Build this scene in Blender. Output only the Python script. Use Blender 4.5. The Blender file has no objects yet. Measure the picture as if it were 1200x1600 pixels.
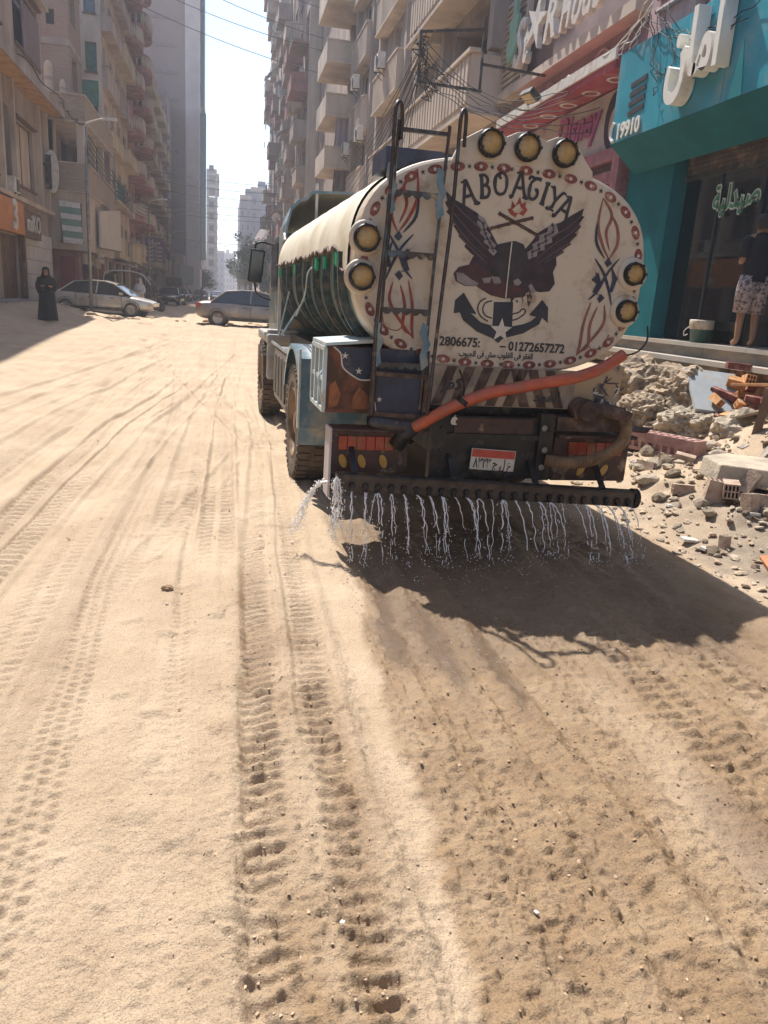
import bpy, math, random
import numpy as np
from mathutils import Vector, Matrix, Euler
R = math.radians
random.seed(7)
sc = bpy.context.scene
COL = sc.collection

# ---------------------------------------------------------------- camera
cam_d = bpy.data.cameras.new('camera')
cam = bpy.data.objects.new('camera', cam_d)
COL.objects.link(cam)
cam_d.sensor_fit = 'VERTICAL'
cam_d.sensor_height = 36.0
cam_d.lens = 1190.0 / 1600.0 * 36.0
cam_d.clip_start = 0.05
cam_d.clip_end = 3000
CAMROT = Matrix(((0.97739089, -0.00658166, -0.21133797), (-0.20167248, 0.27126926, -0.94113825), (0.06352375, 0.96248100, 0.26380876))).to_4x4()   # columns: the camera's x, y, z axes in the world
cam.matrix_world = Matrix.Translation((0, 0, 1.72)) @ CAMROT
sc.camera = cam

# ---------------------------------------------------------------- sky and sun
SUN_EL, SUN_AZ = 57.0, 18.5          # height above the horizon; degrees to the left of the street's axis (+Y)
world = bpy.data.worlds.new('World')
sc.world = world
world.use_nodes = True
nt = world.node_tree
bg = nt.nodes['Background']
sky = nt.nodes.new('ShaderNodeTexSky')
sky.sky_type = 'NISHITA'
sky.sun_disc = False
sky.sun_elevation = R(SUN_EL)
sky.sun_rotation = R(-SUN_AZ)
sky.air_density = 1.0
sky.dust_density = 1.0
sky.ozone_density = 1.6
nt.links.new(sky.outputs[0], bg.inputs[0])
bg.inputs[1].default_value = 0.13
sd = bpy.data.lights.new('sun', 'SUN')
sd.energy = 4.3
sd.angle = R(0.55)
sd.color = (1.0, 0.95, 0.88)
sun = bpy.data.objects.new('sun', sd)
COL.objects.link(sun)
to_sun = Vector((-math.sin(R(SUN_AZ)) * math.cos(R(SUN_EL)), math.cos(R(SUN_AZ)) * math.cos(R(SUN_EL)), math.sin(R(SUN_EL))))
sun.rotation_euler = to_sun.to_track_quat('Z', 'Y').to_euler()
sc.view_settings.view_transform = 'Standard'
sc.view_settings.look = 'None'
sc.view_settings.gamma = 1
sc.view_settings.use_curve_mapping = False
sc.view_settings.exposure = 0.93
sc.cycles.max_bounces = 6
sc.cycles.volume_bounces = 1
sc.cycles.transparent_max_bounces = 8

# ---------------------------------------------------------------- mesh helpers
class MB:
    def __init__(s):
        s.v = []; s.f = []; s.m = []
    def add(s, vs, fs, mi=0):
        n = len(s.v)
        s.v += [tuple(v) for v in vs]
        s.f += [tuple(i + n for i in f) for f in fs]
        s.m += [mi] * len(fs)
        return s
    def box(s, c, d, rot=None, mi=0, top=1.0):
        x, y, z = d[0] / 2, d[1] / 2, d[2] / 2
        vs = [Vector(p) for p in ((-x, -y, -z), (x, -y, -z), (x, y, -z), (-x, y, -z), (-x * top, -y * top, z), (x * top, -y * top, z), (x * top, y * top, z), (-x * top, y * top, z))]
        if rot is not None:
            if not isinstance(rot, Matrix): rot = Euler(rot).to_matrix()
            vs = [rot @ v for v in vs]
        c = Vector(c)
        return s.add([v + c for v in vs], [(3, 2, 1, 0), (4, 5, 6, 7), (0, 1, 5, 4), (1, 2, 6, 5), (2, 3, 7, 6), (3, 0, 4, 7)], mi)
    def b2(s, x0, x1, y0, y1, z0, z1, mi=0):
        return s.box(((x0 + x1) / 2, (y0 + y1) / 2, (z0 + z1) / 2), (abs(x1 - x0), abs(y1 - y0), abs(z1 - z0)), None, mi)
    def bar(s, p, q, w, h=None, mi=0):
        p, q = Vector(p), Vector(q); d = q - p
        r = d.to_track_quat('Y', 'Z').to_matrix()
        return s.box((p + q) / 2, (w, d.length, h or w), r, mi)
    def tube(s, pts, r, n=8, mi=0, cap=True, closed=False):
        pts = [Vector(p) for p in pts]; k = len(pts)
        rs = r if isinstance(r, (list, tuple)) else [r] * k
        vs = []; u = None
        for i, p in enumerate(pts):
            a = pts[(i - 1) % k] if (closed or i) else p
            b = pts[(i + 1) % k] if (closed or i < k - 1) else p
            t = (b - a).normalized()
            if u is None:
                u = t.orthogonal().normalized()
            u = (u - t * u.dot(t))
            u = u.normalized() if u.length > 1e-6 else t.orthogonal().normalized()
            w = t.cross(u)
            for j in range(n):
                an = 2 * math.pi * j / n
                vs.append(p + (u * math.cos(an) + w * math.sin(an)) * rs[i])
        fs = []
        for i in range(k if closed else k - 1):
            for j in range(n):
                a, b = i * n, ((i + 1) % k) * n
                fs.append((a + j, a + (j + 1) % n, b + (j + 1) % n, b + j))
        if cap and not closed:
            fs.append(tuple(range(n - 1, -1, -1))); fs.append(tuple((k - 1) * n + j for j in range(n)))
        return s.add(vs, fs, mi)
    def cyl(s, p, q, r, n=16, mi=0, r2=None):
        return s.tube([p, q], [r, r if r2 is None else r2], n, mi)
    def prism(s, pts, off, mi=0):
        """polygon pts (3D) extruded by the vector off"""
        n = len(pts); off = Vector(off)
        a = [Vector(p) for p in pts]
        return s.add(a + [p + off for p in a], [tuple(range(n)), tuple(range(2 * n - 1, n - 1, -1))] + [(i + n, (i + 1) % n + n, (i + 1) % n, i) for i in range(n)], mi)
    def lathe(s, prof, n=24, axis='Z', c=(0, 0, 0), mi=0):
        """prof: (radius, height) pairs"""
        vs = []
        for r, h in prof:
            for j in range(n):
                a = 2 * math.pi * j / n
                x, y = r * math.cos(a), r * math.sin(a)
                v = (x, y, h) if axis == 'Z' else ((h, x, y) if axis == 'X' else (x, h, y))
                vs.append((v[0] + c[0], v[1] + c[1], v[2] + c[2]))
        fs = [(i * n + j, i * n + (j + 1) % n, (i + 1) * n + (j + 1) % n, (i + 1) * n + j) for i in range(len(prof) - 1) for j in range(n)]
        return s.add(vs, fs, mi)
    def mesh(s, name, mats, smooth=False):
        me = bpy.data.meshes.new(name)
        me.from_pydata([tuple(v) for v in s.v], [], s.f)
        for m in (mats if isinstance(mats, (list, tuple)) else [mats]): me.materials.append(m)
        me.polygons.foreach_set('material_index', s.m)
        if smooth: me.polygons.foreach_set('use_smooth', [True] * len(s.f))
        me.update()
        return me
    def build(s, name, mats, parent=None, smooth=False, loc=None, rot=None):
        return link(name, s.mesh(name, mats, smooth), parent, loc, rot)

def link(name, data, parent=None, loc=None, rot=None):
    o = bpy.data.objects.new(name, data)
    COL.objects.link(o)
    if parent is not None: o.parent = parent
    if loc is not None: o.location = loc
    if rot is not None: o.rotation_euler = rot
    return o
def tag(o, label=None, cat=None, group=None, kind=None):
    if label: o['label'] = label
    if cat: o['category'] = cat
    if group: o['group'] = group
    if kind: o['kind'] = kind
    return o
def root(name, label, cat, loc=(0, 0, 0), rz=0, group=None):
    return tag(link(name, None, None, loc, (0, 0, rz)), label, cat, group)
KIDS = {}
def copy_tree(o, parent=None, loc=None, rz=None, label=None, group=None):
    c = o.copy(); COL.objects.link(c)
    if parent is not None: c.parent = parent
    if loc is not None: c.location = loc
    if rz is not None: c.rotation_euler = (0, 0, rz)
    if label: c['label'] = label
    if group: c['group'] = group
    for ch in [k for k in o.children]: copy_tree(ch, c)
    return c
def bevel(o, w=0.01, seg=2):
    m = o.modifiers.new('bevel', 'BEVEL'); m.width = w; m.segments = seg; m.limit_method = 'ANGLE'; m.angle_limit = R(35)
    return o

# ---------------------------------------------------------------- materials
def mat(name, rgb, rough=0.7, metal=0.0, var=0.12, vs=2.0, dust=0.0, dust_rgb=(0.40, 0.29, 0.19), ds=1.5, bump=0.0, bs=40.0, spec=None, alpha=None, coat=0.0, two=None, tws=3.0, twt=0.5, stretch=None):
    m = bpy.data.materials.new(name); m.use_nodes = True
    t = m.node_tree; N = t.nodes; Lk = t.links.new
    p = N['Principled BSDF']
    p.inputs['Roughness'].default_value = rough
    p.inputs['Metallic'].default_value = metal
    if coat: p.inputs['Coat Weight'].default_value = coat
    if spec is not None: p.inputs['Specular IOR Level'].default_value = spec
    tc = N.new('ShaderNodeTexCoord'); src = tc.outputs['Object']
    if stretch:
        mp = N.new('ShaderNodeMapping'); mp.inputs['Scale'].default_value = stretch; Lk(src, mp.inputs[0]); src = mp.outputs[0]
    def noise(scale, det=5, off=0.0):
        n = N.new('ShaderNodeTexNoise'); n.inputs['Scale'].default_value = scale; n.inputs['Detail'].default_value = det; n.inputs['Roughness'].default_value = 0.62
        Lk(src, n.inputs['Vector']); return n.outputs['Fac']
    def ramp(fac, a, b, c0=(0, 0, 0, 1), c1=(1, 1, 1, 1)):
        r = N.new('ShaderNodeValToRGB'); r.color_ramp.elements[0].position = a; r.color_ramp.elements[1].position = b
        r.color_ramp.elements[0].color = c0; r.color_ramp.elements[1].color = c1; Lk(fac, r.inputs[0]); return r.outputs[0]
    def mix(f, a, b):
        x = N.new('ShaderNodeMix'); x.data_type = 'RGBA'
        if isinstance(f, float): x.inputs[0].default_value = f
        else: Lk(f, x.inputs[0])
        for s, i in ((a, 6), (b, 7)):
            if isinstance(s, tuple): x.inputs[i].default_value = (*s[:3], 1)
            else: Lk(s, x.inputs[i])
        return x.outputs[2]
    col = rgb
    if two: col = mix(ramp(noise(tws, 4), twt - 0.06, twt + 0.06), rgb, two)
    if var:
        d = tuple(max(0, c * (1 - var * 1.6)) for c in rgb); l = tuple(min(1, c * (1 + var)) for c in rgb)
        if two: col = mix(ramp(noise(vs, 6), 0.35, 0.7, (0, 0, 0, 1), (var * 2,) * 3 + (1,)), col, d)
        else: col = mix(ramp(noise(vs, 6), 0.3, 0.7), d, l)
    if dust: col = mix(ramp(noise(ds, 7), 0.62 - dust * 0.5, 0.78 - dust * 0.2), col, dust_rgb)
    if isinstance(col, tuple): p.inputs['Base Color'].default_value = (*col, 1)
    else: Lk(col, p.inputs['Base Color'])
    if bump:
        b = N.new('ShaderNodeBump'); b.inputs['Strength'].default_value = bump; b.inputs['Distance'].default_value = 0.02
        Lk(noise(bs, 5), b.inputs['Height']); Lk(b.outputs[0], p.inputs['Normal'])
    return m
def brick_mat(name, c1, c2, mortar, bw=0.25, bh=0.09, msz=0.012, streak=0.25, dust_rgb=(0.3, 0.25, 0.2)):
    m = bpy.data.materials.new(name); m.use_nodes = True
    t = m.node_tree; N = t.nodes; Lk = t.links.new
    p = N['Principled BSDF']; p.inputs['Roughness'].default_value = 0.9
    tc = N.new('ShaderNodeTexCoord'); sp = N.new('ShaderNodeSeparateXYZ'); Lk(tc.outputs['Object'], sp.inputs[0])
    ad = N.new('ShaderNodeMath'); Lk(sp.outputs[0], ad.inputs[0]); Lk(sp.outputs[1], ad.inputs[1])
    cb = N.new('ShaderNodeCombineXYZ'); Lk(ad.outputs[0], cb.inputs[0]); Lk(sp.outputs[2], cb.inputs[1])
    b = N.new('ShaderNodeTexBrick'); Lk(cb.outputs[0], b.inputs['Vector'])
    b.inputs['Color1'].default_value = (*c1, 1); b.inputs['Color2'].default_value = (*c2, 1); b.inputs['Mortar'].default_value = (*mortar, 1)
    b.inputs['Scale'].default_value = 1; b.inputs['Mortar Size'].default_value = msz; b.inputs['Brick Width'].default_value = bw; b.inputs['Row Height'].default_value = bh
    n = N.new('ShaderNodeTexNoise'); n.inputs['Scale'].default_value = 0.7; n.inputs['Detail'].default_value = 8; Lk(tc.outputs['Object'], n.inputs['Vector'])
    r = N.new('ShaderNodeValToRGB'); r.color_ramp.elements[0].position = 0.42; r.color_ramp.elements[1].position = 0.75; r.color_ramp.elements[1].color = (streak * 2, streak * 2, streak * 2, 1); Lk(n.outputs['Fac'], r.inputs[0])
    x = N.new('ShaderNodeMix'); x.data_type = 'RGBA'; Lk(r.outputs[0], x.inputs[0]); Lk(b.outputs['Color'], x.inputs[6]); x.inputs[7].default_value = (*dust_rgb, 1)
    Lk(x.outputs[2], p.inputs['Base Color'])
    return m
def glass_mat(name, rgb=(0.03, 0.04, 0.05), rough=0.08):
    m = mat(name, rgb, rough, 0, var=0.2, vs=1.2); m.node_tree.nodes['Principled BSDF'].inputs['Specular IOR Level'].default_value = 0.8
    return m
SAND = (0.52, 0.37, 0.22)
M = dict(
    plaster=mat('plaster', (0.42, 0.32, 0.26), 0.9, var=0.22, vs=0.8, dust=0.25, dust_rgb=(0.24, 0.19, 0.16), ds=0.5, bump=0.3, bs=8, stretch=(1, 1, 0.35)),
    plaster_light=mat('plaster_light', (0.52, 0.425, 0.34), 0.9, var=0.18, vs=0.8, dust=0.2, dust_rgb=(0.3, 0.24, 0.19), ds=0.6, stretch=(1, 1, 0.35)),
    plaster_yellow=mat('plaster_yellow', (0.50, 0.40, 0.25), 0.9, var=0.18, vs=0.8, dust=0.2, dust_rgb=(0.3, 0.24, 0.18), ds=0.6, stretch=(1, 1, 0.35)),
    plaster_mauve=mat('plaster_mauve', (0.28, 0.21, 0.21), 0.9, var=0.2, vs=0.8, dust=0.15, ds=0.6),
    plaster_grey=mat('plaster_grey', (0.37, 0.305, 0.265), 0.9, var=0.2, vs=1, dust=0.25, dust_rgb=(0.2, 0.17, 0.15), ds=0.7, stretch=(1, 1, 0.3)),
    red_plaster=mat('red_plaster', (0.31, 0.14, 0.12), 0.85, var=0.25, vs=1.2, dust=0.2, ds=1),
    brick=brick_mat('brick_wall', (0.30, 0.18, 0.14), (0.24, 0.15, 0.12), (0.30, 0.25, 0.21)),
    brick_tan=brick_mat('brick_tan', (0.38, 0.29, 0.21), (0.30, 0.22, 0.16), (0.24, 0.19, 0.15)),
    brick_mauve=brick_mat('brick_mauve', (0.30, 0.21, 0.20), (0.26, 0.18, 0.175), (0.34, 0.27, 0.26), streak=0.3),
    white_tile=brick_mat('white_tile', (0.62, 0.58, 0.54), (0.55, 0.52, 0.49), (0.35, 0.33, 0.31), 0.9, 0.6, 0.02, 0.2),
    concrete=mat('concrete', (0.34, 0.31, 0.28), 0.9, var=0.25, vs=2, dust=0.2, ds=1.2, bump=0.4, bs=25),
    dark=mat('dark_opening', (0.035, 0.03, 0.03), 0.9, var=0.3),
    glass=glass_mat('window_glass'),
    wood=mat('brown_wood', (0.14, 0.08, 0.05), 0.6, var=0.3, vs=4, dust=0.1, stretch=(6, 6, 1)),
    shutter_wood=mat('shutter_wood', (0.30, 0.25, 0.20), 0.8, var=0.3, vs=3, dust=0.2),
    green_shutter=mat('green_shutter', (0.05, 0.16, 0.12), 0.7, var=0.3, vs=4, dust=0.12),
    white_metal=mat('white_metal', (0.62, 0.59, 0.54), 0.5, var=0.12, vs=4, dust=0.25, ds=5),
    grey_metal=mat('grey_metal', (0.22, 0.22, 0.22), 0.45, 0.6, var=0.2, vs=8, dust=0.2, ds=6),
    dark_metal=mat('dark_metal', (0.06, 0.06, 0.06), 0.5, 0.4, var=0.3, vs=6, dust=0.15, ds=5),
    cable=mat('cable', (0.03, 0.03, 0.03), 0.7, var=0.1),
    cloth_dark=mat('cloth_dark', (0.012, 0.012, 0.014), 0.95, var=0.3, vs=6),
    skin=mat('skin', (0.33, 0.17, 0.10), 0.55, var=0.1),
    hair=mat('hair', (0.012, 0.009, 0.008), 0.6, var=0.2, vs=20),
)
FONTFORMS = {'ا': 'FE8D FE8E FE8D FE8E', 'ل': 'FEDD FEDE FEDF FEE0', 'ف': 'FED1 FED2 FED3 FED4', 'ق': 'FED5 FED6 FED7 FED8', 'ر': 'FEAD FEAE FEAD FEAE', 'ى': 'FEEF FEF0 FEEF FEF0', 'ي': 'FEF1 FEF2 FEF3 FEF4', 'و': 'FEED FEEE FEED FEEE', 'ب': 'FE8F FE90 FE91 FE92', 'م': 'FEE1 FEE2 FEE3 FEE4', 'ش': 'FEB5 FEB6 FEB7 FEB8', 'ج': 'FE9D FE9E FE9F FEA0', 'ن': 'FEE5 FEE6 FEE7 FEE8', 'ع': 'FEC9 FECA FECB FECC', 'أ': 'FE83 FE84 FE83 FE84', 'ز': 'FEAF FEB0 FEAF FEB0', 'س': 'FEB1 FEB2 FEB3 FEB4', 'ص': 'FEB9 FEBA FEBB FEBC', 'د': 'FEA9 FEAA FEA9 FEAA', 'ة': 'FE93 FE94 FE93 FE94', 'ت': 'FE95 FE96 FE97 FE98', 'ك': 'FED9 FEDA FEDB FEDC', 'ه': 'FEE9 FEEA FEEB FEEC', 'ح': 'FEA1 FEA2 FEA3 FEA4', 'ط': 'FEC1 FEC2 FEC3 FEC4'}
def arabic(s):
    out = []
    for i, ch in enumerate(s):
        if ch not in FONTFORMS: out.append(ch); continue
        pj = i > 0 and s[i - 1] in FONTFORMS and s[i - 1] not in 'اروأزىدة'
        nj = ch not in 'اروأزىدة' and i + 1 < len(s) and s[i + 1] in FONTFORMS
        f = FONTFORMS[ch].split(); out.append(chr(int(f[(3 if pj else 2) if nj else (1 if pj else 0)], 16)))
    return ''.join(reversed(out))
def text(name, body, size, m, parent=None, loc=(0, 0, 0), rot=(0, 0, 0), depth=0.002, bold=0.0, align='CENTER', width=None, shear=0.0, basis=None):
    """lettering as a real mesh; basis = (x_dir, up_dir) world vectors of the writing plane"""
    cu = bpy.data.curves.new('lettering', 'FONT')
    cu.body = body; cu.size = size; cu.extrude = depth; cu.offset = bold; cu.align_x = align; cu.align_y = 'CENTER'; cu.shear = shear
    cu.resolution_u = 3
    t = bpy.data.objects.new('lettering', cu); COL.objects.link(t)
    dg = bpy.context.evaluated_depsgraph_get()
    me = bpy.data.meshes.new_from_object(t.evaluated_get(dg))
    bpy.data.objects.remove(t); bpy.data.curves.remove(cu)
    me.materials.clear(); me.materials.append(m)
    n = len(me.vertices); co = np.empty(n * 3); me.vertices.foreach_get('co', co); co = co.reshape(-1, 3)
    if width:
        w = co[:, 0].max() - co[:, 0].min(); co[:, 0] *= width / w
    if basis:
        bx, bu = Vector(basis[0]).normalized(), Vector(basis[1]).normalized(); bn = bx.cross(bu)
        co = co @ np.array([bx, bu, bn])
    me.vertices.foreach_set('co', co.ravel()); me.update()
    return link(name, me, parent, loc, rot)
# ---------------------------------------------------------------- ground: one sheet of sand out to the horizon
rng = np.random.default_rng(5)
def lattice_noise(xs, ys, f, seed, g=None):
    g = g or f
    r = np.random.default_rng(seed).random((256, 256))
    gx, gy = xs * f + 1000.0, ys * g + 1000.0
    ix, iy = np.floor(gx).astype(int), np.floor(gy).astype(int)
    fx, fy = gx - ix, gy - iy
    fx = fx * fx * (3 - 2 * fx); fy = fy * fy * (3 - 2 * fy)
    A = r[np.ix_(ix % 256, iy % 256)]; Bq = r[np.ix_((ix + 1) % 256, iy % 256)]
    Cq = r[np.ix_(ix % 256, (iy + 1) % 256)]; D = r[np.ix_((ix + 1) % 256, (iy + 1) % 256)]
    fx = fx[:, None]; fy = fy[None, :]
    return (A * (1 - fx) + Bq * fx) * (1 - fy) + (Cq * (1 - fx) + D * fx) * fy - 0.5
def smooth(a, b, x):
    t = np.clip((x - a) / (b - a), 0, 1); return t * t * (3 - 2 * t)
def base_height(X, Y):
    """large shape of the dug-up street: a rise ahead, a heap towards the left houses, a bank under the right-hand shops"""
    h = 0.48 * smooth(13, 33, Y)
    h = h + 0.42 * smooth(-4.8, -7.4, X) * smooth(17, 27, Y)
    w = 0.12 * np.sin(Y * 1.7) + 0.08 * np.sin(Y * 4.1 + 1)
    bank = 0.30 * smooth(3.55 + w, 4.9 + w, X) + 0.62 * smooth(4.9 + w, 6.3 + w, X)
    h = h + bank * (1 - smooth(17, 32, Y)) * (0.35 + 0.65 * smooth(1.0, 5.0, Y)) 
    h = h + 0.42 * smooth(5.2, 7.0, X) * smooth(17, 32, Y)
    return h
def gh(x, y): return float(base_height(np.array(float(x)), np.array(float(y))))

def axis(lo, hi, step, g, far_lo, far_hi):
    c = list(np.arange(lo, hi, step)); s = step; x = c[-1]
    while x < far_hi: s *= g; x += s; c.append(x)
    s = step; x = lo; pre = []
    while x > far_lo: s *= g; x -= s; pre.append(x)
    return np.array(pre[::-1] + c)
def grow(x, s, sgn, lim, g1=.015, smax=.06, g2=.05):
    out = []
    while abs(x) < lim:
        s += s * (g1 if s < smax else g2); x += sgn * s; out.append(x)
    return out
_c = list(np.arange(-1.6, 2.3, 0.0068))
XS = np.array(grow(_c[0], .0068, -1, 420)[::-1] + _c + grow(_c[-1], .0068, 1, 420))
_y = [1.15]
while _y[-1] < 12: _y.append(_y[-1] * 1.0042)
YS = np.array(grow(1.15, .0048, -1, 25, .2, .06, .5)[::-1] + _y + grow(_y[-1], .05, 1, 1500, .02, 99))
X, Y = XS[:, None], YS[None, :]
H = base_height(X, Y) * np.ones((len(XS), len(YS)))
stepx = np.gradient(XS)[:, None]; stepy = np.gradient(YS)[None, :]
stp = np.maximum(stepx, stepy)
def keep(f): return np.clip(1.5 - 2.1 * stp * f, 0, 1)
drift = np.interp(YS, [0, 4, 8, 14, 24, 40], [0, 0.0, 0.05, 0.2, 0.9, 2.2])
XD_list = XS
# wet area behind the spray bar and traces of water under it
edge = np.interp(YS, [0.5, 1.4, 1.64, 2.12, 2.96, 4.26, 5.0, 6.3, 7.5], [0.66, 0.65, 0.64, 0.66, 0.72, 0.80, 0.80, 0.82, 1.1])[None, :]
stp0 = np.maximum(stepx, stepy)
en = 0.05 * lattice_noise(XS, YS, 1.4, 11) + 0.06 * lattice_noise(XS, YS, 5, 12) + 0.04 * lattice_noise(XS, YS, 17, 13)
wet = smooth(-0.01, 0.05, X - edge + en) * (1 - smooth(3.25, 3.55, X + en * 2)) * (1 - smooth(5.6, 6.4, Y + en * 3))
dry_strip = np.exp(-((X - 1.78 + 0.05 * np.sin(Y * 1.3) + en * 1.2) / 0.11) ** 2) * smooth(3.4, 2.7, Y)
dry_strip2 = np.exp(-((X - 2.5 - 0.1 * (Y - 2) + en * 1.5) / 0.16) ** 2) * 0.6 * smooth(3.4, 2.7, Y)
wet = wet * (1 - 0.62 * dry_strip) * (1 - 0.45 * dry_strip2) * (0.98 + 0.45 * lattice_noise(XS, YS, 2.3, 14, 0.9) + 0.35 * lattice_noise(XS, YS, 9, 15, 5))
wet = np.clip(wet, 0, 1)
moist_shade = np.exp(-(((X - 0.20 + en * 0.9) / 0.10) ** 2)) * smooth(5.2, 4.2, Y) * 1.35 + np.exp(-(((X - 0.44 + en * 0.6) / 0.10) ** 2)) * smooth(4.8, 3.6, Y) * 1.1
moist_shade = moist_shade * (0.75 + 1.1 * lattice_noise(XS, YS, 6, 16, 3))
_r = np.random.default_rng(91).random(4096)
def rut_shade(f, ph, thr):  # compacted ruts as darker colour streaks, painting in shade their low relief lacks
    xx = (X - drift[None, :] * ph + 0.05 * np.sin(Y * .6 + ph)) * f + 2000; i = np.floor(xx).astype(int); t = xx - i; t = t * t * (3 - 2 * t)
    return np.maximum(0, _r[i % 4096] * (1 - t) + _r[(i + 1) % 4096] * t - thr)
moist_shade = moist_shade + (rut_shade(5, .5, .55) * .7 + rut_shade(11, -.3, .6) * .7) * np.clip(.5 + 1.5 * lattice_noise(XS, YS, .9, 92, .4), 0, 1) * smooth(3.4, 2.8, X) * smooth(-9, -7, X)
puddle = np.exp(-((X - 0.95 + 0.12 * (Y - 4) * -0.6 + en) / 0.045) ** 2) * smooth(3.1, 3.5, Y) * smooth(4.6, 4.2, Y) + \
    np.exp(-((X - 1.13 + en * 1.2) / 0.06) ** 2) * smooth(2.7, 3.3, Y) * smooth(4.3, 3.7, Y) + \
    np.exp(-((X - 1.36 + en) / 0.05) ** 2) * smooth(2.6, 3.0, Y) * smooth(3.8, 3.3, Y) + \
    smooth(0.12, 0.2, lattice_noise(XS, YS, 1.6, 21, 0.55) + 0.3 * en) * smooth(1.0, 1.3, X) * smooth(2.9, 2.6, X) * smooth(3.9, 3.4, Y) * 0.45
soak_shade = smooth(0.78, 1.0, X + en) * (1 - smooth(3.0, 3.25, X + en)) * smooth(3.0, 3.7, Y + en * 3) * (1 - smooth(5.5, 6.2, Y)) * np.clip(0.55 + 0.5 * lattice_noise(XS, YS, 3, 23, 1.0), 0, 1)  # soaked sand, its colour also darkened to deepen the tanker's shadow
puddle = np.clip(puddle + soak_shade, 0, 1) * (wet > 0.2)
grey = smooth(3.45, 3.75, X + en * 3) * smooth(6.6, 5.6, Y + en * 4) * (1 - 0.6 * smooth(0.0, 0.3, lattice_noise(XS, YS, 1.1, 18)))
# relief
rel = np.zeros_like(H)
for f, g, a, sd in ((0.35, 0.25, 0.06, 31), (1.1, 0.5, 0.03, 32), (2.6, 1.2, 0.014, 33), (6, 4, 0.008, 34), (14, 11, 0.006, 35), (30, 28, 0.0055, 36), (46, 44, 0.005, 37), (68, 64, 0.0038, 38), (95, 90, 0.0028, 39)):
    rel += a * lattice_noise(XS, YS, f, sd, g) * keep(max(f, g))
flat_truck = 1.0
# long wheel streaks that run with the street, bending left far ahead
Xb = XS
def streaks(f, seed, a, ph):
    r = np.random.default_rng(seed).random(4096) - 0.5
    xx = (X - drift[None, :] * ph + 0.06 * np.sin(Y * 0.5 + ph)) * f + 2000
    i = np.floor(xx).astype(int); t = xx - i; t = t * t * (3 - 2 * t)
    return a * (r[i % 4096] * (1 - t) + r[(i + 1) % 4096] * t) * np.clip(1.3 - 2.2 * stepx * f, 0, 1)
streak_w = smooth(-9, -7, X) * smooth(4.6, 3.4, X) * (0.6 + 0.8 * (lattice_noise(XS, YS, 0.5, 40, 0.25) + 0.5))
rel += (streaks(2.2, 41, 0.050, 0.4) + streaks(6, 42, 0.030, -0.3) + streaks(13, 43, 0.017, 0.8) + streaks(24, 44, 0.008, -0.5) * (0.4 + 1.6 * (lattice_noise(XS, YS, 2, 45, .6) + .5))) * streak_w
# a second family of streaks that swing across to the left
def diag(f, seed, a, slope, x0, x1):
    r = np.random.default_rng(seed).random(4096) - 0.5
    xx = (X - slope * (Y - 8)) * f + 2000
    i = np.floor(xx).astype(int); t = xx - i; t = t * t * (3 - 2 * t)
    return a * (r[i % 4096] * (1 - t) + r[(i + 1) % 4096] * t) * np.clip(1.3 - 2.2 * stepx * f, 0, 1)
rel += (diag(5, 51, 0.02, 0.16, 0, 0) + diag(12, 52, 0.012, 0.16, 0, 0)) * smooth(0.2, -0.6, X - 0.12 * (Y - 8)) * smooth(4, 7, Y) * smooth(34, 26, Y) * (0.5 + lattice_noise(XS, YS, 0.6, 53))
rel += (diag(4, 54, 0.03, -0.10, 0, 0) + diag(9, 55, 0.015, -0.1, 0, 0)) * smooth(10, 14, Y) * smooth(44, 36, Y) * 0.7
# tyre tracks with lug marks
def band(u, w, s=0.02): return smooth(w + s, w - s, np.abs(u))
jit = 0.02 * lattice_noise(XS, YS, 3, 60, 2)
# left herringbone track
cx1 = np.interp(YS, [0.5, 2.5, 5.35, 7.26, 10.7, 12.7, 19.4, 32], [-1.62, -1.58, -1.46, -1.40, -1.21, -0.94, -0.22, 1.94])[None, :]
u = X - cx1 + jit
lug = np.sin(2 * np.pi * (Y / 0.105 + np.abs(u) * 2.2)) 
w1 = smooth(3.6, 4.6, Y) * smooth(17, 13, Y)
rel += w1 * (band(u, 0.23) * (-0.022) + band(np.abs(u) - 0.135, 0.085, 0.015) * 0.016 * np.clip(lug * 1.6, -1, 1) * keep(9) + band(u, 0.035, 0.012) * 0.026 + band(np.abs(u) - 0.27, 0.03, 0.03) * 0.022)
cx1b = cx1 - 0.62 - 0.01 * Y; u = X - cx1b + jit
rel += smooth(5.5, 7, Y) * smooth(16, 12, Y) * (band(u, 0.17) * -0.012 + band(u, 0.15, 0.02) * 0.011 * np.clip(np.sin(2 * np.pi * (Y / 0.12 + u * 1.5)) * 1.5, -1, 1) * keep(8))
def track(xp, yp, hw, per, amp, y0, y1, kind=0, seed=0, fade=1.5):
    c = np.interp(YS, yp, xp)[None, :]; v = X - c + jit
    ph = 2 * np.pi * (Y / per + (np.abs(v) * 2.0 if kind == 0 else 0.4 * np.sign(v)))
    en_ = np.clip(0.2 + 1.8 * (lattice_noise(XS, YS, 1.1, 200 + seed, 0.5) + 0.45), 0, 1) * smooth(y0, y0 + fade, Y) * smooth(y1, y1 - fade, Y)
    return en_ * (band(v, hw, 0.03) * -amp * 1.0 + band(np.abs(v) - hw * .55, hw * .36, .015) * amp * .75 * np.clip(np.sin(ph + 1.5 * lattice_noise(XS, YS, 4, 220 + seed)) * 1.5, -1, 1) * keep(1.1 / per) + band(np.abs(v) - hw * 1.12, hw * .16, .03) * amp * .9)
rel += track([-.05, -.02, .05, .3], [2, 6, 12, 18], .13, .10, .022, 4.6, 17, 0, 1)
rel += track([-.38, -.34, -.25, .2], [2, 6, 12, 18], .16, .11, .016, 5.0, 18, 1, 2)
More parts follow.
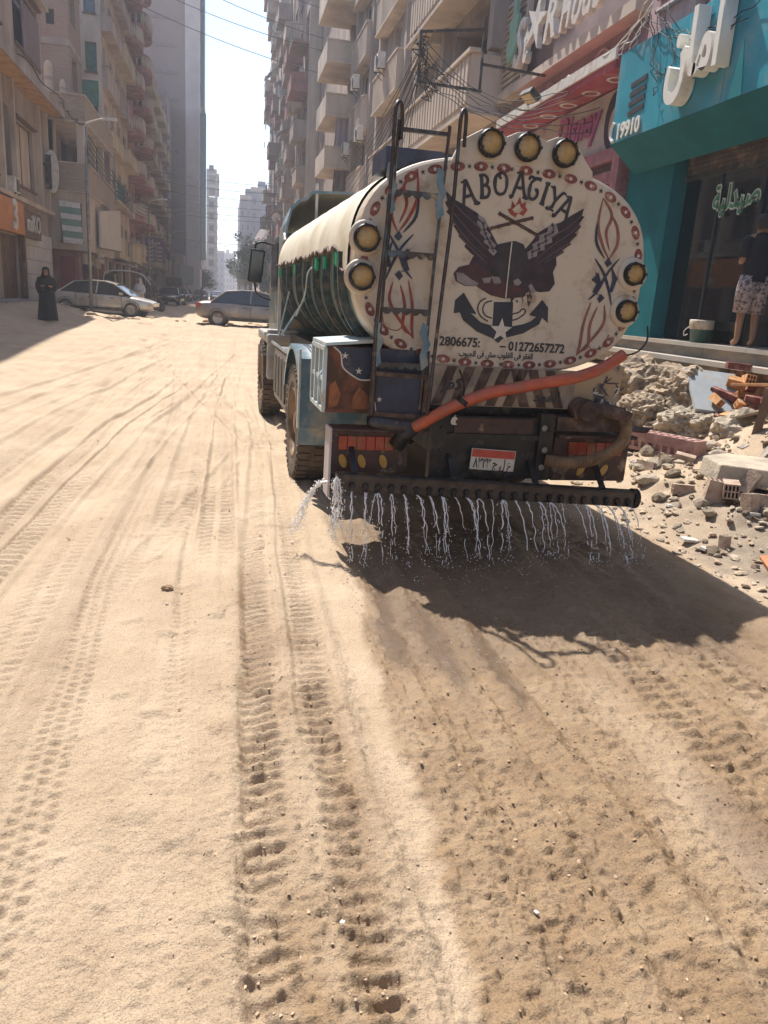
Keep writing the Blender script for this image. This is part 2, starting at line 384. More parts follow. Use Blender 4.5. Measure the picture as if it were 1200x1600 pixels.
rel += track([-1.1, -1.0, -.75, -.1, .9], [2, 6, 10, 16, 24], .15, .11, .018, 5.5, 22, 0, 3)
rel += track([-2.3, -2.25, -2.1, -1.6, -.3], [2, 6, 10, 16, 26], .2, .12, .024, 5, 24, 0, 4)
rel += track([-2.95, -2.9, -2.8, -2.4, -1.2], [2, 6, 10, 16, 26], .18, .12, .02, 6, 26, 1, 5)
rel += track([-4.6, -3.9, -3.2, -2.2, 0], [4, 8, 12, 18, 30], .22, .13, .024, 6, 28, 0, 6)
rel += track([-5.6, -4.9, -4.3, -3.2, -.6], [4, 8, 12, 18, 30], .2, .13, .022, 7, 28, 1, 7)
rel += track([-.9, -.2, .25, .5], [3, 6.5, 9, 12], .09, .08, .012, 3.2, 11, 1, 8)
rel += track([.9, .35, -.3, -1.4, -3.2], [7, 10, 14, 20, 30], .2, .14, .02, 8, 28, 0, 9)
rel += track([-.15, -.18, -.22], [1, 3, 6], .05, .06, .008, 1.2, 5.5, 1, 10, .8)
rel += track([-1.05, -1.0, -.95], [1, 3, 6], .11, .08, .008, 1.2, 6.5, 1, 11, .8)
rel += track([3.0, 2.6, 2.3], [1, 3, 5], .14, .08, .016, 1.2, 4.6, 0, 12, .8)
rel += track([2.05, 2.1, 2.2], [1, 3, 5], .12, .08, .014, 1.2, 4.4, 1, 13, .8)
# fine triple-dotted track
for k in (-0.055, 0.0, 0.055):
    u = X - np.interp(YS, [1.2, 2.4, 4.6, 7, 10, 16], [-0.60, -0.60, -0.69, -0.62, -0.36, 0.5])[None, :] - k + jit * 0.5
    rel += -0.014 * band(u, 0.016, 0.01) * np.clip(np.sin(2 * np.pi * (Y / 0.062 + k * 8)) * 1.6 + 0.3, 0, 1) * smooth(11, 8, Y) * keep(18)
for k in (-0.04, 0.03):
    u = X - np.interp(YS, [1.2, 2.4, 5, 9], [-0.12, -0.10, -0.2, -0.1])[None, :] - k + jit
    rel += -0.006 * band(u, 0.012, 0.01) * smooth(0.0, 0.25, lattice_noise(XS, YS, 9, 63, 8) + 0.2)
# wide truck track: two rows of lugs with a smooth strip between, breaking up near the camera
cx2 = np.interp(YS, [1.2, 1.65, 2.74, 4.09, 5.26, 9.3, 16, 30], [0.29, 0.28, 0.30, 0.335, 0.37, 0.58, 0.62, 0.3])[None, :]
u = X - cx2 + jit * 1.2
rough = smooth(3.6, 1.6, Y)
lug = np.sin(2 * np.pi * (Y / (0.072) + 0.35 * np.sign(u)) + 4.6 * (0.25 + rough) * lattice_noise(XS, YS, 5, 61) + 2.0 * rough * lattice_noise(XS, YS, 14, 64))
rows = band(np.abs(u) - 0.125 + 0.02 * lattice_noise(XS, YS, 9, 65), 0.065, 0.02) * np.clip(0.95 + 1.1 * lattice_noise(XS, YS, 3.2, 62) + .5 * lattice_noise(XS, YS, 9, 66), 0.35, 1.4)
rel += smooth(14, 10, Y) * (band(u, 0.2, 0.03) * -0.02 + rows * (0.010 + 0.004 * rough) * np.clip(lug * 1.5, -1, 1) * keep(9) + band(u, 0.03, 0.015) * 0.016 * (1 - rough) + band(np.abs(u) - 0.235, 0.03, 0.03) * 0.014)
# tracks in the wet part
for c0, dd, aa in ((1.02, 0.0, 0.022), (1.47, -0.02, 0.03), (2.15, 0.08, 0.016), (2.75, 0.10, 0.018), (1.25, 0.0, 0.012)):
    u = X - c0 - dd * (Y - 3) + 0.03 * np.sin(Y * 2.1 + c0 * 5) + jit * 1.5
    rel += (-aa * band(u, 0.05, 0.05) + aa * 0.5 * band(np.abs(u) - 0.13, 0.03, 0.04)) * smooth(6, 4.5, Y)
# rain-beaten lumps in the damp sand
cl = np.maximum(0, lattice_noise(XS, YS, 24, 71, 30) - 0.12) * 1.6 + np.maximum(0, lattice_noise(XS, YS, 11, 72, 13) - 0.2) * 1.2
pits = np.maximum(0, lattice_noise(XS, YS, 16, 73, 21) * 0.7 + lattice_noise(XS, YS, 33, 74, 38) * 0.5 - 0.30)
rel += (cl * 0.026 - pits * 0.05) * np.clip(wet + 0.25 * (Y < 3) + grey * 0.7 + 0.12, 0, 1) * keep(22)
cl2 = np.maximum(0, lattice_noise(XS, YS, 7, 75, 6) - 0.3)
crumb = np.maximum(0, lattice_noise(XS, YS, 38, 83, 36) - 0.18) * 1.2 + np.maximum(0, lattice_noise(XS, YS, 19, 84, 22) - 0.27) * 0.7
rel += crumb * 0.040 * np.clip(0.42 + wet * 0.8 + 1.0 * band(X - cx2, 0.30, 0.1) * smooth(5, 3, Y) + grey, 0, 1.3) * keep(26)
ridged = 1 - np.abs(2 * lattice_noise(XS, YS, 21, 86, 27)) * 2
ridg2 = 1 - np.abs(2 * lattice_noise(XS, YS, 44, 87, 52)) * 2
gran = np.maximum(0, lattice_noise(XS, YS, 62, 88, 66) - 0.12)
wz_ = np.clip(wet + 0.8 * band(X - cx2, 0.27, 0.08) * smooth(6, 3, Y), 0, 1)
rel += (ridged * 0.0042 * keep(24) + ridg2 * 0.0036 * keep(48)) * (0.08 + wz_ * (0.9 + 1.2 * lattice_noise(XS, YS, 3, 89)))
rel += gran * (0.014 + 0.040 * wz_) * keep(60) * (0.5 + 1.0 * (lattice_noise(XS, YS, 2.2, 90) + .5))
rel += cl2 * 0.11 * smooth(-1.5, -0.2, X) * smooth(1.4, 0.4, X) * keep(7)
rel += (np.maximum(0, lattice_noise(XS, YS, 3.1, 76, 2.6) - 0.22) * 0.30 + lattice_noise(XS, YS, 9, 77, 9) * 0.03) * smooth(3.6, 4.4, X) * smooth(16, 11, Y)
rel += (lattice_noise(XS, YS, 1.7, 78, 1.5) * 0.12 + lattice_noise(XS, YS, 4.5, 79, 4) * 0.06) * (smooth(-4, -6, X) * smooth(22, 27, Y) * smooth(60, 44, Y) + 0.6 * smooth(30, 34, Y) * smooth(50, 43, Y))
rel = rel * (1 - np.maximum(0, puddle - soak_shade * 0.8) * 0.8) - puddle * 0.004
H += rel * smooth(700, 300, Y)
nx, ny = len(XS), len(YS)
co = np.empty((nx, ny, 3), dtype=np.float32); co[..., 0] = X; co[..., 1] = Y; co[..., 2] = H
me = bpy.data.meshes.new('sand_street')
me.vertices.add(nx * ny); me.vertices.foreach_set('co', co.ravel())
idx = np.arange(nx * ny).reshape(nx, ny)
quads = np.stack([idx[:-1, :-1], idx[1:, :-1], idx[1:, 1:], idx[:-1, 1:]], -1).reshape(-1, 4)
me.loops.add(quads.size); me.loops.foreach_set('vertex_index', quads.ravel().astype(np.int32))
me.polygons.add(len(quads)); me.polygons.foreach_set('loop_start', np.arange(0, quads.size, 4, dtype=np.int32))
me.update(calc_edges=True)
me.polygons.foreach_set('use_smooth', np.ones(len(quads), dtype=bool))
at = me.attributes.new('damp', 'FLOAT_COLOR', 'POINT')
cc = np.ones((nx, ny, 4), dtype=np.float32); cc[..., 0] = np.clip(wet + moist_shade, 0, 1); cc[..., 1] = np.clip(puddle, 0, 1); cc[..., 2] = np.clip(grey, 0, 1)  # dampness with painted rut shade; puddles with darkened shadow ground; grey dirt
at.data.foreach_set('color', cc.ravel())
def sand_material():
    m = bpy.data.materials.new('sand'); m.use_nodes = True
    t = m.node_tree; N = t.nodes; Lk = t.links.new; p = N['Principled BSDF']
    a = N.new('ShaderNodeAttribute'); a.attribute_name = 'damp'
    s = N.new('ShaderNodeSeparateColor'); Lk(a.outputs['Color'], s.inputs[0])
    g = N.new('ShaderNodeNewGeometry')
    def noise(sc_, det, rough=0.6):
        n = N.new('ShaderNodeTexNoise'); n.inputs['Scale'].default_value = sc_; n.inputs['Detail'].default_value = det; n.inputs['Roughness'].default_value = rough; Lk(g.outputs['Position'], n.inputs['Vector']); return n.outputs['Fac']
    def ramp(f, stops):
        r = N.new('ShaderNodeValToRGB'); e = r.color_ramp.elements
        while len(e) < len(stops): e.new(0.5)
        for i, (po, c) in enumerate(stops): e[i].position = po; e[i].color = (*c, 1)
        Lk(f, r.inputs[0]); return r.outputs[0]
    def mix(f, a_, b_, mode='MIX'):
        x = N.new('ShaderNodeMix'); x.data_type = 'RGBA'; x.blend_type = mode
        if isinstance(f, float): x.inputs[0].default_value = f
        else: Lk(f, x.inputs[0])
        for s_, i in ((a_, 6), (b_, 7)):
            if isinstance(s_, tuple): x.inputs[i].default_value = (*s_, 1)
            else: Lk(s_, x.inputs[i])
        return x.outputs[2]
    dry = ramp(noise(1.3, 8), [(0.3, (0.43, 0.318, 0.208)), (0.55, (0.515, 0.395, 0.270)), (0.75, (0.575, 0.455, 0.320))])
    grain = ramp(noise(160, 4, 0.8), [(0.34, (0.40, 0.33, 0.27)), (0.49, (1, 1, 1)), (0.7, (1.0, 1.0, 1.0))])
    wetc = ramp(noise(3.5, 8, 0.7), [(0.3, (0.22, 0.138, 0.070)), (0.5, (0.305, 0.200, 0.106)), (0.72, (0.38, 0.265, 0.152))])
    greyc = ramp(noise(5, 8, 0.75), [(0.3, (0.19, 0.145, 0.105)), (0.55, (0.31, 0.245, 0.18)), (0.75, (0.42, 0.335, 0.245))])
    c = mix(s.outputs[0], dry, wetc)
    c = mix(s.outputs[2], c, greyc)
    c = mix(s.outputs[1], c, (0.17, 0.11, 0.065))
    c = mix(0.85, c, grain, 'MULTIPLY')
    specks = ramp(noise(70, 3, 0.9), [(0.66, (0, 0, 0)), (0.72, (1, 1, 1))])
    c = mix(specks, c, mix(0.5, c, (0.14, 0.09, 0.06)))
    Lk(c, p.inputs['Base Color'])
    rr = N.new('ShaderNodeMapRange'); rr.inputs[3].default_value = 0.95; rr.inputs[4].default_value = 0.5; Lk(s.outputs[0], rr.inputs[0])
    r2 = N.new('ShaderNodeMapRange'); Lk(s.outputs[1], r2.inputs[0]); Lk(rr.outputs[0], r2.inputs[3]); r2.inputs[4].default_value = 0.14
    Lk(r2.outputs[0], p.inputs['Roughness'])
    b = N.new('ShaderNodeBump'); b.inputs['Strength'].default_value = 0.9; b.inputs['Distance'].default_value = 0.007; Lk(noise(130, 4, 0.8), b.inputs['Height'])
    b2 = N.new('ShaderNodeBump'); b2.inputs['Strength'].default_value = 0.6; b2.inputs['Distance'].default_value = 0.012; Lk(noise(62, 3, 0.6), b2.inputs['Height']); Lk(b.outputs[0], b2.inputs['Normal'])
    b3 = N.new('ShaderNodeBump'); b3.inputs['Strength'].default_value = 0.15; b3.inputs['Distance'].default_value = 0.06; Lk(noise(6, 6, 0.6), b3.inputs['Height']); Lk(b2.outputs[0], b3.inputs['Normal'])
    Lk(b3.outputs[0], p.inputs['Normal'])
    return m
M['sand'] = sand_material()
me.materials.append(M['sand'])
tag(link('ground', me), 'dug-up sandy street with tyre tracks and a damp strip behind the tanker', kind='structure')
HI = H
def hz(x, y):
    i = min(max(int(np.searchsorted(XS, x)), 0), nx - 1); j = min(max(int(np.searchsorted(YS, y)), 0), ny - 1)
    return float(HI[i, j])

# clods and pebbles nobody could count
ico = [(0, 0, -1), (0.72, -0.53, -0.45), (-0.28, -0.85, -0.45), (-0.89, 0, -0.45), (-0.28, 0.85, -0.45), (0.72, 0.53, -0.45), (0.28, -0.85, 0.45), (-0.72, -0.53, 0.45), (-0.72, 0.53, 0.45), (0.28, 0.85, 0.45), (0.89, 0, 0.45), (0, 0, 1)]
icf = [(0, 1, 2), (1, 0, 5), (0, 2, 3), (0, 3, 4), (0, 4, 5), (1, 5, 10), (2, 1, 6), (3, 2, 7), (4, 3, 8), (5, 4, 9), (1, 10, 6), (2, 6, 7), (3, 7, 8), (4, 8, 9), (5, 9, 10), (6, 10, 11), (7, 6, 11), (8, 7, 11), (9, 8, 11), (10, 9, 11)]
def scatter(n, fx, fy, smin, smax, seed, m, name, flat=0.5, acc=None):
    rnd = random.Random(seed); mb = MB()
    for _ in range(n):
        x, y = fx(rnd), fy(rnd)
        if acc and not acc(x, y, rnd): continue
        s = smin + (smax - smin) * rnd.random() ** 4
        rot = Euler((rnd.uniform(-.4, .4), rnd.uniform(-.4, .4), rnd.uniform(0, 6.3))).to_matrix()
        d = Vector((rnd.uniform(.7, 1.4), rnd.uniform(.6, 1.1), rnd.uniform(.5, .9) * flat))
        z = hz(x, y)
        vs = []
        for v in ico:
            k = rnd.uniform(.75, 1.2); w = rot @ Vector((v[0] * d[0] * k, v[1] * d[1] * k, v[2] * d[2] * k))
            vs.append((x + w.x * s, y + w.y * s, z + s * 0.25 + w.z * s))
        mb.add(vs, icf)
    return tag(mb.build(name, m), kind='stuff')
M['clod'] = mat('clod', (0.48, 0.35, 0.23), 0.95, var=0.3, vs=9)
M['pebble'] = mat('pebble', (0.48, 0.42, 0.34), 0.85, var=0.35, vs=7)
M['rubble'] = mat('rubble', (0.46, 0.38, 0.29), 0.95, var=0.3, vs=7, bump=0.8, bs=35, dust=0.3, dust_rgb=SAND, ds=4)
M['damp_clod'] = mat('damp_clod', (0.34, 0.225, 0.13), 0.9, var=0.4, vs=7)
near = lambda r: 1.3 + 9 * r.random() ** 1.6
o = scatter(3500, lambda r: r.uniform(-3.2, 3.6), near, 0.0015, 0.009, 3, M['clod'], 'sand_clods', acc=lambda x, y, r: abs(x) < 0.75 * y + 0.6); tag(o, 'small sand clods strewn over the street')
o = scatter(110, lambda r: r.uniform(-3, 3.6), near, 0.002, 0.008, 4, M['pebble'], 'pebbles'); tag(o, 'small pale pebbles lying on the sand')
o = scatter(3600, lambda r: 3.45 + 3.0 * r.random(), lambda r: 3.8 + 6.5 * r.random() ** 1.3, 0.004, 0.05, 5, M['rubble'], 'rubble_crumbs'); tag(o, 'broken crumbs of brick and plaster along the bank')

def wetside(r): return r.uniform(.75, 3.5)
o = scatter(6500, wetside, lambda r: 1.25 + 4.5 * r.random() ** 1.3, 0.0015, 0.008, 13, M['damp_clod'], 'damp_clods'); tag(o, 'crumbs of damp sand in the watered strip')
o = scatter(2000, lambda r: r.gauss(.28, .17), lambda r: 1.25 + 5 * r.random() ** 1.4, 0.0015, 0.007, 14, M['clod'], 'track_crumbs'); tag(o, 'crumbs of sand thrown up along the wide tyre track')
# ---------------------------------------------------------------- water tanker
# outlines of the painting on the tank's rear end, metres across from its middle and up from the road
ART = {"wing_l":[[-0.485,2.468],[-0.42,2.416],[-0.351,2.391],[-0.25,2.346],[-0.175,2.291],[-0.133,2.226],[-0.082,2.158],[-0.079,2.099],[-0.087,2.038],[-0.175,2.032],[-0.267,2.085],[-0.317,2.124],[-0.309,2.143],[-0.366,2.188],[-0.357,2.204],[-0.405,2.247],[-0.393,2.258],[-0.441,2.291],[-0.427,2.304],[-0.465,2.334],[-0.45,2.35],[-0.478,2.39],[-0.463,2.404]],"wing_r":[[0.527,2.441],[0.438,2.386],[0.362,2.335],[0.283,2.305],[0.214,2.26],[0.163,2.19],[0.126,2.145],[0.143,2.048],[0.256,2.05],[0.361,2.105],[0.418,2.145],[0.401,2.157],[0.464,2.2],[0.447,2.215],[0.501,2.263],[0.481,2.275],[0.523,2.322],[0.503,2.334],[0.538,2.389],[0.517,2.39]],"lines_l":[[[-0.469,2.447],[-0.365,2.355],[-0.243,2.276],[-0.1,2.157]],[[-0.46,2.385],[-0.374,2.303],[-0.265,2.209],[-0.123,2.102]],[[-0.444,2.326],[-0.368,2.24],[-0.274,2.156],[-0.15,2.074]],[[-0.414,2.268],[-0.334,2.178],[-0.225,2.095],[-0.146,2.041]]],"lines_r":[[[0.522,2.417],[0.431,2.33],[0.307,2.241],[0.174,2.098]],[[0.518,2.357],[0.438,2.278],[0.313,2.188],[0.192,2.072]],[[0.508,2.297],[0.432,2.211],[0.32,2.135],[0.224,2.061]],[[0.46,2.226],[0.38,2.146],[0.268,2.071]]],"zig_l":[[-0.241,2.334],[-0.192,2.316],[-0.163,2.269],[-0.179,2.248],[-0.135,2.213],[-0.144,2.19],[-0.092,2.151],[-0.108,2.127],[-0.08,2.112],[-0.103,2.08],[-0.146,2.114],[-0.134,2.134],[-0.185,2.163],[-0.173,2.188],[-0.216,2.219],[-0.208,2.246],[-0.243,2.276]],"zig_r":[[0.333,2.325],[0.355,2.271],[0.307,2.234],[0.319,2.202],[0.262,2.178],[0.27,2.148],[0.215,2.134],[0.216,2.103],[0.154,2.076],[0.141,2.122],[0.183,2.152],[0.172,2.177],[0.221,2.208],[0.216,2.24],[0.273,2.265],[0.276,2.302]],"body":[[-0.088,2.155],[-0.014,2.176],[0.044,2.189],[0.108,2.173],[0.147,2.102],[0.36,2.109],[0.37,2.058],[0.35,2.005],[0.375,1.929],[0.339,1.875],[0.264,1.864],[0.201,1.876],[0.124,1.82],[0.013,1.805],[-0.093,1.82],[-0.171,1.856],[-0.206,1.876],[-0.29,1.871],[-0.358,1.897],[-0.379,1.945],[-0.345,1.991],[-0.272,2.012],[-0.248,2.069],[-0.158,2.044],[-0.083,2.065]],"maroon":[[-0.375,1.938],[-0.331,1.992],[-0.26,2.013],[-0.211,2.03],[-0.139,1.968],[-0.046,1.934],[0.077,1.902],[0.187,1.868],[0.124,1.823],[0.013,1.808],[-0.094,1.823],[-0.171,1.858],[-0.206,1.879],[-0.29,1.873],[-0.357,1.9]],"chest":[[-0.082,2.151],[0.016,2.179],[0.109,2.17],[0.145,2.089],[0.113,1.956],[0.044,1.927],[-0.047,1.945],[-0.083,2.052]],"pinkedge":[[-0.359,1.955],[-0.31,1.953],[-0.251,1.918],[-0.193,1.895],[-0.203,1.878],[-0.288,1.875],[-0.348,1.9]],"greyp":[[[-0.171,1.928],[-0.106,1.941],[-0.11,1.903],[-0.153,1.897]],[[-0.107,1.946],[-0.047,1.945],[-0.028,1.906],[-0.079,1.898]],[[0.059,1.928],[0.095,1.947],[0.123,1.919],[0.1,1.897],[0.07,1.901]],[[0.175,1.902],[0.196,1.917],[0.241,1.865],[0.204,1.856]]],"cline":[[0.02,2.179],[0.017,2.033],[0.016,1.809]],"stick1":[[-0.085,2.353],[0.03,2.308],[0.202,2.239]],"stick2":[[-0.139,2.255],[0.002,2.301],[0.155,2.347]],"flame":[[-0.034,2.386],[-0.009,2.396],[-0.007,2.443],[0.021,2.411],[0.047,2.474],[0.063,2.428],[0.095,2.446],[0.091,2.413],[0.111,2.395],[0.084,2.354],[0.045,2.37],[0.027,2.339],[-0.008,2.357]],"flame2":[[-0.001,2.386],[0.019,2.407],[0.045,2.429],[0.06,2.404],[0.079,2.393],[0.052,2.371],[0.023,2.369]],"anchor":[[-0.293,1.826],[-0.351,1.772],[-0.353,1.684],[-0.31,1.693],[-0.28,1.641],[-0.172,1.571],[-0.047,1.529],[-0.006,1.5],[0.028,1.533],[0.176,1.576],[0.291,1.646],[0.308,1.693],[0.355,1.659],[0.345,1.765],[0.293,1.813],[0.207,1.704],[0.262,1.696],[0.227,1.663],[0.169,1.639],[0.087,1.62],[0.076,1.786],[-0.066,1.777],[-0.06,1.616],[-0.149,1.634],[-0.229,1.692],[-0.187,1.687]],"ropes":[[[-0.128,1.8],[-0.17,1.77],[-0.18,1.722],[-0.153,1.675],[-0.097,1.644]],[[-0.082,1.785],[-0.129,1.766],[-0.143,1.724],[-0.121,1.684],[-0.07,1.667]],[[0.077,1.703],[0.129,1.72],[0.149,1.742],[0.174,1.736],[0.168,1.708],[0.119,1.673],[0.082,1.662]]],"star":[[0.007,1.588],0.084],"t_red":[[[0.662,2.521],[0.65,2.348],[0.701,2.218],[0.761,2.13]],[[0.662,2.521],[0.745,2.416],[0.719,2.3],[0.761,2.182]],[[0.739,2.422],[0.8,2.334],[0.817,2.227],[0.77,2.125]],[[0.779,1.809],[0.796,1.696],[0.74,1.592],[0.609,1.441]],[[0.673,1.823],[0.635,1.672],[0.626,1.514],[0.609,1.441]],[[0.726,1.791],[0.686,1.661],[0.69,1.517],[0.614,1.463]],[[0.684,1.532],[0.731,1.491],[0.815,1.517],[0.843,1.598]]],"t_navy":[[[0.658,2.12],[0.737,2.029],[0.793,1.922],[0.834,1.812]],[[0.847,2.134],[0.763,2.017],[0.709,1.902],[0.648,1.836]],[[0.64,2.361],[0.653,2.228],[0.731,2.125]]],"t_chev":[[[0.674,2.032],[0.701,1.958],[0.671,1.893],[0.755,1.863],[0.703,1.888],[0.724,1.959],[0.693,2.012]],[[0.793,2.075],[0.853,1.996],[0.828,1.903],[0.798,1.894],[0.816,1.979]],[[0.651,1.975],[0.698,2.027],[0.729,1.959],[0.672,1.886],[0.694,1.95]]],"t_dia":[[[0.761,2.134],[0.793,2.095],[0.759,2.069],[0.735,2.098]],[[0.74,1.883],[0.771,1.857],[0.737,1.82],[0.714,1.85]],[[0.842,1.605],[0.851,1.598],[0.846,1.591]]]}
TR = root('water_tanker', 'dusty cream and teal water tanker with a winged emblem painted on its rear end', 'tanker truck', (1.93, 5.25, 0), R(1.3))
M.update(
    cream=mat('cream_paint', (0.57, 0.485, 0.38), 0.55, var=0.13, vs=1.8, dust=0.22, dust_rgb=(0.33, 0.23, 0.15), ds=7, bump=0.2, bs=5, coat=0.1, two=(0.24, 0.14, 0.08), tws=7, twt=0.70),
    cover=mat('cover_paint', (0.72, 0.66, 0.53), 0.6, var=0.10, vs=1.6, dust=0.28, dust_rgb=(0.52, 0.43, 0.30), ds=2.2, bump=0.25, bs=5),
    teal_tank=mat('teal_tank', (0.10, 0.17, 0.165), 0.5, var=0.3, vs=3, dust=0.35, dust_rgb=(0.26, 0.23, 0.17), ds=2.5, bump=0.3, bs=12, stretch=(1, 1, 0.4)),
    rib=mat('tank_rib', (0.045, 0.075, 0.078), 0.6, var=0.4, vs=12, dust=0.3, dust_rgb=(0.2, 0.14, 0.09), ds=14),
    blue=mat('blue_paint', (0.10, 0.20, 0.26), 0.4, var=0.2, vs=4, dust=0.3, dust_rgb=(0.42, 0.34, 0.25), ds=4, coat=0.2),
    pale_blue=mat('pale_blue_paint', (0.50, 0.60, 0.62), 0.45, var=0.15, vs=4, dust=0.25, ds=5),
    border_red=mat('border_red', (0.22, 0.055, 0.045), 0.6, var=.3, vs=9, dust=.2, dust_rgb=(.42, .33, .24), ds=18),
    anchor_ink=mat('anchor_ink', (0.02, 0.024, 0.036), 0.5, var=.3, vs=9),
    navy=mat('navy_paint', (0.025, 0.032, 0.065), 0.5, var=0.4, vs=5, dust=0.12, dust_rgb=(0.12, 0.10, 0.10), ds=6),
    rust=mat('rusty_orange', (0.20, 0.07, 0.03), 0.7, var=0.4, vs=9, two=(0.07, 0.035, 0.02), tws=7, twt=0.5),
    rusty=mat('rusty_steel', (0.10, 0.06, 0.045), 0.75, 0.2, var=0.4, vs=9, dust=0.25, dust_rgb=(0.22, 0.15, 0.1), ds=9),
    black_steel=mat('black_steel', (0.022, 0.020, 0.020), 0.45, 0.3, var=0.5, vs=8, dust=0.14, dust_rgb=(0.12, 0.085, 0.06), ds=10),
    ladder=mat('ladder_steel', (0.075, 0.055, 0.05), 0.45, 0.4, var=0.4, vs=14, two=(0.10, 0.14, 0.16), tws=5, twt=0.58, dust=0.1, ds=9),
    amber=mat('amber_lens', (0.42, 0.27, 0.10), 0.3, var=0.25, vs=14, dust=0.1, ds=16),
    red_lens=mat('red_lens', (0.42, 0.05, 0.025), 0.25, var=0.3, vs=12, two=(0.30, 0.12, 0.04), tws=9, twt=0.55),
    orange_lens=mat('orange_lens', (0.55, 0.30, 0.05), 0.3, var=0.2, vs=12, dust=0.15, ds=12),
    brown_housing=mat('brown_housing', (0.06, 0.022, 0.016), 0.45, var=0.4, vs=8, dust=0.1, ds=9),
    tyre=mat('tyre_rubber', (0.035, 0.032, 0.030), 0.9, var=0.3, vs=8, dust=0.62, dust_rgb=(0.17, 0.12, 0.08), ds=5),
    rim=mat('wheel_rim', (0.20, 0.13, 0.08), 0.7, 0.2, var=0.3, vs=9, dust=0.4, dust_rgb=(0.35, 0.25, 0.16), ds=5),
    ink=mat('black_paint', (0.035, 0.030, 0.034), 0.55, var=0.3, vs=9),
    maroon=mat('maroon_paint', (0.070, 0.024, 0.028), 0.55, var=0.25, vs=12),
    plum=mat('plum_paint', (0.036, 0.022, 0.030), 0.55, var=0.35, vs=14),
    grey_paint=mat('grey_paint', (0.24, 0.21, 0.21), 0.6, var=0.2, vs=16),
    red_paint=mat('red_paint', (0.30, 0.05, 0.035), 0.55, var=0.3, vs=14),
    brownred=mat('faded_red_paint', (0.26, 0.10, 0.065), 0.6, var=0.25, vs=10),
    white_paint=mat('white_paint', (0.62, 0.57, 0.50), 0.5, var=0.12, vs=9),
    orange_hose=mat('orange_hose', (0.48, 0.10, 0.045), 0.45, var=0.25, vs=5, dust=0.35, dust_rgb=(0.30, 0.12, 0.07), ds=8),
    brown_hose=mat('brown_hose', (0.27, 0.17, 0.095), 0.5, var=0.25, vs=8, dust=0.2, ds=9),
    green_clip=mat('green_plastic', (0.02, 0.38, 0.16), 0.4, var=0.1),
)
NP = 2.75
def sup(a, hw, hh, n=NP):
    c, s = math.cos(a), math.sin(a)
    return (hw * math.copysign(abs(c) ** (2 / n), c), hh * math.copysign(abs(s) ** (2 / n), s))
HW, HH, TZ, TL = 1.065, 0.705, 1.995, 5.3
def tank_ring(hw, hh, y, n=72, a0=0.0, a1=2 * math.pi, full=True):
    k = n if full else n + 1
    return [(lambda q: (q[0], y, TZ + q[1]))(sup(a0 + (a1 - a0) * i / n, hw, hh)) for i in range(k)]
def loft(rings, closed=True, mb=None, mi=0, cap0=False, cap1=False):
    mb = mb or MB(); n = len(rings[0]); vs = [p for r in rings for p in r]; fs = []
    for i in range(len(rings) - 1):
        for j in range(n if closed else n - 1):
            a, b = i * n, (i + 1) * n
            fs.append((a + j, a + (j + 1) % n, b + (j + 1) % n, b + j))
    if cap0: fs.append(tuple(range(n)))
    if cap1: fs.append(tuple(range(len(rings) * n - 1, (len(rings) - 1) * n - 1, -1)))
    return mb.add(vs, fs, mi)
tank = loft([tank_ring(HW - .012, HH - .012, y) for y in (0.06, 1.3, 2.6, 3.9, TL)], cap1=True).build('tank', M['teal_tank'], TR, True)
# rear end: slightly dished cream plate with a rolled edge
edge_r = [tank_ring(HW, HH, 0.20), tank_ring(HW, HH, 0.04), tank_ring(HW - .006, HH - .006, 0.018), tank_ring(HW - .022, HH - .022, 0.004), tank_ring(HW - .045, HH - .045, 0.0), tank_ring(HW - .5, HH - .4, -0.001)]
eb = loft(edge_r[:-1]); eb.f.append(tuple(range(len(eb.v) - 72, len(eb.v)))); eb.m.append(0)
end = eb.build('tank_end', M['cream'], TR, False)
# cream cover over the upper half, ragged rusty lower edge
mb = MB(); rnd = random.Random(3); rings = []
ny_ = 60
for i in range(ny_ + 1):
    y = 0.21 + (TL - 0.22) * i / ny_
    lo = 0.07 + 0.02 * rnd.uniform(-1, 1) + 0.012 * math.sin(i * 1.3) + (-0.13 * math.exp(-((i - 1) / 2.0) ** 2))
    rings.append([(lambda q: (q[0], y, TZ + q[1]))(sup(lo + (math.pi - 2 * lo) * j / 40, HW + .018 + .004 * math.sin(i * .9 + j * .3), HH + .014 + .003 * math.sin(i * 1.7))) for j in range(41)])
loft(rings, closed=False, mb=mb).build('top_cover', M['cover'], TR, True)
mb = MB()
for sgn in (-1, 1):
    pts = [(r[40 if sgn < 0 else 0]) for r in rings]
    mb.tube([(p[0] + sgn * .004, p[1], p[2] - .005 + rnd.uniform(-.008, .008)) for p in pts], [rnd.uniform(.008, .018) for _ in pts], 6)
mb.build('cover_hem', M['rusty'], TR)
for y in (0.42, 0.62, 1.18, 1.75, 2.4, 3.05, 3.9, 4.5):
    mb = MB(); pr = []
    for j in range(49):
        a = math.pi * (0.99 + 1.02 * j / 48)
        pr.append(sup(a, HW, HH))
    for (w, o0, o1) in ((.055, -.02, .022), (.02, .0, .045)):
        for side in (0,):
            r1 = [[(q[0] * (1 + o / HW), y + dy, TZ + q[1] * (1 + o / HH)) for q in pr] for dy, o in ((-w, o0), (-w, o1), (w, o1), (w, o0))]
            loft(r1, closed=False, mb=mb)
    mb.build('tank_rib', M['rib'], TR, False)
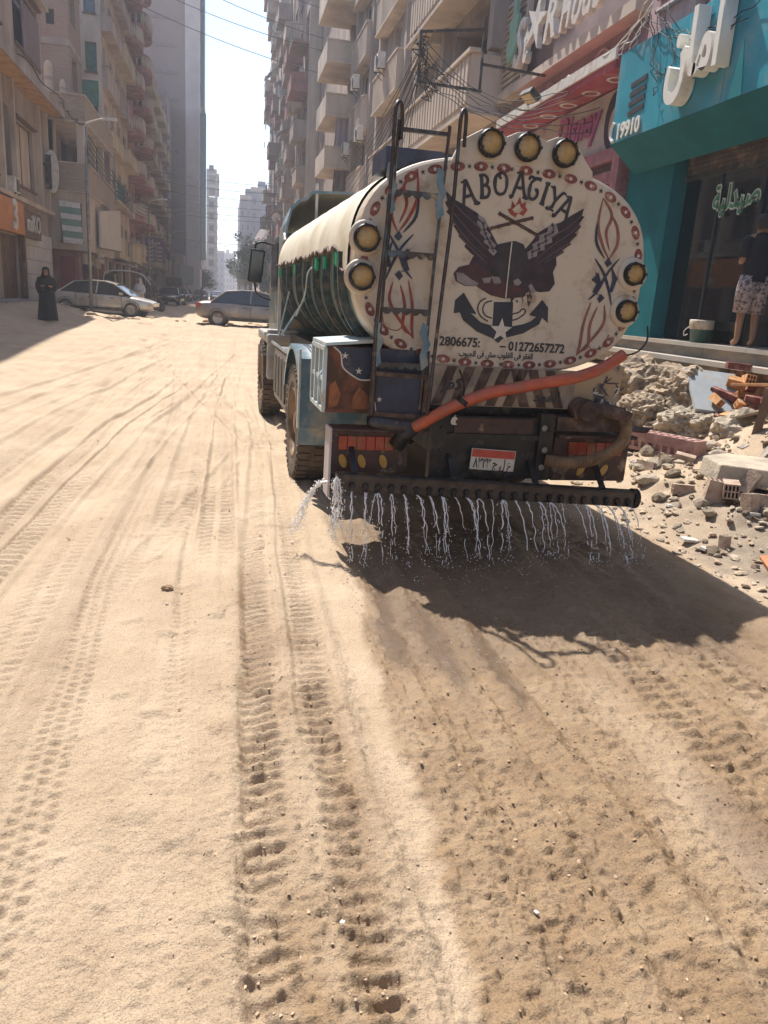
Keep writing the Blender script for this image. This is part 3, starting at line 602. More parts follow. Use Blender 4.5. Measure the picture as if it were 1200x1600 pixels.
# border of red ovals and little stars on the rear end
def art(mb, pts, mi=0, y=-0.0045, th=0.003):
    mb.prism([(x, y, z) for x, z in pts], (0, th, 0), mi)
def star_pts(cx, cz, r, k=5, inner=.42, rot=0):
    return [(cx + (r if i % 2 == 0 else r * inner) * math.sin(rot + math.pi * i / k), cz + (r if i % 2 == 0 else r * inner) * math.cos(rot + math.pi * i / k)) for i in range(2 * k)]
mb = MB(); K = 34
arc = [sup(2 * math.pi * i / 720, HW - .062, HH - .062) for i in range(721)]
ln = [0]
for i in range(720): ln.append(ln[-1] + math.dist(arc[i], arc[i + 1]))
for k in range(K * 2):
    s = ln[-1] * k / (K * 2); i = int(np.searchsorted(ln, s)); i = min(max(i, 1), 719)
    x, z = arc[i]; tx, tz = arc[i + 1][0] - arc[i - 1][0], arc[i + 1][1] - arc[i - 1][1]; L_ = math.hypot(tx, tz); tx /= L_; tz /= L_
    if k % 2 == 0:
        a_, b_ = 0.050, 0.029
        art(mb, [(x + tx * a_ * math.cos(t) - tz * b_ * math.sin(t), TZ + z + tz * a_ * math.cos(t) + tx * b_ * math.sin(t)) for t in [2 * math.pi * q / 18 for q in range(18)]], 0)
        art(mb, star_pts(x, TZ + z, .017, rot=k), 1, -0.0062)
    else:
        art(mb, star_pts(x, TZ + z, .019, inner=.35, rot=k * 2.1), 2)
mb.build('painted_border', [M['border_red'], M['white_paint'], M['ink']], end)
def smooth_line(p, n=8):
    out = []
    for i in range(len(p) - 1):
        p0 = p[max(i - 1, 0)]; p1 = p[i]; p2 = p[i + 1]; p3 = p[min(i + 2, len(p) - 1)]
        for k in range(n):
            t = k / n
            out.append(tuple(.5 * ((2 * p1[c]) + (-p0[c] + p2[c]) * t + (2 * p0[c] - 5 * p1[c] + 4 * p2[c] - p3[c]) * t * t + (-p0[c] + 3 * p1[c] - 3 * p2[c] + p3[c]) * t ** 3) for c in range(len(p1))))
    return out + [tuple(p[-1])]
def ink_stroke(mb, pts, w0, w1=None, taper=True, mi=0, y=-0.0045, n=6):
    q = smooth_line(pts, n); k = len(q); L1, L2 = [], []
    for i, (x, z) in enumerate(q):
        a, b = q[max(i - 1, 0)], q[min(i + 1, k - 1)]; dx, dz = b[0] - a[0], b[1] - a[1]; l = math.hypot(dx, dz) or 1
        t = i / (k - 1); w = (w0 + ((w1 if w1 is not None else w0) - w0) * t) / 2
        if taper: w *= max(.12, math.sin(math.pi * min(1, max(0, t * .94 + .03))) ** .7)
        L1.append((x - dz / l * w, y, z + dx / l * w)); L2.append((x + dz / l * w, y, z - dx / l * w))
    vs = L1 + L2 + [(a, b + .003, c) for a, b, c in L1 + L2]; m_ = 2 * k; fs = []
    for i in range(k - 1):
        fs += [(i, i + 1, k + i + 1, k + i), (m_ + i, m_ + k + i, m_ + k + i + 1, m_ + i + 1), (i, m_ + i, m_ + i + 1, i + 1), (k + i, k + i + 1, m_ + k + i + 1, m_ + k + i)]
    return mb.add(vs, fs, mi)
A = ART
mb = MB()   # 0 plum 1 maroon 2 ink 3 grey 4 cream 5 red
for k in ('wing_l', 'wing_r'): art(mb, A[k], 0, -.0045)
art(mb, A['body'], 0, -.0052)
art(mb, A['maroon'], 1, -.0062); art(mb, A['chest'], 2, -.0068); art(mb, A['pinkedge'], 3, -.0072)
for q in A['greyp']: art(mb, q, 3, -.0078)
for q in A['lines_l'] + A['lines_r']:
    ink_stroke(mb, q, .007, .004, True, 1, -.0060)
    ink_stroke(mb, [(x + .004, z - .012) for x, z in q], .0025, .002, True, 3, -.0061)
for k in ('zig_l', 'zig_r'):
    art(mb, A[k], 3, -.0070)
    c = [((A[k][i][0] + A[k][-1 - i][0]) / 2, (A[k][i][1] + A[k][-1 - i][1]) / 2) for i in range(len(A[k]) // 2)]
    for i, (x, z) in enumerate(c[:-1]): art(mb, star_pts(x, z, .016, 3, .5, i), 2, -.0078)
    ink_stroke(mb, c, .008, .008, False, 2, -.0082)
rn = random.Random(8)
for i in range(60):
    x = rn.uniform(-.1, .22); z = rn.uniform(1.80, 1.95)
    if x > .02 or rn.random() < .3: art(mb, [(x, z), (x + rn.uniform(.01, .03), z - .01), (x + rn.uniform(-.005, .02), z - rn.uniform(.02, .045))], 2 if rn.random() < .6 else 1, -.0066 - i * 1e-5)
ink_stroke(mb, A['cline'], .007, .007, False, 4, -.0088)
mb.build('painted_eagle', [M['plum'], M['maroon'], M['ink'], M['grey_paint'], M['white_paint'], M['red_paint']], end)
mb = MB()
for q in (A['stick1'], A['stick2']):
    ink_stroke(mb, q, .022, .022, False, 0, -.0040, 3)
    for t in (0, .18, .42, .6, .8, .98):
        x = q[0][0] + (q[-1][0] - q[0][0]) * t; z = q[0][1] + (q[-1][1] - q[0][1]) * t; art(mb, star_pts(x, z, .016, 4, .75, t * 9), 0, -.0047 - t * .0004)
art(mb, A['flame'], 1); art(mb, A['flame2'], 2, -.0055)
mb.build('painted_torch', [M['rusty'], M['red_paint'], M['cream']], end)
mb = MB(); art(mb, A['anchor'], 0)
for q in A['ropes']: ink_stroke(mb, q, .009, .009, False, 0, -.0040)
(sx, sz), sr = A['star']; art(mb, star_pts(sx, sz, sr), 1, -.0062)
mb.build('painted_anchor', [M['anchor_ink'], M['white_paint']], end)
for sgn, dx, dz in ((1, 0, 0), (-1, -0.02, 0.055)):
    mb = MB(); f = lambda q: [(sgn * x + dx, z + dz) for x, z in q]
    for i, q in enumerate(A['t_red']):
        ink_stroke(mb, f(q), .022 if i < 6 else .006, None, i < 6, 0, -.0045 - i * .0004)
    for i, q in enumerate(A['t_navy']): ink_stroke(mb, f(q), .020, None, True, 1, -.0075 - i * .0004)
    for i, q in enumerate(A['t_chev'] + A['t_dia']): art(mb, f(q), 1, -.0090 - i * .0002)
    mb.build('painted_scroll', [M['brownred'] if sgn > 0 else M['red_paint'], M['navy']], end)
# hand-lettered name, drawn with a broad nib
GL = {'A': [[(-.06, .01), (.2, .0)], [(.70, .0), (1.06, .0)], [(.2, .99), (.5, 1.01)], [(0.0, .05), (.02, -.06), (.10, .0), (.22, .35), (.42, .95), (.5, 1.02)], [(.30, .98), (.45, 1.04), (.52, .95), (.72, .3), (.86, .0), (1.0, .02)], [(.16, .42), (.45, .38), (.74, .42)], [(.52, .95), (.74, .25), (.88, .02)]],
      'B': [[(.2, 1.0), (.22, .5), (.2, .0)], [(.26, 1.0), (.27, .5), (.26, .0)], [(.05, 1.0), (.45, 1.02), (.72, .82), (.6, .58), (.25, .54)], [(.25, .54), (.68, .5), (.82, .25), (.6, .0), (.05, .0)]],
      'O': [[(.45, 1.0), (.1, .8), (.04, .45), (.2, .1), (.5, .0), (.8, .12), (.94, .5), (.84, .85), (.55, 1.02), (.35, .86), (.5, .72)], [(.09, .75), (.09, .3)], [(.9, .75), (.9, .3)]],
      'T': [[(-.02, .86), (.1, 1.02), (.4, .98), (.7, 1.0), (.98, .98)], [(.5, .95), (.22, .75), (.14, .4), (.3, .06), (.6, .0), (.86, .22), (.8, .46), (.62, .44)], [(.2, .68), (.19, .3)]],
      'I': [[(.5, 1.0), (.5, .0)], [(.57, 1.0), (.57, .0)], [(.3, 1.0), (.78, 1.0)], [(.3, .0), (.78, .0)]],
      'Y': [[(-.10, 1.0), (.2, 1.0)], [(.76, 1.0), (1.08, 1.0)], [(.30, .0), (.70, .0)], [(.02, .95), (.14, 1.04), (.3, .8), (.52, .5), (.6, .46)], [(.95, 1.0), (.8, .95), (.55, .48), (.5, .2), (.3, -.02), (.12, .02)], [(.12, 1.0), (.33, .75), (.54, .48)], [(.52, .45), (.5, .1)]]}
mb = MB()
for i, (ch, (x, z)) in enumerate(zip('ABOATIYA', [(-0.322, 2.462), (-0.208, 2.515), (-0.098, 2.542), (0.042, 2.545), (0.140, 2.532), (0.222, 2.508), (0.303, 2.474), (0.390, 2.425)])):
    h = .134 if i not in (0, 3, 7) else .150; w = 1.08 * h * {'A': .78, 'B': .62, 'O': .68, 'T': .62, 'I': .5, 'Y': .75}[ch]
    rt = [.30, .14, .04, -.04, -.12, -.22, -.34, -.42][i]; c, s = math.cos(rt), math.sin(rt)
    for j, st in enumerate(GL[ch]):
        q = [((a - .5) * w, (b - .5) * h) for a, b in st]
        ink_stroke(mb, [(x + a * c - b * s, z + a * s + b * c) for a, b in q], .012 if ch in 'AY' and j < 3 else (.017 if ch != 'O' else .022), .012 if ch in 'AY' and j < 3 else (.023 if ch != 'O' else .016), False, 0, -.0045 - j * .0003, 5)
mb.build('painted_name', M['ink'], end)
FX = (R(90), 0, 0)
text('painted_number', '2806675:', .088, M['ink'], end, (-.290, -.004, 1.490), FX, .0015, .0022, width=.30)
text('painted_number', '\u2013 01272657272', .088, M['ink'], end, (.262, -.004, 1.480), FX, .0015, .0022, width=.50)
text('painted_motto', arabic('الفقر فى القلوب مش فى الجيوب'), .058, M['ink'], end, (-.01, -.004, 1.415), FX, .0015, .001, width=.56)
# lamps with cream backing plates
def lamp(x, z, r, yaw=0):
    m1 = MB(); m1.lathe([(r * 1.0, .0), (r * 1.06, -.02), (r * 1.0, -.05), (r * .86, -.055), (r * .84, -.03)], 28, 'Y')
    rim = m1.build('lamp', M['black_steel'], TR, True, (x, -.012, z), (0, 0, yaw))
    m2 = MB(); m2.lathe([(r * .85, -.032), (r * .6, -.040), (r * .3, -.044), (.001, -.045)], 28, 'Y')
    m2.build('lens', M['amber'], rim, True)
    m3 = MB()
    for k in range(7): m3.box((r * .93 * math.cos(k * .9), -.056, r * .93 * math.sin(k * .9)), (.02, .012, .02), (0, k * .9, 0))
    m3.build('lamp_clip', M['black_steel'], rim)
plate = MB()
hump = [(-.46, 2.64), (-.40, 2.78), (-.33, 2.82), (-.26, 2.86), (-.16, 2.87), (-.09, 2.83), (-.02, 2.865), (.06, 2.88), (.14, 2.85), (.20, 2.835), (.28, 2.87), (.38, 2.86), (.45, 2.81), (.50, 2.74), (.56, 2.68), (.57, 2.62), (.3, 2.66), (-.2, 2.67)]
plate.prism([(x, .0, z) for x, z in hump], (0, .035, 0))
bevel(plate.build('lamp_bracket', M['cream'], TR), .006)
for sgn, zz in ((-1, ((-1.0, 2.125), (-1.02, 1.88))), (1, ((.965, 2.035), (.945, 1.775)))):
    pl = MB()
    for k, (x, z) in enumerate(zz): pl.lathe([(.001, -.022 - k * .002), (.104, -.022 - k * .002), (.114, -.012), (.116, .0)], 28, 'Y', (x, 0, z))
    pl.build('lamp_bracket', M['cream'], TR, True)
    for x, z in zz: lamp(x, z, .085 if sgn < 0 else .078)
for x, z in ((-.205, 2.775), (.052, 2.775), (.325, 2.765)): lamp(x, z, .086)
# hatch on top
mb = MB().b2(-.82, -.42, .35, .8, 2.62, 2.76).b2(-.4, -.1, .5, .9, 2.68, 2.78); mb.build('hatch', M['navy'], TR)
# ladder
ld = MB()
for x0, x1 in ((-.875, -.93), (-.455, -.545)):
    xr = x0 - .035
    path = [(x1 - .0, -.20, .98), (xr - .03, -.20, 1.6), (xr + .005, -.20, 2.3), (xr + .01, -.20, 2.80), (xr + .012, -.20, 2.86), (xr + .025, -.185, 2.905), (xr + .048, -.155, 2.92), (xr + .068, -.125, 2.90), (xr + .078, -.105, 2.85), (xr + .08, -.10, 2.72)]
    MB().tube(smooth_line(path, 5), .0125, 10).build('ladder_rail', M['ladder'], TR, True)
for x0, x1 in ((-.845, -.90), (-.515, -.565)):
    f = MB(); f.bar((x0, -.10, 2.83), (x0 - .03, -.085, 2.0), .036, .016); f.bar((x0 - .03, -.085, 2.0), (x1, -.075, 1.02), .036, .016)
    f.build('ladder_stile', M['ladder'], TR)
    w = MB()
    for zc in (2.42, 1.45): w.prism([(x0 - .03 - (2.8 - zc) * .03 + dx, -.112, zc + dz) for dx, dz in ((-.015, .16), (.03, .14), (.02, .09), (.05, .02), (.03, -.04), (.045, -.12), (.0, -.16), (-.02, -.06), (.0, .02), (-.025, .08))], (0, .008, 0))
    w.build('ladder_flange', M['blue'], TR)
for z in (2.78, 2.415, 2.045, 1.685, 1.325):
    xa, xb = -.85 - (2.8 - z) * .032, -.52 - (2.8 - z) * .03
    r_ = MB(); r_.bar((xa, -.095, z), (xb, -.095, z), .03, .024)
    if z < 2.7:
        for k in range(5): r_.prism([(xa + (xb - xa) * (k + t) / 5, -.108, z - .012 - .022 * math.sin(math.pi * t)) for t in (0, .25, .5, .75, 1)] + [(xa + (xb - xa) * (k + 1) / 5, -.108, z + .01), (xa + (xb - xa) * k / 5, -.108, z + .01)], (0, .010, 0))
    r_.build('ladder_rung', M['ladder'], TR)
# toolbox lower left with painted face, pale top, vented side
tb = MB(); tb.b2(-1.22, -.5, .0, .62, .97, 1.42); box_ = tb.build('toolbox', M['rust'], TR)
mb = MB(); mb.prism([(-1.235, -.01, 1.42), (-1.235, .64, 1.42), (-.85, .64, 1.46), (-.85, -.01, 1.46)], (0, 0, .02)); mb.build('box_top', M['pale_blue'], box_)
mb = MB()
art(mb, [(-1.18, 1.415), (-1.13, 1.37), (-1.11, 1.28), (-1.02, 1.215), (-.97, 1.20), (-.90, 1.205), (-.88, 1.18), (-.505, 1.19), (-.505, 1.415)], 0)
ink_stroke(mb, [(-1.18, 1.415), (-1.13, 1.37), (-1.11, 1.28), (-1.02, 1.215), (-.97, 1.20), (-.90, 1.205)], .010, .010, False, 1, -.006)
for x, z in ((-1.10, 1.36), (-1.0, 1.26)): art(mb, star_pts(x, z, .026, inner=.35), 1, -.0065)
for k in range(14): mb.prism([(-1.2 + k * .05, -.0075, .99), (-1.197 + k * .05, -.0075, .99), (-1.10 + k * .05, -.0075, 1.18), (-1.103 + k * .05, -.0075, 1.18)], (0, .002, 0), 2)
art(mb, [(-1.2, 1.0), (-1.14, 1.02), (-1.12, 1.10), (-1.16, 1.19), (-1.2, 1.15)], 3, -.006); art(mb, [(-1.04, 1.0), (-.92, 1.0), (-.93, 1.1), (-.99, 1.15), (-1.03, 1.09)], 3, -.006)
mb.build('painted_face', [M['navy'], M['white_paint'], M['rusty'], mat('flame_orange', (0.30, 0.10, 0.03), .6, var=.3, vs=12)], box_)
mb = MB()
for z in (.985, 1.40): mb.b2(-1.245, -1.225, .0, .6, z - .015, z + .015)
for y in (.012, .2, .4, .588): mb.b2(-1.248, -1.222, y - .018, y + .018, .99, 1.40)
mb.b2(-1.24, -1.222, .05, .56, 1.18, 1.21); mb.build('side_rack', M['pale_blue'], box_)
mb = MB(); mb.tube(smooth_line([(-1.25, .02, 1.25), (-1.28, -.01, 1.2), (-1.26, -.02, 1.1), (-1.24, .03, 1.02)], 5), .007, 6); mb.build('rack_hook', M['pale_blue'], box_)
# step frame with a dark blue panel behind the ladder foot
st = MB()
for a, b in (((-.91, 1.26), (-.53, 1.245)), ((-.92, .985), (-.53, .97)), ((-.915, 1.27), (-.925, .97)), ((-.535, 1.26), (-.54, .95))): st.bar((a[0], -.09, a[1]), (b[0], -.09, b[1]), .03, .03)
frame_ = st.build('step_frame', M['rusty'], TR)
mb = MB(); mb.b2(-.905, -.545, -.075, -.06, .985, 1.25, 0)
art(mb, star_pts(-.86, 1.08, .022, inner=.35), 1, -.0775); ink_stroke(mb, [(-.89, 1.06), (-.88, 1.0), (-.87, .985)], .006, None, False, 1, -.0775)
mb.build('step_panel', [M['navy'], M['white_paint']], frame_)
mb = MB(); mb.tube(smooth_line([(-.93, -.08, .93), (-.8, -.11, .91), (-.65, -.12, .90), (-.5, -.1, .91)], 4), [.035, .045] + [.05] * 9 + [.045, .03], 10); mb.build('step_roll', M['ladder'], TR, True)
# striped skirt below the tank
mb = MB(); mb.b2(-.50, .62, -.015, .01, 1.05, 1.33, 0); sk = mb.build('skirt_panel', mat('grimy_cream', (.36, .28, .20), .7, var=.25, vs=4, dust=.3, dust_rgb=(.16, .11, .08), ds=6), TR)
mb = MB()
for k in range(10):
    c = -.47 + k * .135; s = .10 if c < .1 else -.10
    if c > .50: break
    mb.prism([(c, -.0185, 1.055), (c + .075, -.0185, 1.055), (c + .075 + s, -.0185, 1.325), (c + s, -.0185, 1.325)], (0, .003, 0))
mb.build('painted_stripe', M['rusty'], sk)
text('painted_word', arabic('كفر'), .12, M['ink'], sk, (-.33, -.022, 1.20), FX, .002, .002)
text('painted_word', arabic('العمد'), .10, M['ink'], sk, (.41, -.022, 1.13), FX, .002, .002)
# torn painted panel, lower right
mb = MB(); mb.prism([(.60, .0, 1.30), (.90, .0, 1.36), (1.02, .0, 1.38), (1.0, .0, 1.20), (.985, .0, 1.04), (.90, .0, 1.03), (.72, .0, 1.06), (.62, .0, 1.05), (.48, .0, 1.12), (.5, .0, 1.25)], (0, .02, 0))
tp = mb.build('corner_panel', mat('peeling_panel', (0.42, 0.30, 0.18), .6, var=.2, two=(0.05, 0.045, 0.06), tws=5, twt=.56), TR)
mb = MB(); rn = random.Random(4)
for k in range(16):
    x, z = rn.uniform(.80, .97), rn.uniform(1.08, 1.3)
    ink_stroke(mb, [(x, z), (x + rn.uniform(-.05, .05), z + rn.uniform(-.06, .02)), (x + rn.uniform(-.07, .07), z + rn.uniform(-.1, -.02))], .010, None, True, k % 3 == 0, -.003 - k * 3e-4)
mb.build('painted_scrawl', [M['navy'], M['white_paint']], tp)
# chassis, tail, plates
mb = MB()
for x in (-.42, .42): mb.b2(x - .05, x + .05, .0, 7.1, .72, .98)
for y in (.03, 1.0, 2.2, 3.6, 5.0): mb.b2(-.37, .37, y, y + .08, .76, .94)
mb.b2(-1.0, 1.0, .12, .5, .98, 1.1); mb.b2(-.9, .9, 1.2, 5.2, 1.02, 1.26)
mb.build('chassis', M['black_steel'], TR)
mb = MB(); mb.b2(-.37, .37, -.06, -.02, .53, .98, 0); mb.b2(-.3, .3, -.075, -.055, .86, .97, 1); mb.b2(-.36, .36, -.10, -.02, .82, .86, 0)
tail = mb.build('tail_panel', [M['black_steel'], M['brown_housing']], TR)
mb = MB()
for x in (-.42, .40):
    mb.b2(x - .055, x + .055, -.11, -.03, .53, 1.02)
    for z in (.60, .74, .9): mb.lathe([(.001, -.125), (.018, -.125), (.018, -.11)], 8, 'Y', (x + .02, 0, z))
mb.build('tail_post', M['black_steel'], TR)
mb = MB()
for x, z in ((.38, .63), (.39, .76), (.37, .92)): mb.lathe([(.001, -.135), (.022, -.132), (.024, -.12)], 10, 'Y', (x, 0, z))
mb.build('bolt', M['grey_metal'], TR)
pb = MB(); pb.b2(-.205, .135, -.118, -.108, .600, .752, 0); pl_ = pb.build('licence_plate', mat('plate_white', (0.62, .57, .48), .4, var=.1, vs=12, dust=.15, ds=16), TR)
pl_.rotation_euler = (0, R(3), 0); pl_.location = (0, 0, .0)
MB().b2(-.200, .130, -.1205, -.117, .692, .748).build('plate_band', mat('plate_red', (0.50, .06, .04), .4, var=.15, vs=14), pl_)
text('plate_number', '\u0668\u0663\u0662\u0663 ' + arabic('ج') + ' ' + arabic('ل') + ' ' + arabic('ع'), .098, M['ink'], pl_, (-.035, -.1195, .646), FX, .0015, .0018, width=.30)
mb = MB(); ap = [(.028 * math.cos(t), .03 * math.sin(t) - .004 * (math.cos(2 * t))) for t in [2 * math.pi * k / 20 for k in range(20)]]
ap = [(x, z) if not (x > .016 and abs(z) < .016) else (.008, z) for x, z in ap]
mb.prism([(-.305 + x, -.083, .945 + z) for x, z in ap], (0, .004, 0)); mb.box((-.303, -.081, .983), (.007, .004, .014), (0, R(25), 0)); mb.build('white_sticker', M['white_paint'], tail)
def tail_light(x0, x1, z0, z1, ovals, flip=False):
    h = MB(); h.b2(x0, x1, -.05, .06, z0, z1); h.b2(x0 - .012, x1 + .012, -.14, .06, z1 - .015, z1 + .012)
    o = bevel(h.build('tail_light', M['brown_housing'], TR), .008)
    l = MB(); w = x1 - x0
    a, b = (x0 + .07 * w + .02, x0 + .80 * w) if not flip else (x0 + .18 * w, x1 - .10 * w)
    zt = z1 - .045; n = 6
    for k in range(n): l.box((a + (b - a) * (k + .5) / n, -.055, zt - .055), ((b - a) / n - .004, .02, .10))
    bevel(l.build('lens', M['red_lens'], o), .004)
    for ox in ovals:
        e = MB(); cz = z0 + .085; t_ = R(18) if not flip else R(-30)
        e.prism([(ox + .026 * math.cos(t) * math.cos(t_) + .05 * math.sin(t) * math.sin(-t_), -.058, cz + .05 * math.sin(t) * math.cos(t_) + .026 * math.cos(t) * math.sin(t_)) for t in [2 * math.pi * k / 16 for k in range(16)]], (0, .012, 0))
        e.build('reflector', M['orange_lens'], o)
    return o
tail_light(-1.19, -.62, .555, .87, (-1.09, -.955, -.80))
tail_light(.50, 1.12, .515, .865, (.74, .93), True)
mb = MB(); mb.b2(-1.205, -1.19, -.15, .05, .40, .885); mb.build('side_plate', mat('grey_violet_plate', (.45, .40, .42), .5, var=.15), TR)
mb = MB(); mb.prism([(.42, -.08, .93), (1.22, -.10, .90), (1.28, -.06, .925), (.42, .05, .955)], (0, 0, .014)); mb.bar((.72, 0, .85), (.72, 0, .94), .04); mb.bar((1.02, 0, .86), (1.1, 0, .93), .035); mb.build('tail_shelf', M['rusty'], TR)
# spray bar
BA, BB = Vector((-1.17, -.26, .545)), Vector((1.07, -.26, .435))
bd = (BB - BA)
def bar_pt(t, dy=0, dz=0): return BA + bd * t + Vector((0, dy, dz))
mb = MB(); mb.bar(BA, BB, .11, .115); mb.bar(bar_pt(0, -.05, .055), bar_pt(1, -.05, .055), .02, .014)
spray = bevel(mb.build('spray_bar', mat('wet_grimy_steel', (.055, .045, .04), .32, .3, var=.4, vs=10, dust=.25, dust_rgb=(.14, .10, .075), ds=12), TR), .012)
MB().tube([bar_pt(1.0), bar_pt(1.018)], .075, 16).build('end_cap', M['black_steel'], spray)
mb = MB()
for t in (.06, .38, .66, .9): mb.bar(bar_pt(t, .03, .05), bar_pt(t, .2, .2), .04, .02)
mb.build('bar_bracket', M['black_steel'], TR)
NOZ = 24
for k in range(NOZ):
    t = .045 + .93 * k / (NOZ - 1); p = bar_pt(t)
    n_ = MB(); n_.lathe([(.020, 0), (.024, -.018), (.018, -.03), (.001, -.03)], 10, 'Y', (p.x, p.y - .052, p.z - .012)); n_.tube([(p.x, p.y - .06, p.z - .01), (p.x, p.y - .075, p.z - .05)], .014, 8)
    n_.build('nozzle', M['black_steel'], spray)
# hoses
hp = smooth_line([(-.62, -.14, .90), (-.50, -.20, .99), (-.38, -.24, 1.07), (-.15, -.27, 1.17), (.04, -.28, 1.215), (.3, -.28, 1.27), (.5, -.27, 1.31), (.7, -.25, 1.38), (.86, -.22, 1.475)], 7)
MB().tube(hp, .041, 14).build('orange_hose', M['orange_hose'], TR, True)
MB().tube([hp[0], (hp[0][0] - .05, hp[0][1] + .03, hp[0][2] - .05), (hp[0][0] - .1, hp[0][1] + .06, hp[0][2] - .14)], [.05, .055, .06], 14).build('hose_cuff', M['black_steel'], TR, True)
for i in (16, ): MB().tube([Vector(hp[i]) + Vector((-.006, 0, -.003)), Vector(hp[i + 1]) + Vector((-.02, 0, .01))], .047, 14).build('hose_tie', M['black_steel'], TR)
MB().tube(smooth_line([(hp[16][0], -.27, 1.1), (-.3, -.2, 1.22), (-.28, -.02, 1.3)], 4), .006, 6).build('tie_wire', M['black_steel'], TR)
cp = smooth_line([(.96, -.16, 1.03), (.98, -.2, .95), (.93, -.24, .84), (.80, -.25, .75), (.66, -.24, .70), (.5, -.2, .685), (.40, -.14, .69)], 9)
rad = [.050 if i % 2 else .043 for i in range(len(cp))]
dense = smooth_line(cp, 2)
MB().tube(dense, [.047 if i % 2 else .038 for i in range(len(dense))], 14).build('corrugated_hose', M['brown_hose'], TR, False)
mb = MB(); mb.tube([(.60, -.10, 1.03), (.72, -.14, 1.065), (.85, -.15, 1.06), (.96, -.16, 1.04)], .055, 14); mb.lathe([(.001, -.19), (.07, -.19), (.085, -.15), (.085, -.02), (.001, -.02)], 20, 'Y', (.67, 0, 1.06)); mb.tube([(.955, -.16, 1.01), (.965, -.17, 1.07)], .066, 14)
mb.b2(.48, .98, -.10, .1, .90, 1.0)
mb.build('pump', M['rusty'], TR, False)
MB().tube(smooth_line([(.98, -.05, 1.46), (1.06, -.08, 1.50), (1.13, -.06, 1.58), (1.14, -.02, 1.68)], 6), .007, 6).build('pump_wire', M['cable'], TR, True)
# wheels
def tyre_bm(Rw, w):
    mb = MB(); s = w / 2
    mb.lathe([(Rw * .60, -s * .9), (Rw * .72, -s), (Rw * .9, -s * 1.0), (Rw * .985, -s * .9), (Rw * .985, s * .9), (Rw * .9, s), (Rw * .72, s), (Rw * .60, s * .9)], 48, 'X')
    n = 44
    for k in range(n):
        a = 2 * math.pi * k / n
        for side in (-1, 1):
            rot = Matrix.Rotation(a + (0.5 * math.pi / n if side > 0 else 0), 3, 'X')
            c = rot @ Vector((side * s * .56, 0, Rw * .99))
            mb.box(c, (s * .78, Rw * .095, Rw * .04), rot)
            rot = Matrix.Rotation(a, 3, 'X'); c = rot @ Vector((side * s * 1.0, 0, Rw * .94)); mb.box(c, (.012, Rw * .06, Rw * .07), rot)
    return mb
def rim_bm(Rw, w, side):
    mb = MB(); s = w / 2 * side
    mb.lathe([(Rw * .62, s * .9), (Rw * .58, s * .98), (Rw * .54, s * .7), (Rw * .50, s * .25), (Rw * .30, s * .15), (Rw * .26, s * .5), (Rw * .17, s * .8), (.001, s * .82)], 32, 'X')
    for k in range(10):
        a = 2 * math.pi * k / 10; c = (s * .32, Rw * .37 * math.cos(a), Rw * .37 * math.sin(a)); mb.tube([(s * .15, c[1], c[2]), (s * .42, c[1], c[2])], .018, 6)
    return mb
tm = tyre_bm(.555, .27).mesh('tyre', M['tyre']); rmL = rim_bm(.555, .27, -1).mesh('rim', M['rim'], True); rmR = rim_bm(.555, .27, 1).mesh('rim', M['rim'], True)
for (x, y) in ((-1.06, 2.2), (-.76, 2.2), (1.06, 2.2), (.76, 2.2), (-1.06, 6.45), (1.06, 6.45)):
    w = link('wheel', None, TR, (x, y, .545)); link('tyre', tm, w); link('rim', rmL if x < 0 else rmR, w)
MB().tube([(-1, 2.2, .55), (-.2, 2.2, .55), (0, 2.2, .55), (.2, 2.2, .55), (1, 2.2, .55)], [.07, .08, .2, .08, .07], 14).build('axle', M['black_steel'], TR)
# mudguards, side lockers, straps
for sgn in (-1, 1):
    mb = MB(); ring0 = []; ring1 = []
    for k in range(15):
        a = R(-12) + R(172) * k / 14
        ring0.append((sgn * 1.215, 2.2 - .72 * math.cos(a), .60 + .70 * math.sin(a))); ring1.append((sgn * .62, 2.2 - .72 * math.cos(a), .60 + .70 * math.sin(a)))
    inn = [(x, 2.2 + (y - 2.2) * .975, .60 + (z - .60) * .975) for x, y, z in ring0]
    rim_ = [(x, 2.2 + (y - 2.2) * .93, .60 + (z - .60) * .93) for x, y, z in ring0]
    loft([rim_, ring0, ring1, [(x, 2.2 + (y - 2.2) * .975, .60 + (z - .60) * .975) for x, y, z in ring1]], closed=False, mb=mb)
    mb.build('mudguard', M['blue'], TR, True)
    mb = MB(); mb.b2(sgn * 1.22, sgn * .62, 1.40, 1.43, .62, 1.22); mb.build('mud_flap', M['blue'], TR)
mb = MB(); mb.b2(-1.24, -1.222, 1.39, 1.45, .62, 1.3); mb.build('guard_strut', M['pale_blue'], TR)
text('painted_word', '4381', .09, M['white_paint'], TR, (-.95, 1.396, 1.02), (R(90), 0, 0), .001, .0)
mb = MB(); mb.b2(-1.16, -.55, 3.15, 4.55, .50, 1.12); lk = bevel(mb.build('side_locker', M['grey_metal'], TR), .02)
mb = MB()
for y in (3.2, 3.55, 3.9, 4.25): mb.b2(-1.175, -1.163, y, y + .26, .58, 1.04)
mb.build('locker_door', M['dark_metal'], lk)
mb = MB(); mb.b2(-1.17, -1.15, 3.0, 5.0, 1.13, 1.16); mb.b2(.55, 1.16, 3.2, 4.9, .5, 1.1); mb.build('side_rail', M['blue'], TR)
for (a, b, w) in (((-1.12, 2.1, 1.72), (-1.24, 3.0, 1.33), .1), ((-1.11, 3.6, 1.78), (-1.14, 4.4, 1.25), .05)):
    mb = MB(); a, b = Vector(a), Vector(b); mb.prism([a, a + Vector((0, .06, .0)), b + Vector((0, w, 0)), b + Vector((0, -w * .3, 0))], (.012, 0, 0)); mb.build('tie_strap', M['blue'], TR)
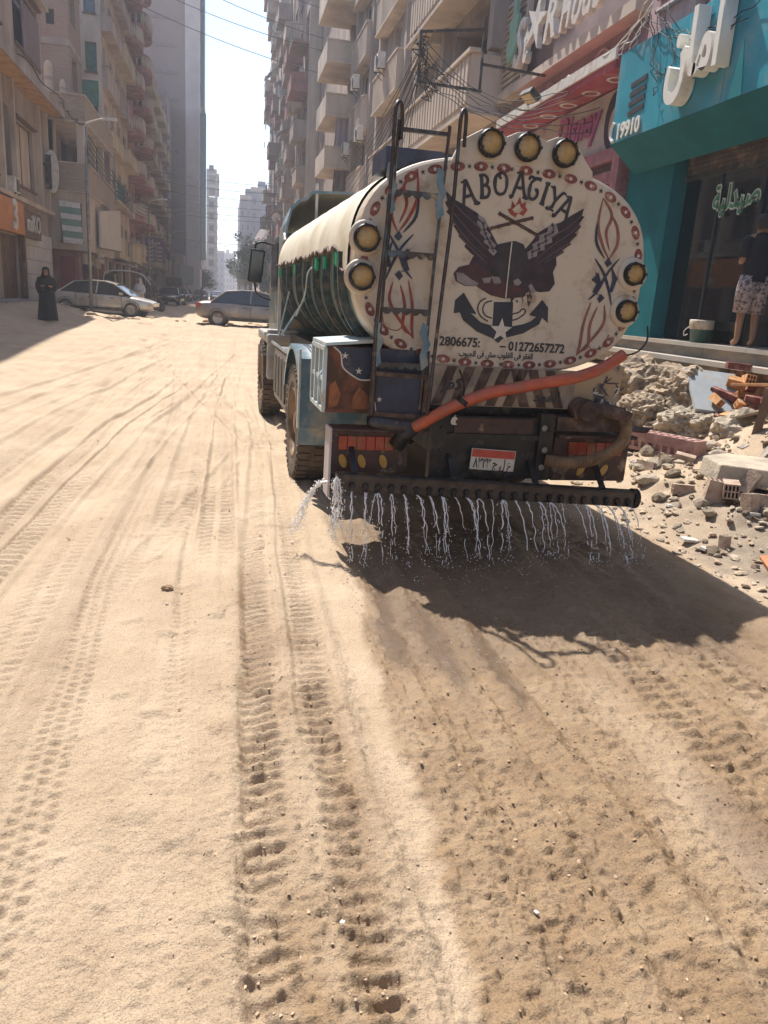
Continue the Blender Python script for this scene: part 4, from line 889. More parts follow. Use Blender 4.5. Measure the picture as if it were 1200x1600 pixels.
MB().tube(smooth_line([(-1.03, 1.75, 1.98), (-1.12, 1.9, 1.96), (-1.13, 2.05, 1.75), (-1.17, 2.35, 1.55)], 5), .008, 6).build('strap_rope', M['pale_blue'], TR)
for y in (.55, 1.15, 1.6, 3.2, 4.9):
    mb = MB()
    for k in range(3): mb.box((-HW - .03, y + (k - 1) * .035, TZ + .0 + .01 * k), (.02, .028, .085))
    mb.build('green_clamp', M['green_clip'], TR)
# cab
cb = MB()
prof = [(5.62, 1.05), (5.60, 2.45), (5.75, 2.56), (6.9, 2.58), (7.25, 2.50), (7.55, 1.9), (7.62, 1.05)]
M['cab_teal'] = mat('cab_teal', (.07, .12, .135), .45, var=.25, vs=3, dust=.3, ds=3, coat=.2)
L1 = [(-1.0, y, z) for y, z in prof]; n = len(prof)
cb.prism(L1, (2.0, 0, 0)); cabo = bevel(cb.build('cab', M['cab_teal'], TR), .05, 3)
MB().b2(-.92, .92, 5.585, 5.6, 1.9, 2.5).build('rear_window', mat('cab_back_grey', (.07, .075, .07), .5, var=.3, vs=4, dust=.3, ds=3), cabo)
MB().b2(-1.015, -1.002, 6.2, 7.1, 1.85, 2.45).build('side_window', M['glass'], cabo)
MB().b2(-.9, .9, 7.53, 7.56, 1.95, 2.45).build('windscreen', M['glass'], cabo)
mb = MB(); mb.b2(-1.15, 1.15, 7.5, 7.75, .5, .95); mb.build('bumper', M['grey_metal'], TR)
# roof deflector, open at the back, blue outside and cream inside
dp = [(x * .86, z - .14) for x, z in [(-1.12, 2.62), (-1.10, 2.82), (-1.04, 3.02), (-.92, 3.12), (-.80, 3.16), (-.72, 3.24), (-.2, 3.27), (.2, 3.27), (.72, 3.24), (.80, 3.16), (.92, 3.12), (1.04, 3.02), (1.10, 2.82), (1.12, 2.62)]]
r1 = [(x, 5.66, z) for x, z in dp]; r2 = [(x * .98, 6.7, 2.62 + (z - 2.62) * .75) for x, z in dp]; r3 = [(x * .9, 7.1, 2.62 + (z - 2.62) * .2) for x, z in dp]
mb = MB(); loft([r1, r2, r3], closed=False, mb=mb); loft([[(x * .975, y + .0, z - .03) for x, y, z in r] for r in (r1, r2, r3)], closed=False, mb=mb, mi=1)
loft([r1, [(x * .975, y, z - .03) for x, y, z in r1]], closed=False, mb=mb, mi=0)
mb.build('roof_deflector', [M['blue'], mat('deflector_inside', (.42, .38, .28), .7, var=.15, vs=2, dust=.2, ds=3)], TR, False)
MB().bar((-.55, 5.7, 2.66), (-.55, 5.7, 3.2), .035).build('deflector_strut', M['white_metal'], TR)
# mirrors and wheel arch step at the cab
for sgn in (-1,):
    mb = MB(); x = sgn * 1.05
    mb.tube(smooth_line([(x, 6.45, 2.42), (x - .15, 6.45, 2.45), (x - .24, 6.45, 2.42), (x - .26, 6.46, 2.3), (x - .25, 6.46, 1.85), (x - .2, 6.45, 1.72), (x - .02, 6.45, 1.66)], 5), .014, 8); mo = mb.build('mirror_arm', M['black_steel'], TR, True)
    mb = MB(); mb.box((x - .24, 6.40, 2.12), (.20, .07, .46), (0, R(6), 0)); bevel(mb.build('mirror', M['black_steel'], mo), .02)
    mb = MB(); mb.box((x - .24, 6.362, 2.12), (.16, .006, .40), (0, R(6), 0)); mb.build('mirror_glass', M['glass'], mo)
mb = MB(); mb.b2(-1.17, -.75, 5.55, 5.75, .6, 1.28); mb.b2(-1.18, -.7, 5.5, 7.3, 1.08, 1.22); bevel(mb.build('wheel_arch', mat('dusty_arch', (.33, .33, .31), .6, var=.25, vs=5, dust=.35, ds=4), TR), .03)
mb = MB(); mb.b2(.8, 1.2, 5.5, 7.3, 1.05, 1.22); mb.build('wheel_arch', M['blue'], TR)
MB().bar((-1.02, 5.60, 1.2), (-1.02, 5.60, 2.6), .04).build('grab_rail', M['white_metal'], TR)

# water falling from the nozzles: each stream a thing of its own
wm = bpy.data.materials.new('water'); wm.use_nodes = True
p = wm.node_tree.nodes['Principled BSDF']; p.inputs['Base Color'].default_value = (1.0, .975, .94, 1); p.inputs['Roughness'].default_value = .08; p.inputs['IOR'].default_value = 1.33; p.inputs['Transmission Weight'].default_value = .12; p.inputs['Specular IOR Level'].default_value = .9
rw = random.Random(21); TW = Matrix.Rotation(R(1.3), 4, 'Z'); TW.translation = Vector((1.93, 5.25, 0))
def stream(p0, vel, seed, r0=.0045, strands=2, drops=14, name='water_stream', label='thin stream of water falling from the spray bar onto the sand', cat='water stream', group='streams of water under the spray bar'):
    r = random.Random(seed); mb = MB(); p0 = Vector(p0)
    for s_ in range(strands):
        pts = []; rs = []; ph = r.uniform(0, 6); amp = r.uniform(.004, .012); T = .31 * r.uniform(.96, 1.0)
        T *= r.uniform(.82, 1.0) if s_ else 1.0; off = Vector((r.uniform(-.012, .012), r.uniform(-.01, .01), 0)); vx = vel + Vector((r.uniform(-.12, .12), r.uniform(-.1, .1), 0))
        n = 26
        for i in range(n + 1):
            t = T * i / n; q = p0 + off * min(1, i / 5) + vx * t + Vector((0, 0, -4.9 * t * t)); k = i / n
            q += Vector((amp * math.sin(ph + i * 1.1) * k, 0, 0)) + Vector((r.uniform(-.003, .003), r.uniform(-.003, .003), 0)) * (.4 + k)
            pts.append(q); rs.append(r0 * (1.15 - .55 * k) * r.uniform(.55, 1.35))
            if q.z < .03: break
        brk = [0] + sorted(r.sample(range(int(n * .72), len(pts)), min(2, max(0, len(pts) - int(n * .72) - 1)))) + [len(pts)]
        for a, b in zip(brk[:-1], brk[1:]):
            if b - a > 2: mb.tube(pts[a:b - (1 if a else 0)], rs[a:b - (1 if a else 0)], 5)
        for _ in range(drops):
            i = int(len(pts) * (1 - r.random() ** 1.8 * .8)) - 1; q = pts[max(i, 3)] + Vector((r.gauss(0, .014), r.gauss(0, .014), r.uniform(-.02, .02))); s = r.uniform(.0018, .0045)
            mb.add([(q.x + v[0] * s, q.y + v[1] * s, q.z + v[2] * s * 1.5) for v in ico], icf)
    return tag(mb.build(name, wm, None, True), label, cat, group)
for k in range(NOZ):
    t = .045 + .93 * k / (NOZ - 1); q = TW @ bar_pt(t, -.075, -.05)
    n_ = 1 + (rw.random() < .65)
    for j in range(n_):
        stream(q, Vector((rw.uniform(-.12, .2) + (t - .35) * .5, -rw.uniform(.3, 1.0), .0)), k * 7 + j, rw.uniform(.0028, .0052), rw.choice((1, 1, 2)), rw.choice((8, 14, 22)))
q = TW @ bar_pt(-.01, -.03, -.02)
stream(q + Vector((.02, -.02, .05)), Vector((.02, -.25, 0)), 500, .0062, 6, 90, 'water_gush', 'thick splash of water pouring off the left end of the spray bar', 'water splash', 'splashes off the left end of the bar')
stream(q + Vector((-.02, .08, .0)), Vector((-.75, .25, .12)), 501, .0048, 6, 80, 'water_gush', 'spray of water shooting sideways towards the rear tyre', 'water splash', 'splashes off the left end of the bar')
# droplets in the air around the bar
mb = MB()
for _ in range(600):
    q = TW @ (bar_pt(rw.random(), rw.gauss(-.42, .16), 0)); z = .01 + .40 * rw.random() ** 2.4; s = rw.uniform(.0012, .0032)
    mb.add([(q.x + v[0] * s, q.y + v[1] * s, z + v[2] * s) for v in ico], icf)
tag(mb.build('water_droplets', wm), 'loose droplets flying around the streams', kind='stuff')
# ---------------------------------------------------------------- buildings
def grid_wall(mb, P, u0, u1, v0, v1, ops, depth, mi=0, mr=None):
    us = sorted({u0, u1} | {o[0] for o in ops} | {o[1] for o in ops}); vs_ = sorted({v0, v1} | {o[2] for o in ops} | {o[3] for o in ops})
    us = [u for u in us if u0 <= u <= u1]; vs_ = [v for v in vs_ if v0 <= v <= v1]
    for i in range(len(us) - 1):
        run = None
        for j in range(len(vs_) - 1):
            cu, cv = (us[i] + us[i + 1]) / 2, (vs_[j] + vs_[j + 1]) / 2
            solid = not any(o[0] < cu < o[1] and o[2] < cv < o[3] for o in ops)
            if solid and run is None: run = j
            if run is not None and (not solid or j == len(vs_) - 2):
                e = j if not solid else j + 1
                mb.add([P(us[i], vs_[run], 0), P(us[i + 1], vs_[run], 0), P(us[i + 1], vs_[e], 0), P(us[i], vs_[e], 0)], [(0, 1, 2, 3)], mi); run = None
    for o in ops:
        d = o[4] if len(o) > 4 else depth; a, b, c, e = o[:4]
        f = [P(a, c, 0), P(b, c, 0), P(b, e, 0), P(a, e, 0)]; k = [P(a, c, d), P(b, c, d), P(b, e, d), P(a, e, d)]
        mb.add(f + k, [(0, 4, 5, 1), (1, 5, 6, 2), (2, 6, 7, 3), (3, 7, 4, 0)], mi)
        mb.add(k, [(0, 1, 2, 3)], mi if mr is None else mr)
def side_plane(X, s): return lambda u, v, d: (X - s * d, u, v)      # wall facing the street; u runs along the street
def front_plane(Yf): return lambda u, v, d: (u, Yf + d, v)         # wall facing the camera end of the street
WC = {}
def window(par, P, o, style='plain', fm='wood', pm='glass', depth=.2, slats=False, rel=None):
    """frame with a pane set into opening o = (u0, u1, v0, v1); shares meshes between equal windows"""
    u0, u1, v0, v1 = o[:4]; w, h = round(u1 - u0, 2), round(v1 - v0, 2)
    e = Vector(P(u0 + 1, v0, 0)) - Vector(P(u0, v0, 0)); dd = Vector(P(u0, v0, 1)) - Vector(P(u0, v0, 0))
    key = (w, h, style, fm, pm, tuple(round(q, 1) for q in e), tuple(round(q, 1) for q in dd), depth)
    org = Vector(P(u0, v0, 0))
    if key not in WC:
        L = lambda u, v, d: tuple(e * u + dd * d + Vector((0, 0, v)))
        f = MB(); t = .07; z0 = depth - .08
        def bx(a, b, c, d_, n0, n1, mb):
            q = [L(a, c, n0), L(b, c, n0), L(b, d_, n0), L(a, d_, n0)]; r = [L(a, c, n1), L(b, c, n1), L(b, d_, n1), L(a, d_, n1)]
            mb.add(q + r, [(0, 1, 2, 3), (7, 6, 5, 4), (0, 4, 5, 1), (1, 5, 6, 2), (2, 6, 7, 3), (3, 7, 4, 0)])
        bx(.01, t, .01, h - .01, z0, z0 + .06, f); bx(w - t, w - .01, .01, h - .01, z0, z0 + .06, f)
        bx(t, w - t, .01, t, z0, z0 + .06, f); bx(t, w - t, h - t, h - .01, z0, z0 + .06, f)
        if w > .9: bx(w / 2 - .025, w / 2 + .025, t, h - t, z0 + .004, z0 + .056, f)
        bx(-.06, w + .06, -.09, -.01, -.10, .08, f)
        if style == 'box': bx(-.08, w + .08, h + .01, h + .07, -.22, .02, f)
        p_ = MB()
        if style == 'shut':
            n = int(h / .14)
            for k in range(n): bx(t, w - t, t + (h - 2 * t) * k / n + .015, t + (h - 2 * t) * (k + 1) / n - .012, z0 + .015, z0 + .04, p_)
            bx(t, w - t, t, h - t, z0 + .045, z0 + .055, p_)
        else: bx(t, w - t, t, h - t, z0 + .03, z0 + .05, p_)
        WC[key] = (f.mesh('window', M[fm]), p_.mesh('pane' if style != 'shut' else 'shutter', M[pm]))
    fm_, pm_ = WC[key]
    w_ = link('window', fm_, par, org - Vector(par.location)); link('pane' if style != 'shut' else 'shutter', pm_, w_)
    return w_
def local(par, mb):
    l = par.location
    mb.v = [(x - l[0], y - l[1], z - l[2]) for x, y, z in mb.v]; return mb
def part(name, mb, m, par, smooth=False): return local(par, mb).build(name, m, par, smooth)
def block(par, X, s, Xb, y0, y1, z0, z1, sops=(), fops=(), m='plaster', name='wall', depth=.25, roof=True, inner=None, far_wall=True):
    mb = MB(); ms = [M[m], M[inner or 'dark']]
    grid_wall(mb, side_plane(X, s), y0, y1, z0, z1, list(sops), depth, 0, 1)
    xa, xb = (Xb, X) if s > 0 else (X, Xb)
    grid_wall(mb, front_plane(y0), xa, xb, z0, z1, list(fops), depth, 0, 1)
    mb.add([(xa, y1, z0), (xb, y1, z0), (xb, y1, z1), (xa, y1, z1)], [(0, 1, 2, 3)])
    mb.add([(xa, y0, z1), (xb, y0, z1), (xb, y1, z1), (xa, y1, z1)], [(0, 1, 2, 3)])
    mb.add([(xa, y0, z0), (xb, y0, z0), (xb, y1, z0), (xa, y1, z0)], [(0, 1, 2, 3)])
    mb.add([(Xb, y0, z0), (Xb, y1, z0), (Xb, y1, z1), (Xb, y0, z1)], [(0, 1, 2, 3)])
    return part(name, mb, ms, par)
def balcony(par, X, s, y0, y1, z, out, h=1.0, m='plaster_light', rail=None, t=.1, ztop=None, balu=None):
    """slab with parapet sticking out of a street wall; rail: open bars instead of a solid parapet"""
    mb = MB(); xo = X + s * out; a, b = min(X, xo), max(X, xo)
    mb.b2(a, b, y0, y1, z - .15, z)
    if not rail:
        mb.b2(xo - s * t if s > 0 else xo, xo if s > 0 else xo - s * t, y0, y1, z, z + h)
        for yy in (y0, y1 - t): mb.b2(min(X, xo - s * t), max(X, xo - s * t), yy, yy + t, z, z + h)
        mb.b2(a - .03, b + .03, y0 - .03, y1 + .03, z - .2, z - .15); xr = xo - s * t / 2
        mb.b2(xr - .09, xr + .09, y0 - .02, y1 + .02, z + h, z + h + .06); mb.b2(min(X, xo), max(X, xo), y0 - .02, y0 + t + .02, z + h + .002, z + h + .058)
    bo = part('balcony', mb, M[m], par)
    if rail:
        r = MB(); xr = xo - s * .04
        r.bar((xr, y0, z + h), (xr, y1, z + h), .05); r.bar((X, y0 + .03, z + h), (xr, y0 + .03, z + h), .05); r.bar((X, y1 - .03, z + h), (xr, y1 - .03, z + h), .05)
        n = int((y1 - y0) / .18)
        for k in range(n + 1): r.bar((xr, y0 + (y1 - y0) * k / n, z), (xr, y0 + (y1 - y0) * k / n, z + h), .03 if rail != 'baluster' else .09)
        n = int(out / .18)
        for k in range(n): r.bar((X + s * out * k / n, y0 + .03, z), (X + s * out * k / n, y0 + .03, z + h), .03 if rail != 'baluster' else .09)
        rr = part('railing', r, M[balu or 'grey_metal'], par)
    return bo
ORD = ['ground', 'first', 'second', 'third', 'fourth', 'fifth', 'sixth', 'seventh', 'eighth', 'ninth', 'tenth', 'eleventh', 'twelfth', 'thirteenth', 'fourteenth', 'fifteenth']

# ---- left side of the street
GL_ = .78
# miKO corner house
A_ = root('shop_building', 'tan building with a brown miKO shop sign, at the left edge of the street', 'building', (-8.2, 30, GL_))
so = [(35.9, 39.3, 5.5, 8.0), (31.6, 33.2, 5.5, 8.0), (33.0, 35.6, .95, 3.4), (27, 32.4, .95, 3.4), (33.9, 35.4, 5.3, 8.2, 1.0)]
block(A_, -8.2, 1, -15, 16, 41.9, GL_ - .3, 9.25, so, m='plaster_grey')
P = side_plane(-8.2, 1)
w = window(A_, P, so[0], 'box', 'wood', 'plaster_light'); window(A_, P, so[1], 'plain', 'wood', 'glass')
s2 = [(36.1, 40.4, 10.75, 13.0), (30, 34, 10.75, 13), (36.1, 40.4, 14, 16.2)]
block(A_, -8.0, 1, -15, 16, 41.1, 9.45, 17.2, s2, m='plaster')
P2 = side_plane(-8.0, 1)
for o in s2: window(A_, P2, o, 'box', 'wood', 'glass')
part('curtain', MB().b2(-7.98, -7.93, 37.4, 40.5, 10.6, 12.6), mat('window_curtain', (.22, .16, .17), .9, var=.3, vs=3, stretch=(1, 5, .4)), A_)
part('window_hood', MB().b2(-8.0, -7.6, 36.0, 41.1, 13.25, 13.4), M['plaster_light'], A_)
part('canopy_board', MB().b2(-15, -7.35, 16, 42.2, 9.27, 9.44), mat('orange_board', (.50, .27, .09), .8, var=.25, vs=2, dust=.2, ds=2), A_)
part('canopy_rim', MB().b2(-7.35, -7.28, 16, 42.2, 9.2, 9.55), M['plaster_grey'], A_)
for y in (31.0, 33.6, 35.5, 40.1, 41.7): part('pilaster', MB().b2(-8.2, -8.02, y, y + .22, 4.8, 9.27), M['plaster_light'], A_)
part('cornice', MB().b2(-8.2, -7.9, 16, 42.0, 4.78, 4.95), M['plaster_light'], A_)
for i, y in enumerate((33.05, 33.92, 34.8)): part('shop_door', MB().b2(-8.36, -8.3, y, y + .82, .95, 3.38), M['wood'], A_)
part('marble_cladding', MB().b2(-8.2, -8.12, 35.75, 42.0, GL_ - .2, 3.76), M['white_tile'], A_)
part('threshold', MB().b2(-8.3, -7.5, 30, 42.3, GL_ - .3, GL_ + .16), M['concrete'], A_)
part('column', MB().b2(-8.2, -7.95, 35.65, 35.9, GL_, 3.5), M['wood'], A_)
sg = root('shop_sign', 'brown and orange sign board reading miKO over the shop at the left edge', 'shop sign', (-8.0, 35, 4.2))
part('board', MB().b2(-8.1, -7.85, 35.25, 38.5, 3.42, 4.5), mat('sign_brown', (.15, .09, .06), .6, var=.2, vs=2), sg)
part('orange_board', MB().b2(-8.1, -7.80, 29.5, 35.2, 3.45, 4.65), mat('sign_orange', (.52, .20, .06), .5, var=.15, vs=2), sg)
YZ = ((0, 1, 0), (0, 0, 1)); NYZ = ((0, -1, 0), (0, 0, 1))
text('lettering', 'miKO', 1.0, M['white_metal'], sg, (.20, 1.9, -.22), basis=YZ, depth=.02, bold=.0, width=2.4)
text('lettering', '3', 1.5, M['white_metal'], sg, (.24, -1.4, -.15), basis=YZ, depth=.03, bold=.05)
t = root('projecting_sign', 'pale oval blade sign sticking out of the tan building', 'sign', (-7.8, 41.3, 6.7))
mb = MB(); mb.prism([(.35 * math.sin(a) * .8, -.1, .95 * math.cos(a)) for a in [2 * math.pi * k / 20 for k in range(20)]], (0, .2, 0)); mb.build('panel', M['white_metal'], t)
MB().b2(-.4, 0, -.04, .04, .25, .35).build('bracket', M['dark_metal'], t)
MB().b2(-.30, -.02, -.14, -.102, -.8, .7).build('dark_face', M['dark_metal'], t)
# brick house with terraces
B_ = root('brick_building', 'brick building with deep open balconies and a terrace, beside the miKO shop', 'building', (-6.5, 42.5, GL_))
fo1 = [(-7.75, -6.75, 3.7, 5.5)]
block(B_, -7.1, 1, -15, 43.3, 52.4, GL_ - .3, 3.28, [(44.2, 46.6, GL_, 2.9), (47.4, 49.4, GL_, 2.9), (50, 52, GL_, 2.9)], [(-8.0, -7.3, GL_, 3.0)], 'red_plaster')
block(B_, -6.5, 1, -15, 42.5, 52.5, 3.3, 6.0, [(46.2, 48, 3.9, 5.2)], fo1, 'plaster_light')
window(B_, front_plane(42.5), fo1[0], 'shut', 'wood', 'green_shutter')
block(B_, -6.42, 1, -15, 42.4, 52.6, 6.03, 7.3, (), (), 'brick_tan', 'parapet')
for z in (5.98, 7.3, 9.15, 10.32): part('coping', MB().b2(-15, -6.36, 42.34, 52.65, z, z + .05), M['plaster_light'], B_)
block(B_, -8.2, 1, -15, 44.5, 52.4, 7.3, 9.2, [(46, 49, 7.35, 9.0)], (), 'plaster_mauve')
for (x, y) in ((-8.0, 42.6), (-6.7, 42.6), (-6.7, 46.1), (-6.7, 49.2), (-6.7, 52.3)): part('column', MB().b2(x - .16, x + .16, y - .1, y + .2, 7.35, 9.15), M['plaster_light'], B_)
part('end_wall', MB().b2(-15, -7.95, 42.5, 42.7, 7.35, 9.15), M['plaster_light'], B_)
part('drape', MB().b2(-6.62, -6.58, 49.4, 52.2, 7.35, 9.1), mat('mauve_drape', (.18, .12, .13), .9, var=.3, vs=4, stretch=(1, 5, .3)), B_)
block(B_, -6.42, 1, -15, 42.4, 52.6, 9.2, 10.32, (), (), 'brick_tan', 'parapet')
block(B_, -7.65, 1, -15, 46.2, 49.9, 10.37, 17.8, [(46.9, 48.4, z, z + 1.6) for z in (11.5, 14.6)], [(-8.7, -8.3, z, z + .7) for z in (14.2,)], 'brick')
for z in (13.3, 16.4): part('floor_band', MB().b2(-15, -7.60, 46.14, 49.9, z, z + .3), M['plaster_grey'], B_)
part('green_hoarding', MB().b2(-7.7, -6.8, 50.0, 50.1, 11.4, 12.7), M['green_shutter'], B_)
for x, h, r in ((-8.2, 1.55, .22), (-7.58, .8, .17)):
    v = root('vent_pipe', ('tall' if h > 1 else 'short') + ' pale round-topped vent standing on the brick terrace', 'vent', (x, 43.6, 10.37))
    mb = MB(); mb.lathe([(r, 0), (r * .95, h - .3), (r * .8, h - .12), (r * .4, h), (.001, h + .02)], 14); mb.build('pipe', M['plaster_light'], v, True)
    MB().lathe([(r * 1.1, h * .45), (r * 1.12, h * .5), (r * 1.1, h * .55)], 14).build('collar', M['plaster_grey'], v)
aw = root('striped_awning', 'white and green striped cloth hung over the window of the brick building', 'awning', (-7.2, 42.3, 4.6))
for k in range(7): MB().add([(-.55 + .03 * k, -.02 - .05 * k, .95 - .28 * k), (.42 + .02 * k, -.02 - .05 * k, .90 - .28 * k), (.44 + .02 * k, -.07 - .05 * k, .64 - .28 * k), (-.53 + .03 * k, -.07 - .05 * k, .68 - .28 * k)], [(0, 1, 2, 3)]).build('cloth_strip', M['white_metal'] if k % 2 == 0 else mat('awning_green', (.16, .27, .20), .8), aw)
bb = root('billboard', 'blank pale billboard fixed to the brick building above the shops', 'billboard', (-6.3, 44.5, 4.6))
bp = MB().add([(.06, .6, -.98), (.5, 5.5, -.9), (.5, 5.5, 1.35), (.06, .6, .85)], [(0, 1, 2, 3)]); bp.v += [(x - .1, y, z) for x, y, z in bp.v[:4]]; bp.f += [(7, 6, 5, 4), (0, 4, 5, 1), (1, 5, 6, 2), (2, 6, 7, 3), (3, 7, 4, 0)]; bp.m += [0] * 5
bp.build('panel', mat('blank_poster', (.52, .46, .40), .7, var=.08, vs=.8), bb)
MB().bar((.0, .6, -1.0), (.45, 5.6, -.95), .08).build('frame', M['wood'], bb)
for k, (x, w, c) in enumerate(((-8.0, .7, (.22, .03, .04)),)):
    part('shop_front', MB().b2(x, x + w, 43.24, 43.29, GL_, 3.0), mat('shop_red', c, .6, var=.2), B_)
for y0, y1, z0, z1, c, l in ((44, 47, 3.0, 3.55, (.5, .45, .38), 'cream fascia board over the garage door under the billboard'), (47.3, 49.5, 2.9, 3.4, (.35, .3, .26), 'small grey fascia board under the billboard')):
    o = part('fascia', MB().b2(-7.05, -6.9, y0, y1, z0 - .3, z1 - .3), mat('fascia', c, .7), B_)

# yellow plaster building with balconies
C_ = root('apartment_building', 'tan apartment building with slanting rows of plaster balconies, behind the brick one', 'building', (-7.0, 53, .6))
floors = [3.6, 6.9, 10.1, 13.2, 16.3, 19.4, 22.5]
so = []
for z in floors: so += [(53.6, 55.2, z + .2, z + 2.3, .9), (56.6, 58.4, z + .8, z + 2.2), (59.6, 61.6, z + .2, z + 2.3, .9), (63, 64.8, z + .8, z + 2.2)]
so += [(53.6, 56.5, .8, 3.2), (57.2, 60, .8, 3.2), (60.8, 64.5, .8, 3.2)]
fo = [(-7.9, -7.25, z + .6, z + 2.2) for z in floors]
block(C_, -7.0, 1, -16, 53, 66, .3, 26, so, fo, 'plaster_light')
for i, o in enumerate(fo): window(C_, front_plane(53), o, 'shut' if i % 2 else 'plain', 'wood', 'green_shutter' if i % 2 else 'glass')
for i, z in enumerate(floors):
    window(C_, side_plane(-7.0, 1), (56.6, 58.4, z + .8, z + 2.2), 'shut', 'wood', 'shutter_wood'); window(C_, side_plane(-7.0, 1), (63, 64.8, z + .8, z + 2.2), 'plain', 'wood', 'glass')
    balcony(C_, -7.0, 1, 53.1, 58.8, z, (.75, .75, .5, .35, .6, .35, .5)[i], (1.05, 1.05, .7, 1.0, .6, 1.0, .9)[i], 'plaster_yellow' if i in (0, 1, 2) else 'plaster', rail='bars' if i == 1 else None, balu='green_shutter')
    balcony(C_, -7.0, 1, 59.3, 65.6, z + .02, (.9, .5, .8, .45, .7, .5, .8)[i], (1.0, .8, .6, 1.1, .9, .7, 1.0)[i], 'plaster_yellow' if i % 2 == 0 else 'plaster')
part('awning', MB().add([(-7, 53.6, 3.45), (-7, 61, 3.45), (-5.6, 61.2, 2.95), (-5.5, 53.4, 2.9)], [(0, 1, 2, 3)]), M['wood'], C_)
# red rounded balconies
D_ = root('apartment_building', 'apartment building with dark red rounded balconies and pale balusters', 'building', (-7.4, 66, .6))
fl = [4.0 + 3.1 * k for k in range(9)]
so = [(67, 69.2, z + .1, z + 2.4, 1.2) for z in fl] + [(71, 72.6, z + .7, z + 2.1) for z in fl] + [(74.5, 78.5, z + .1, z + 2.4, 1.2) for z in fl] + [(67, 70, .8, 3.3), (71, 74, .8, 3.3), (75, 79, .8, 3.3)]
block(D_, -7.4, 1, -16, 66.1, 80, .3, 33, so, (), 'red_plaster')
for z in fl:
    window(D_, side_plane(-7.4, 1), (71, 72.6, z + .7, z + 2.1), 'shut', 'wood', 'shutter_wood')
    for (y0, y1) in ((66.3, 70.4), (74, 79.2)):
        pts = [(-7.4, y0)] + [(-7.4 + 1.45 * math.sin(math.pi * k / 10) ** .45, y0 + (y1 - y0) * (.5 - .5 * math.cos(math.pi * k / 10))) for k in range(1, 10)] + [(-7.4, y1)]
        mb = MB(); mb.prism([(x, y, z - .35) for x, y in pts], (0, 0, .4)); mb.prism([(x, y, z + .92) for x, y in pts][:-1] + [(-7.4, y1, z + .92)], (0, 0, .1))
        bl = part('balcony', mb, M['plaster_yellow'] if z < 6 else M['red_plaster'], D_)
        mb = MB()
        for (xa, ya), (xb, yb) in zip(pts[:-1], pts[1:]):
            for k in range(2):
                t_ = k / 2; x, y = xa + (xb - xa) * t_, ya + (yb - ya) * t_; mb.tube([(x, y, z + .05), (x, y, z + .4), (x, y, z + .92)], [.05, .1, .05], 6)
        part('balustrade', mb, M['plaster_light'], D_)
# yellow-beige terrace of flats
E_ = root('apartment_building', 'lower beige apartment building with yellowish balconies, beside the red balconies', 'building', (-7.6, 80, .6))
fl = [4 + 3.05 * k for k in range(6)]
so = [(y, y + 2.2, z + .1, z + 2.3, 1.0) for z in fl for y in (81, 87.5, 94, 100.5)] + [(y, y + 1.4, z + .7, z + 2.1) for z in fl for y in (84.6, 91, 97.6)] + [(y, y + 4, .8, 3.3) for y in (81, 86, 91, 96)]
block(E_, -7.6, 1, -16, 80.1, 106, .3, 23.2, so, (), 'plaster')
for z in fl:
    for y in (84.6, 91, 97.6): window(E_, side_plane(-7.6, 1), (y, y + 1.4, z + .7, z + 2.1), 'shut', 'wood', 'green_shutter' if (y + z) % 2 > 1 else 'shutter_wood')
    for y in (80.4, 86.9, 93.4, 99.9): balcony(E_, -7.6, 1, y, y + 3.6, z, 1.5, 1.0, 'plaster_yellow')
# big tower with a brick end wall and a pale corner strip
F_ = root('tower_block', 'very tall tower with a bare purplish brick end wall and a pale corner strip', 'tower', (-4.75, 115, .5))
M['strip_white'] = mat('strip_white', (.62, .58, .56), .85, var=.08, vs=.5)
block(F_, -4.75, 1, -22, 115, 145, .3, 58, (), [(-12, -11, z, z + 1.4) for z in range(6, 56, 3)], 'brick_mauve')
for k in range(17): part('floor_band', MB().b2(-22, -5.6, 114.9, 115.0, 3.6 + 3.15 * k, 4.0 + 3.15 * k), mat('faint_band', (.27, .21, .20), .9, var=.2) if k == 0 else bpy.data.materials['faint_band'], F_)
F2 = [(y, y + 3.4, z, z + 1.8) for z in [5 + 3.15 * k for k in range(16)] for y in (116.5, 123)]
block(F_, -2.9, 1, -4.74, 114.6, 130, .3, 52, F2, (), 'strip_white', 'corner_strip')
for o in F2: window(F_, side_plane(-2.9, 1), o, 'plain', 'grey_metal', 'glass')
part('glass_bay', MB().b2(-2.9, -2.3, 118, 128, 26, 47), M['glass'], F_); part('glass_bay', MB().b2(-2.9, -2.1, 117, 121, 6, 25), M['glass'], F_)
part('shop_block', MB().b2(-7.2, -4.8, 108, 114.5, .3, 6.2), M['plaster_light'], F_); part('shop_shutter', MB().b2(-7.0, -5.0, 107.9, 108, .6, 3.2), M['dark_metal'], F_)
E2 = root('apartment_building', 'narrow brown building with a few dark windows between the beige flats and the tower', 'building', (-6.6, 107, .5))
so = [(108 + 3 * k, 109.6 + 3 * k, z, z + 1.5) for z in (5, 8.2, 11.4, 14.6, 17.8) for k in range(2)]; fo = [(-8.2, -7.2, z, z + 1.5) for z in (5, 8.2, 11.4, 14.6, 17.8)]
block(E2, -6.6, 1, -14, 106.2, 114.4, 6.3, 25, so, fo, 'plaster_mauve')
for o in fo: window(E2, front_plane(106.2), o, 'shut', 'wood', 'shutter_wood')
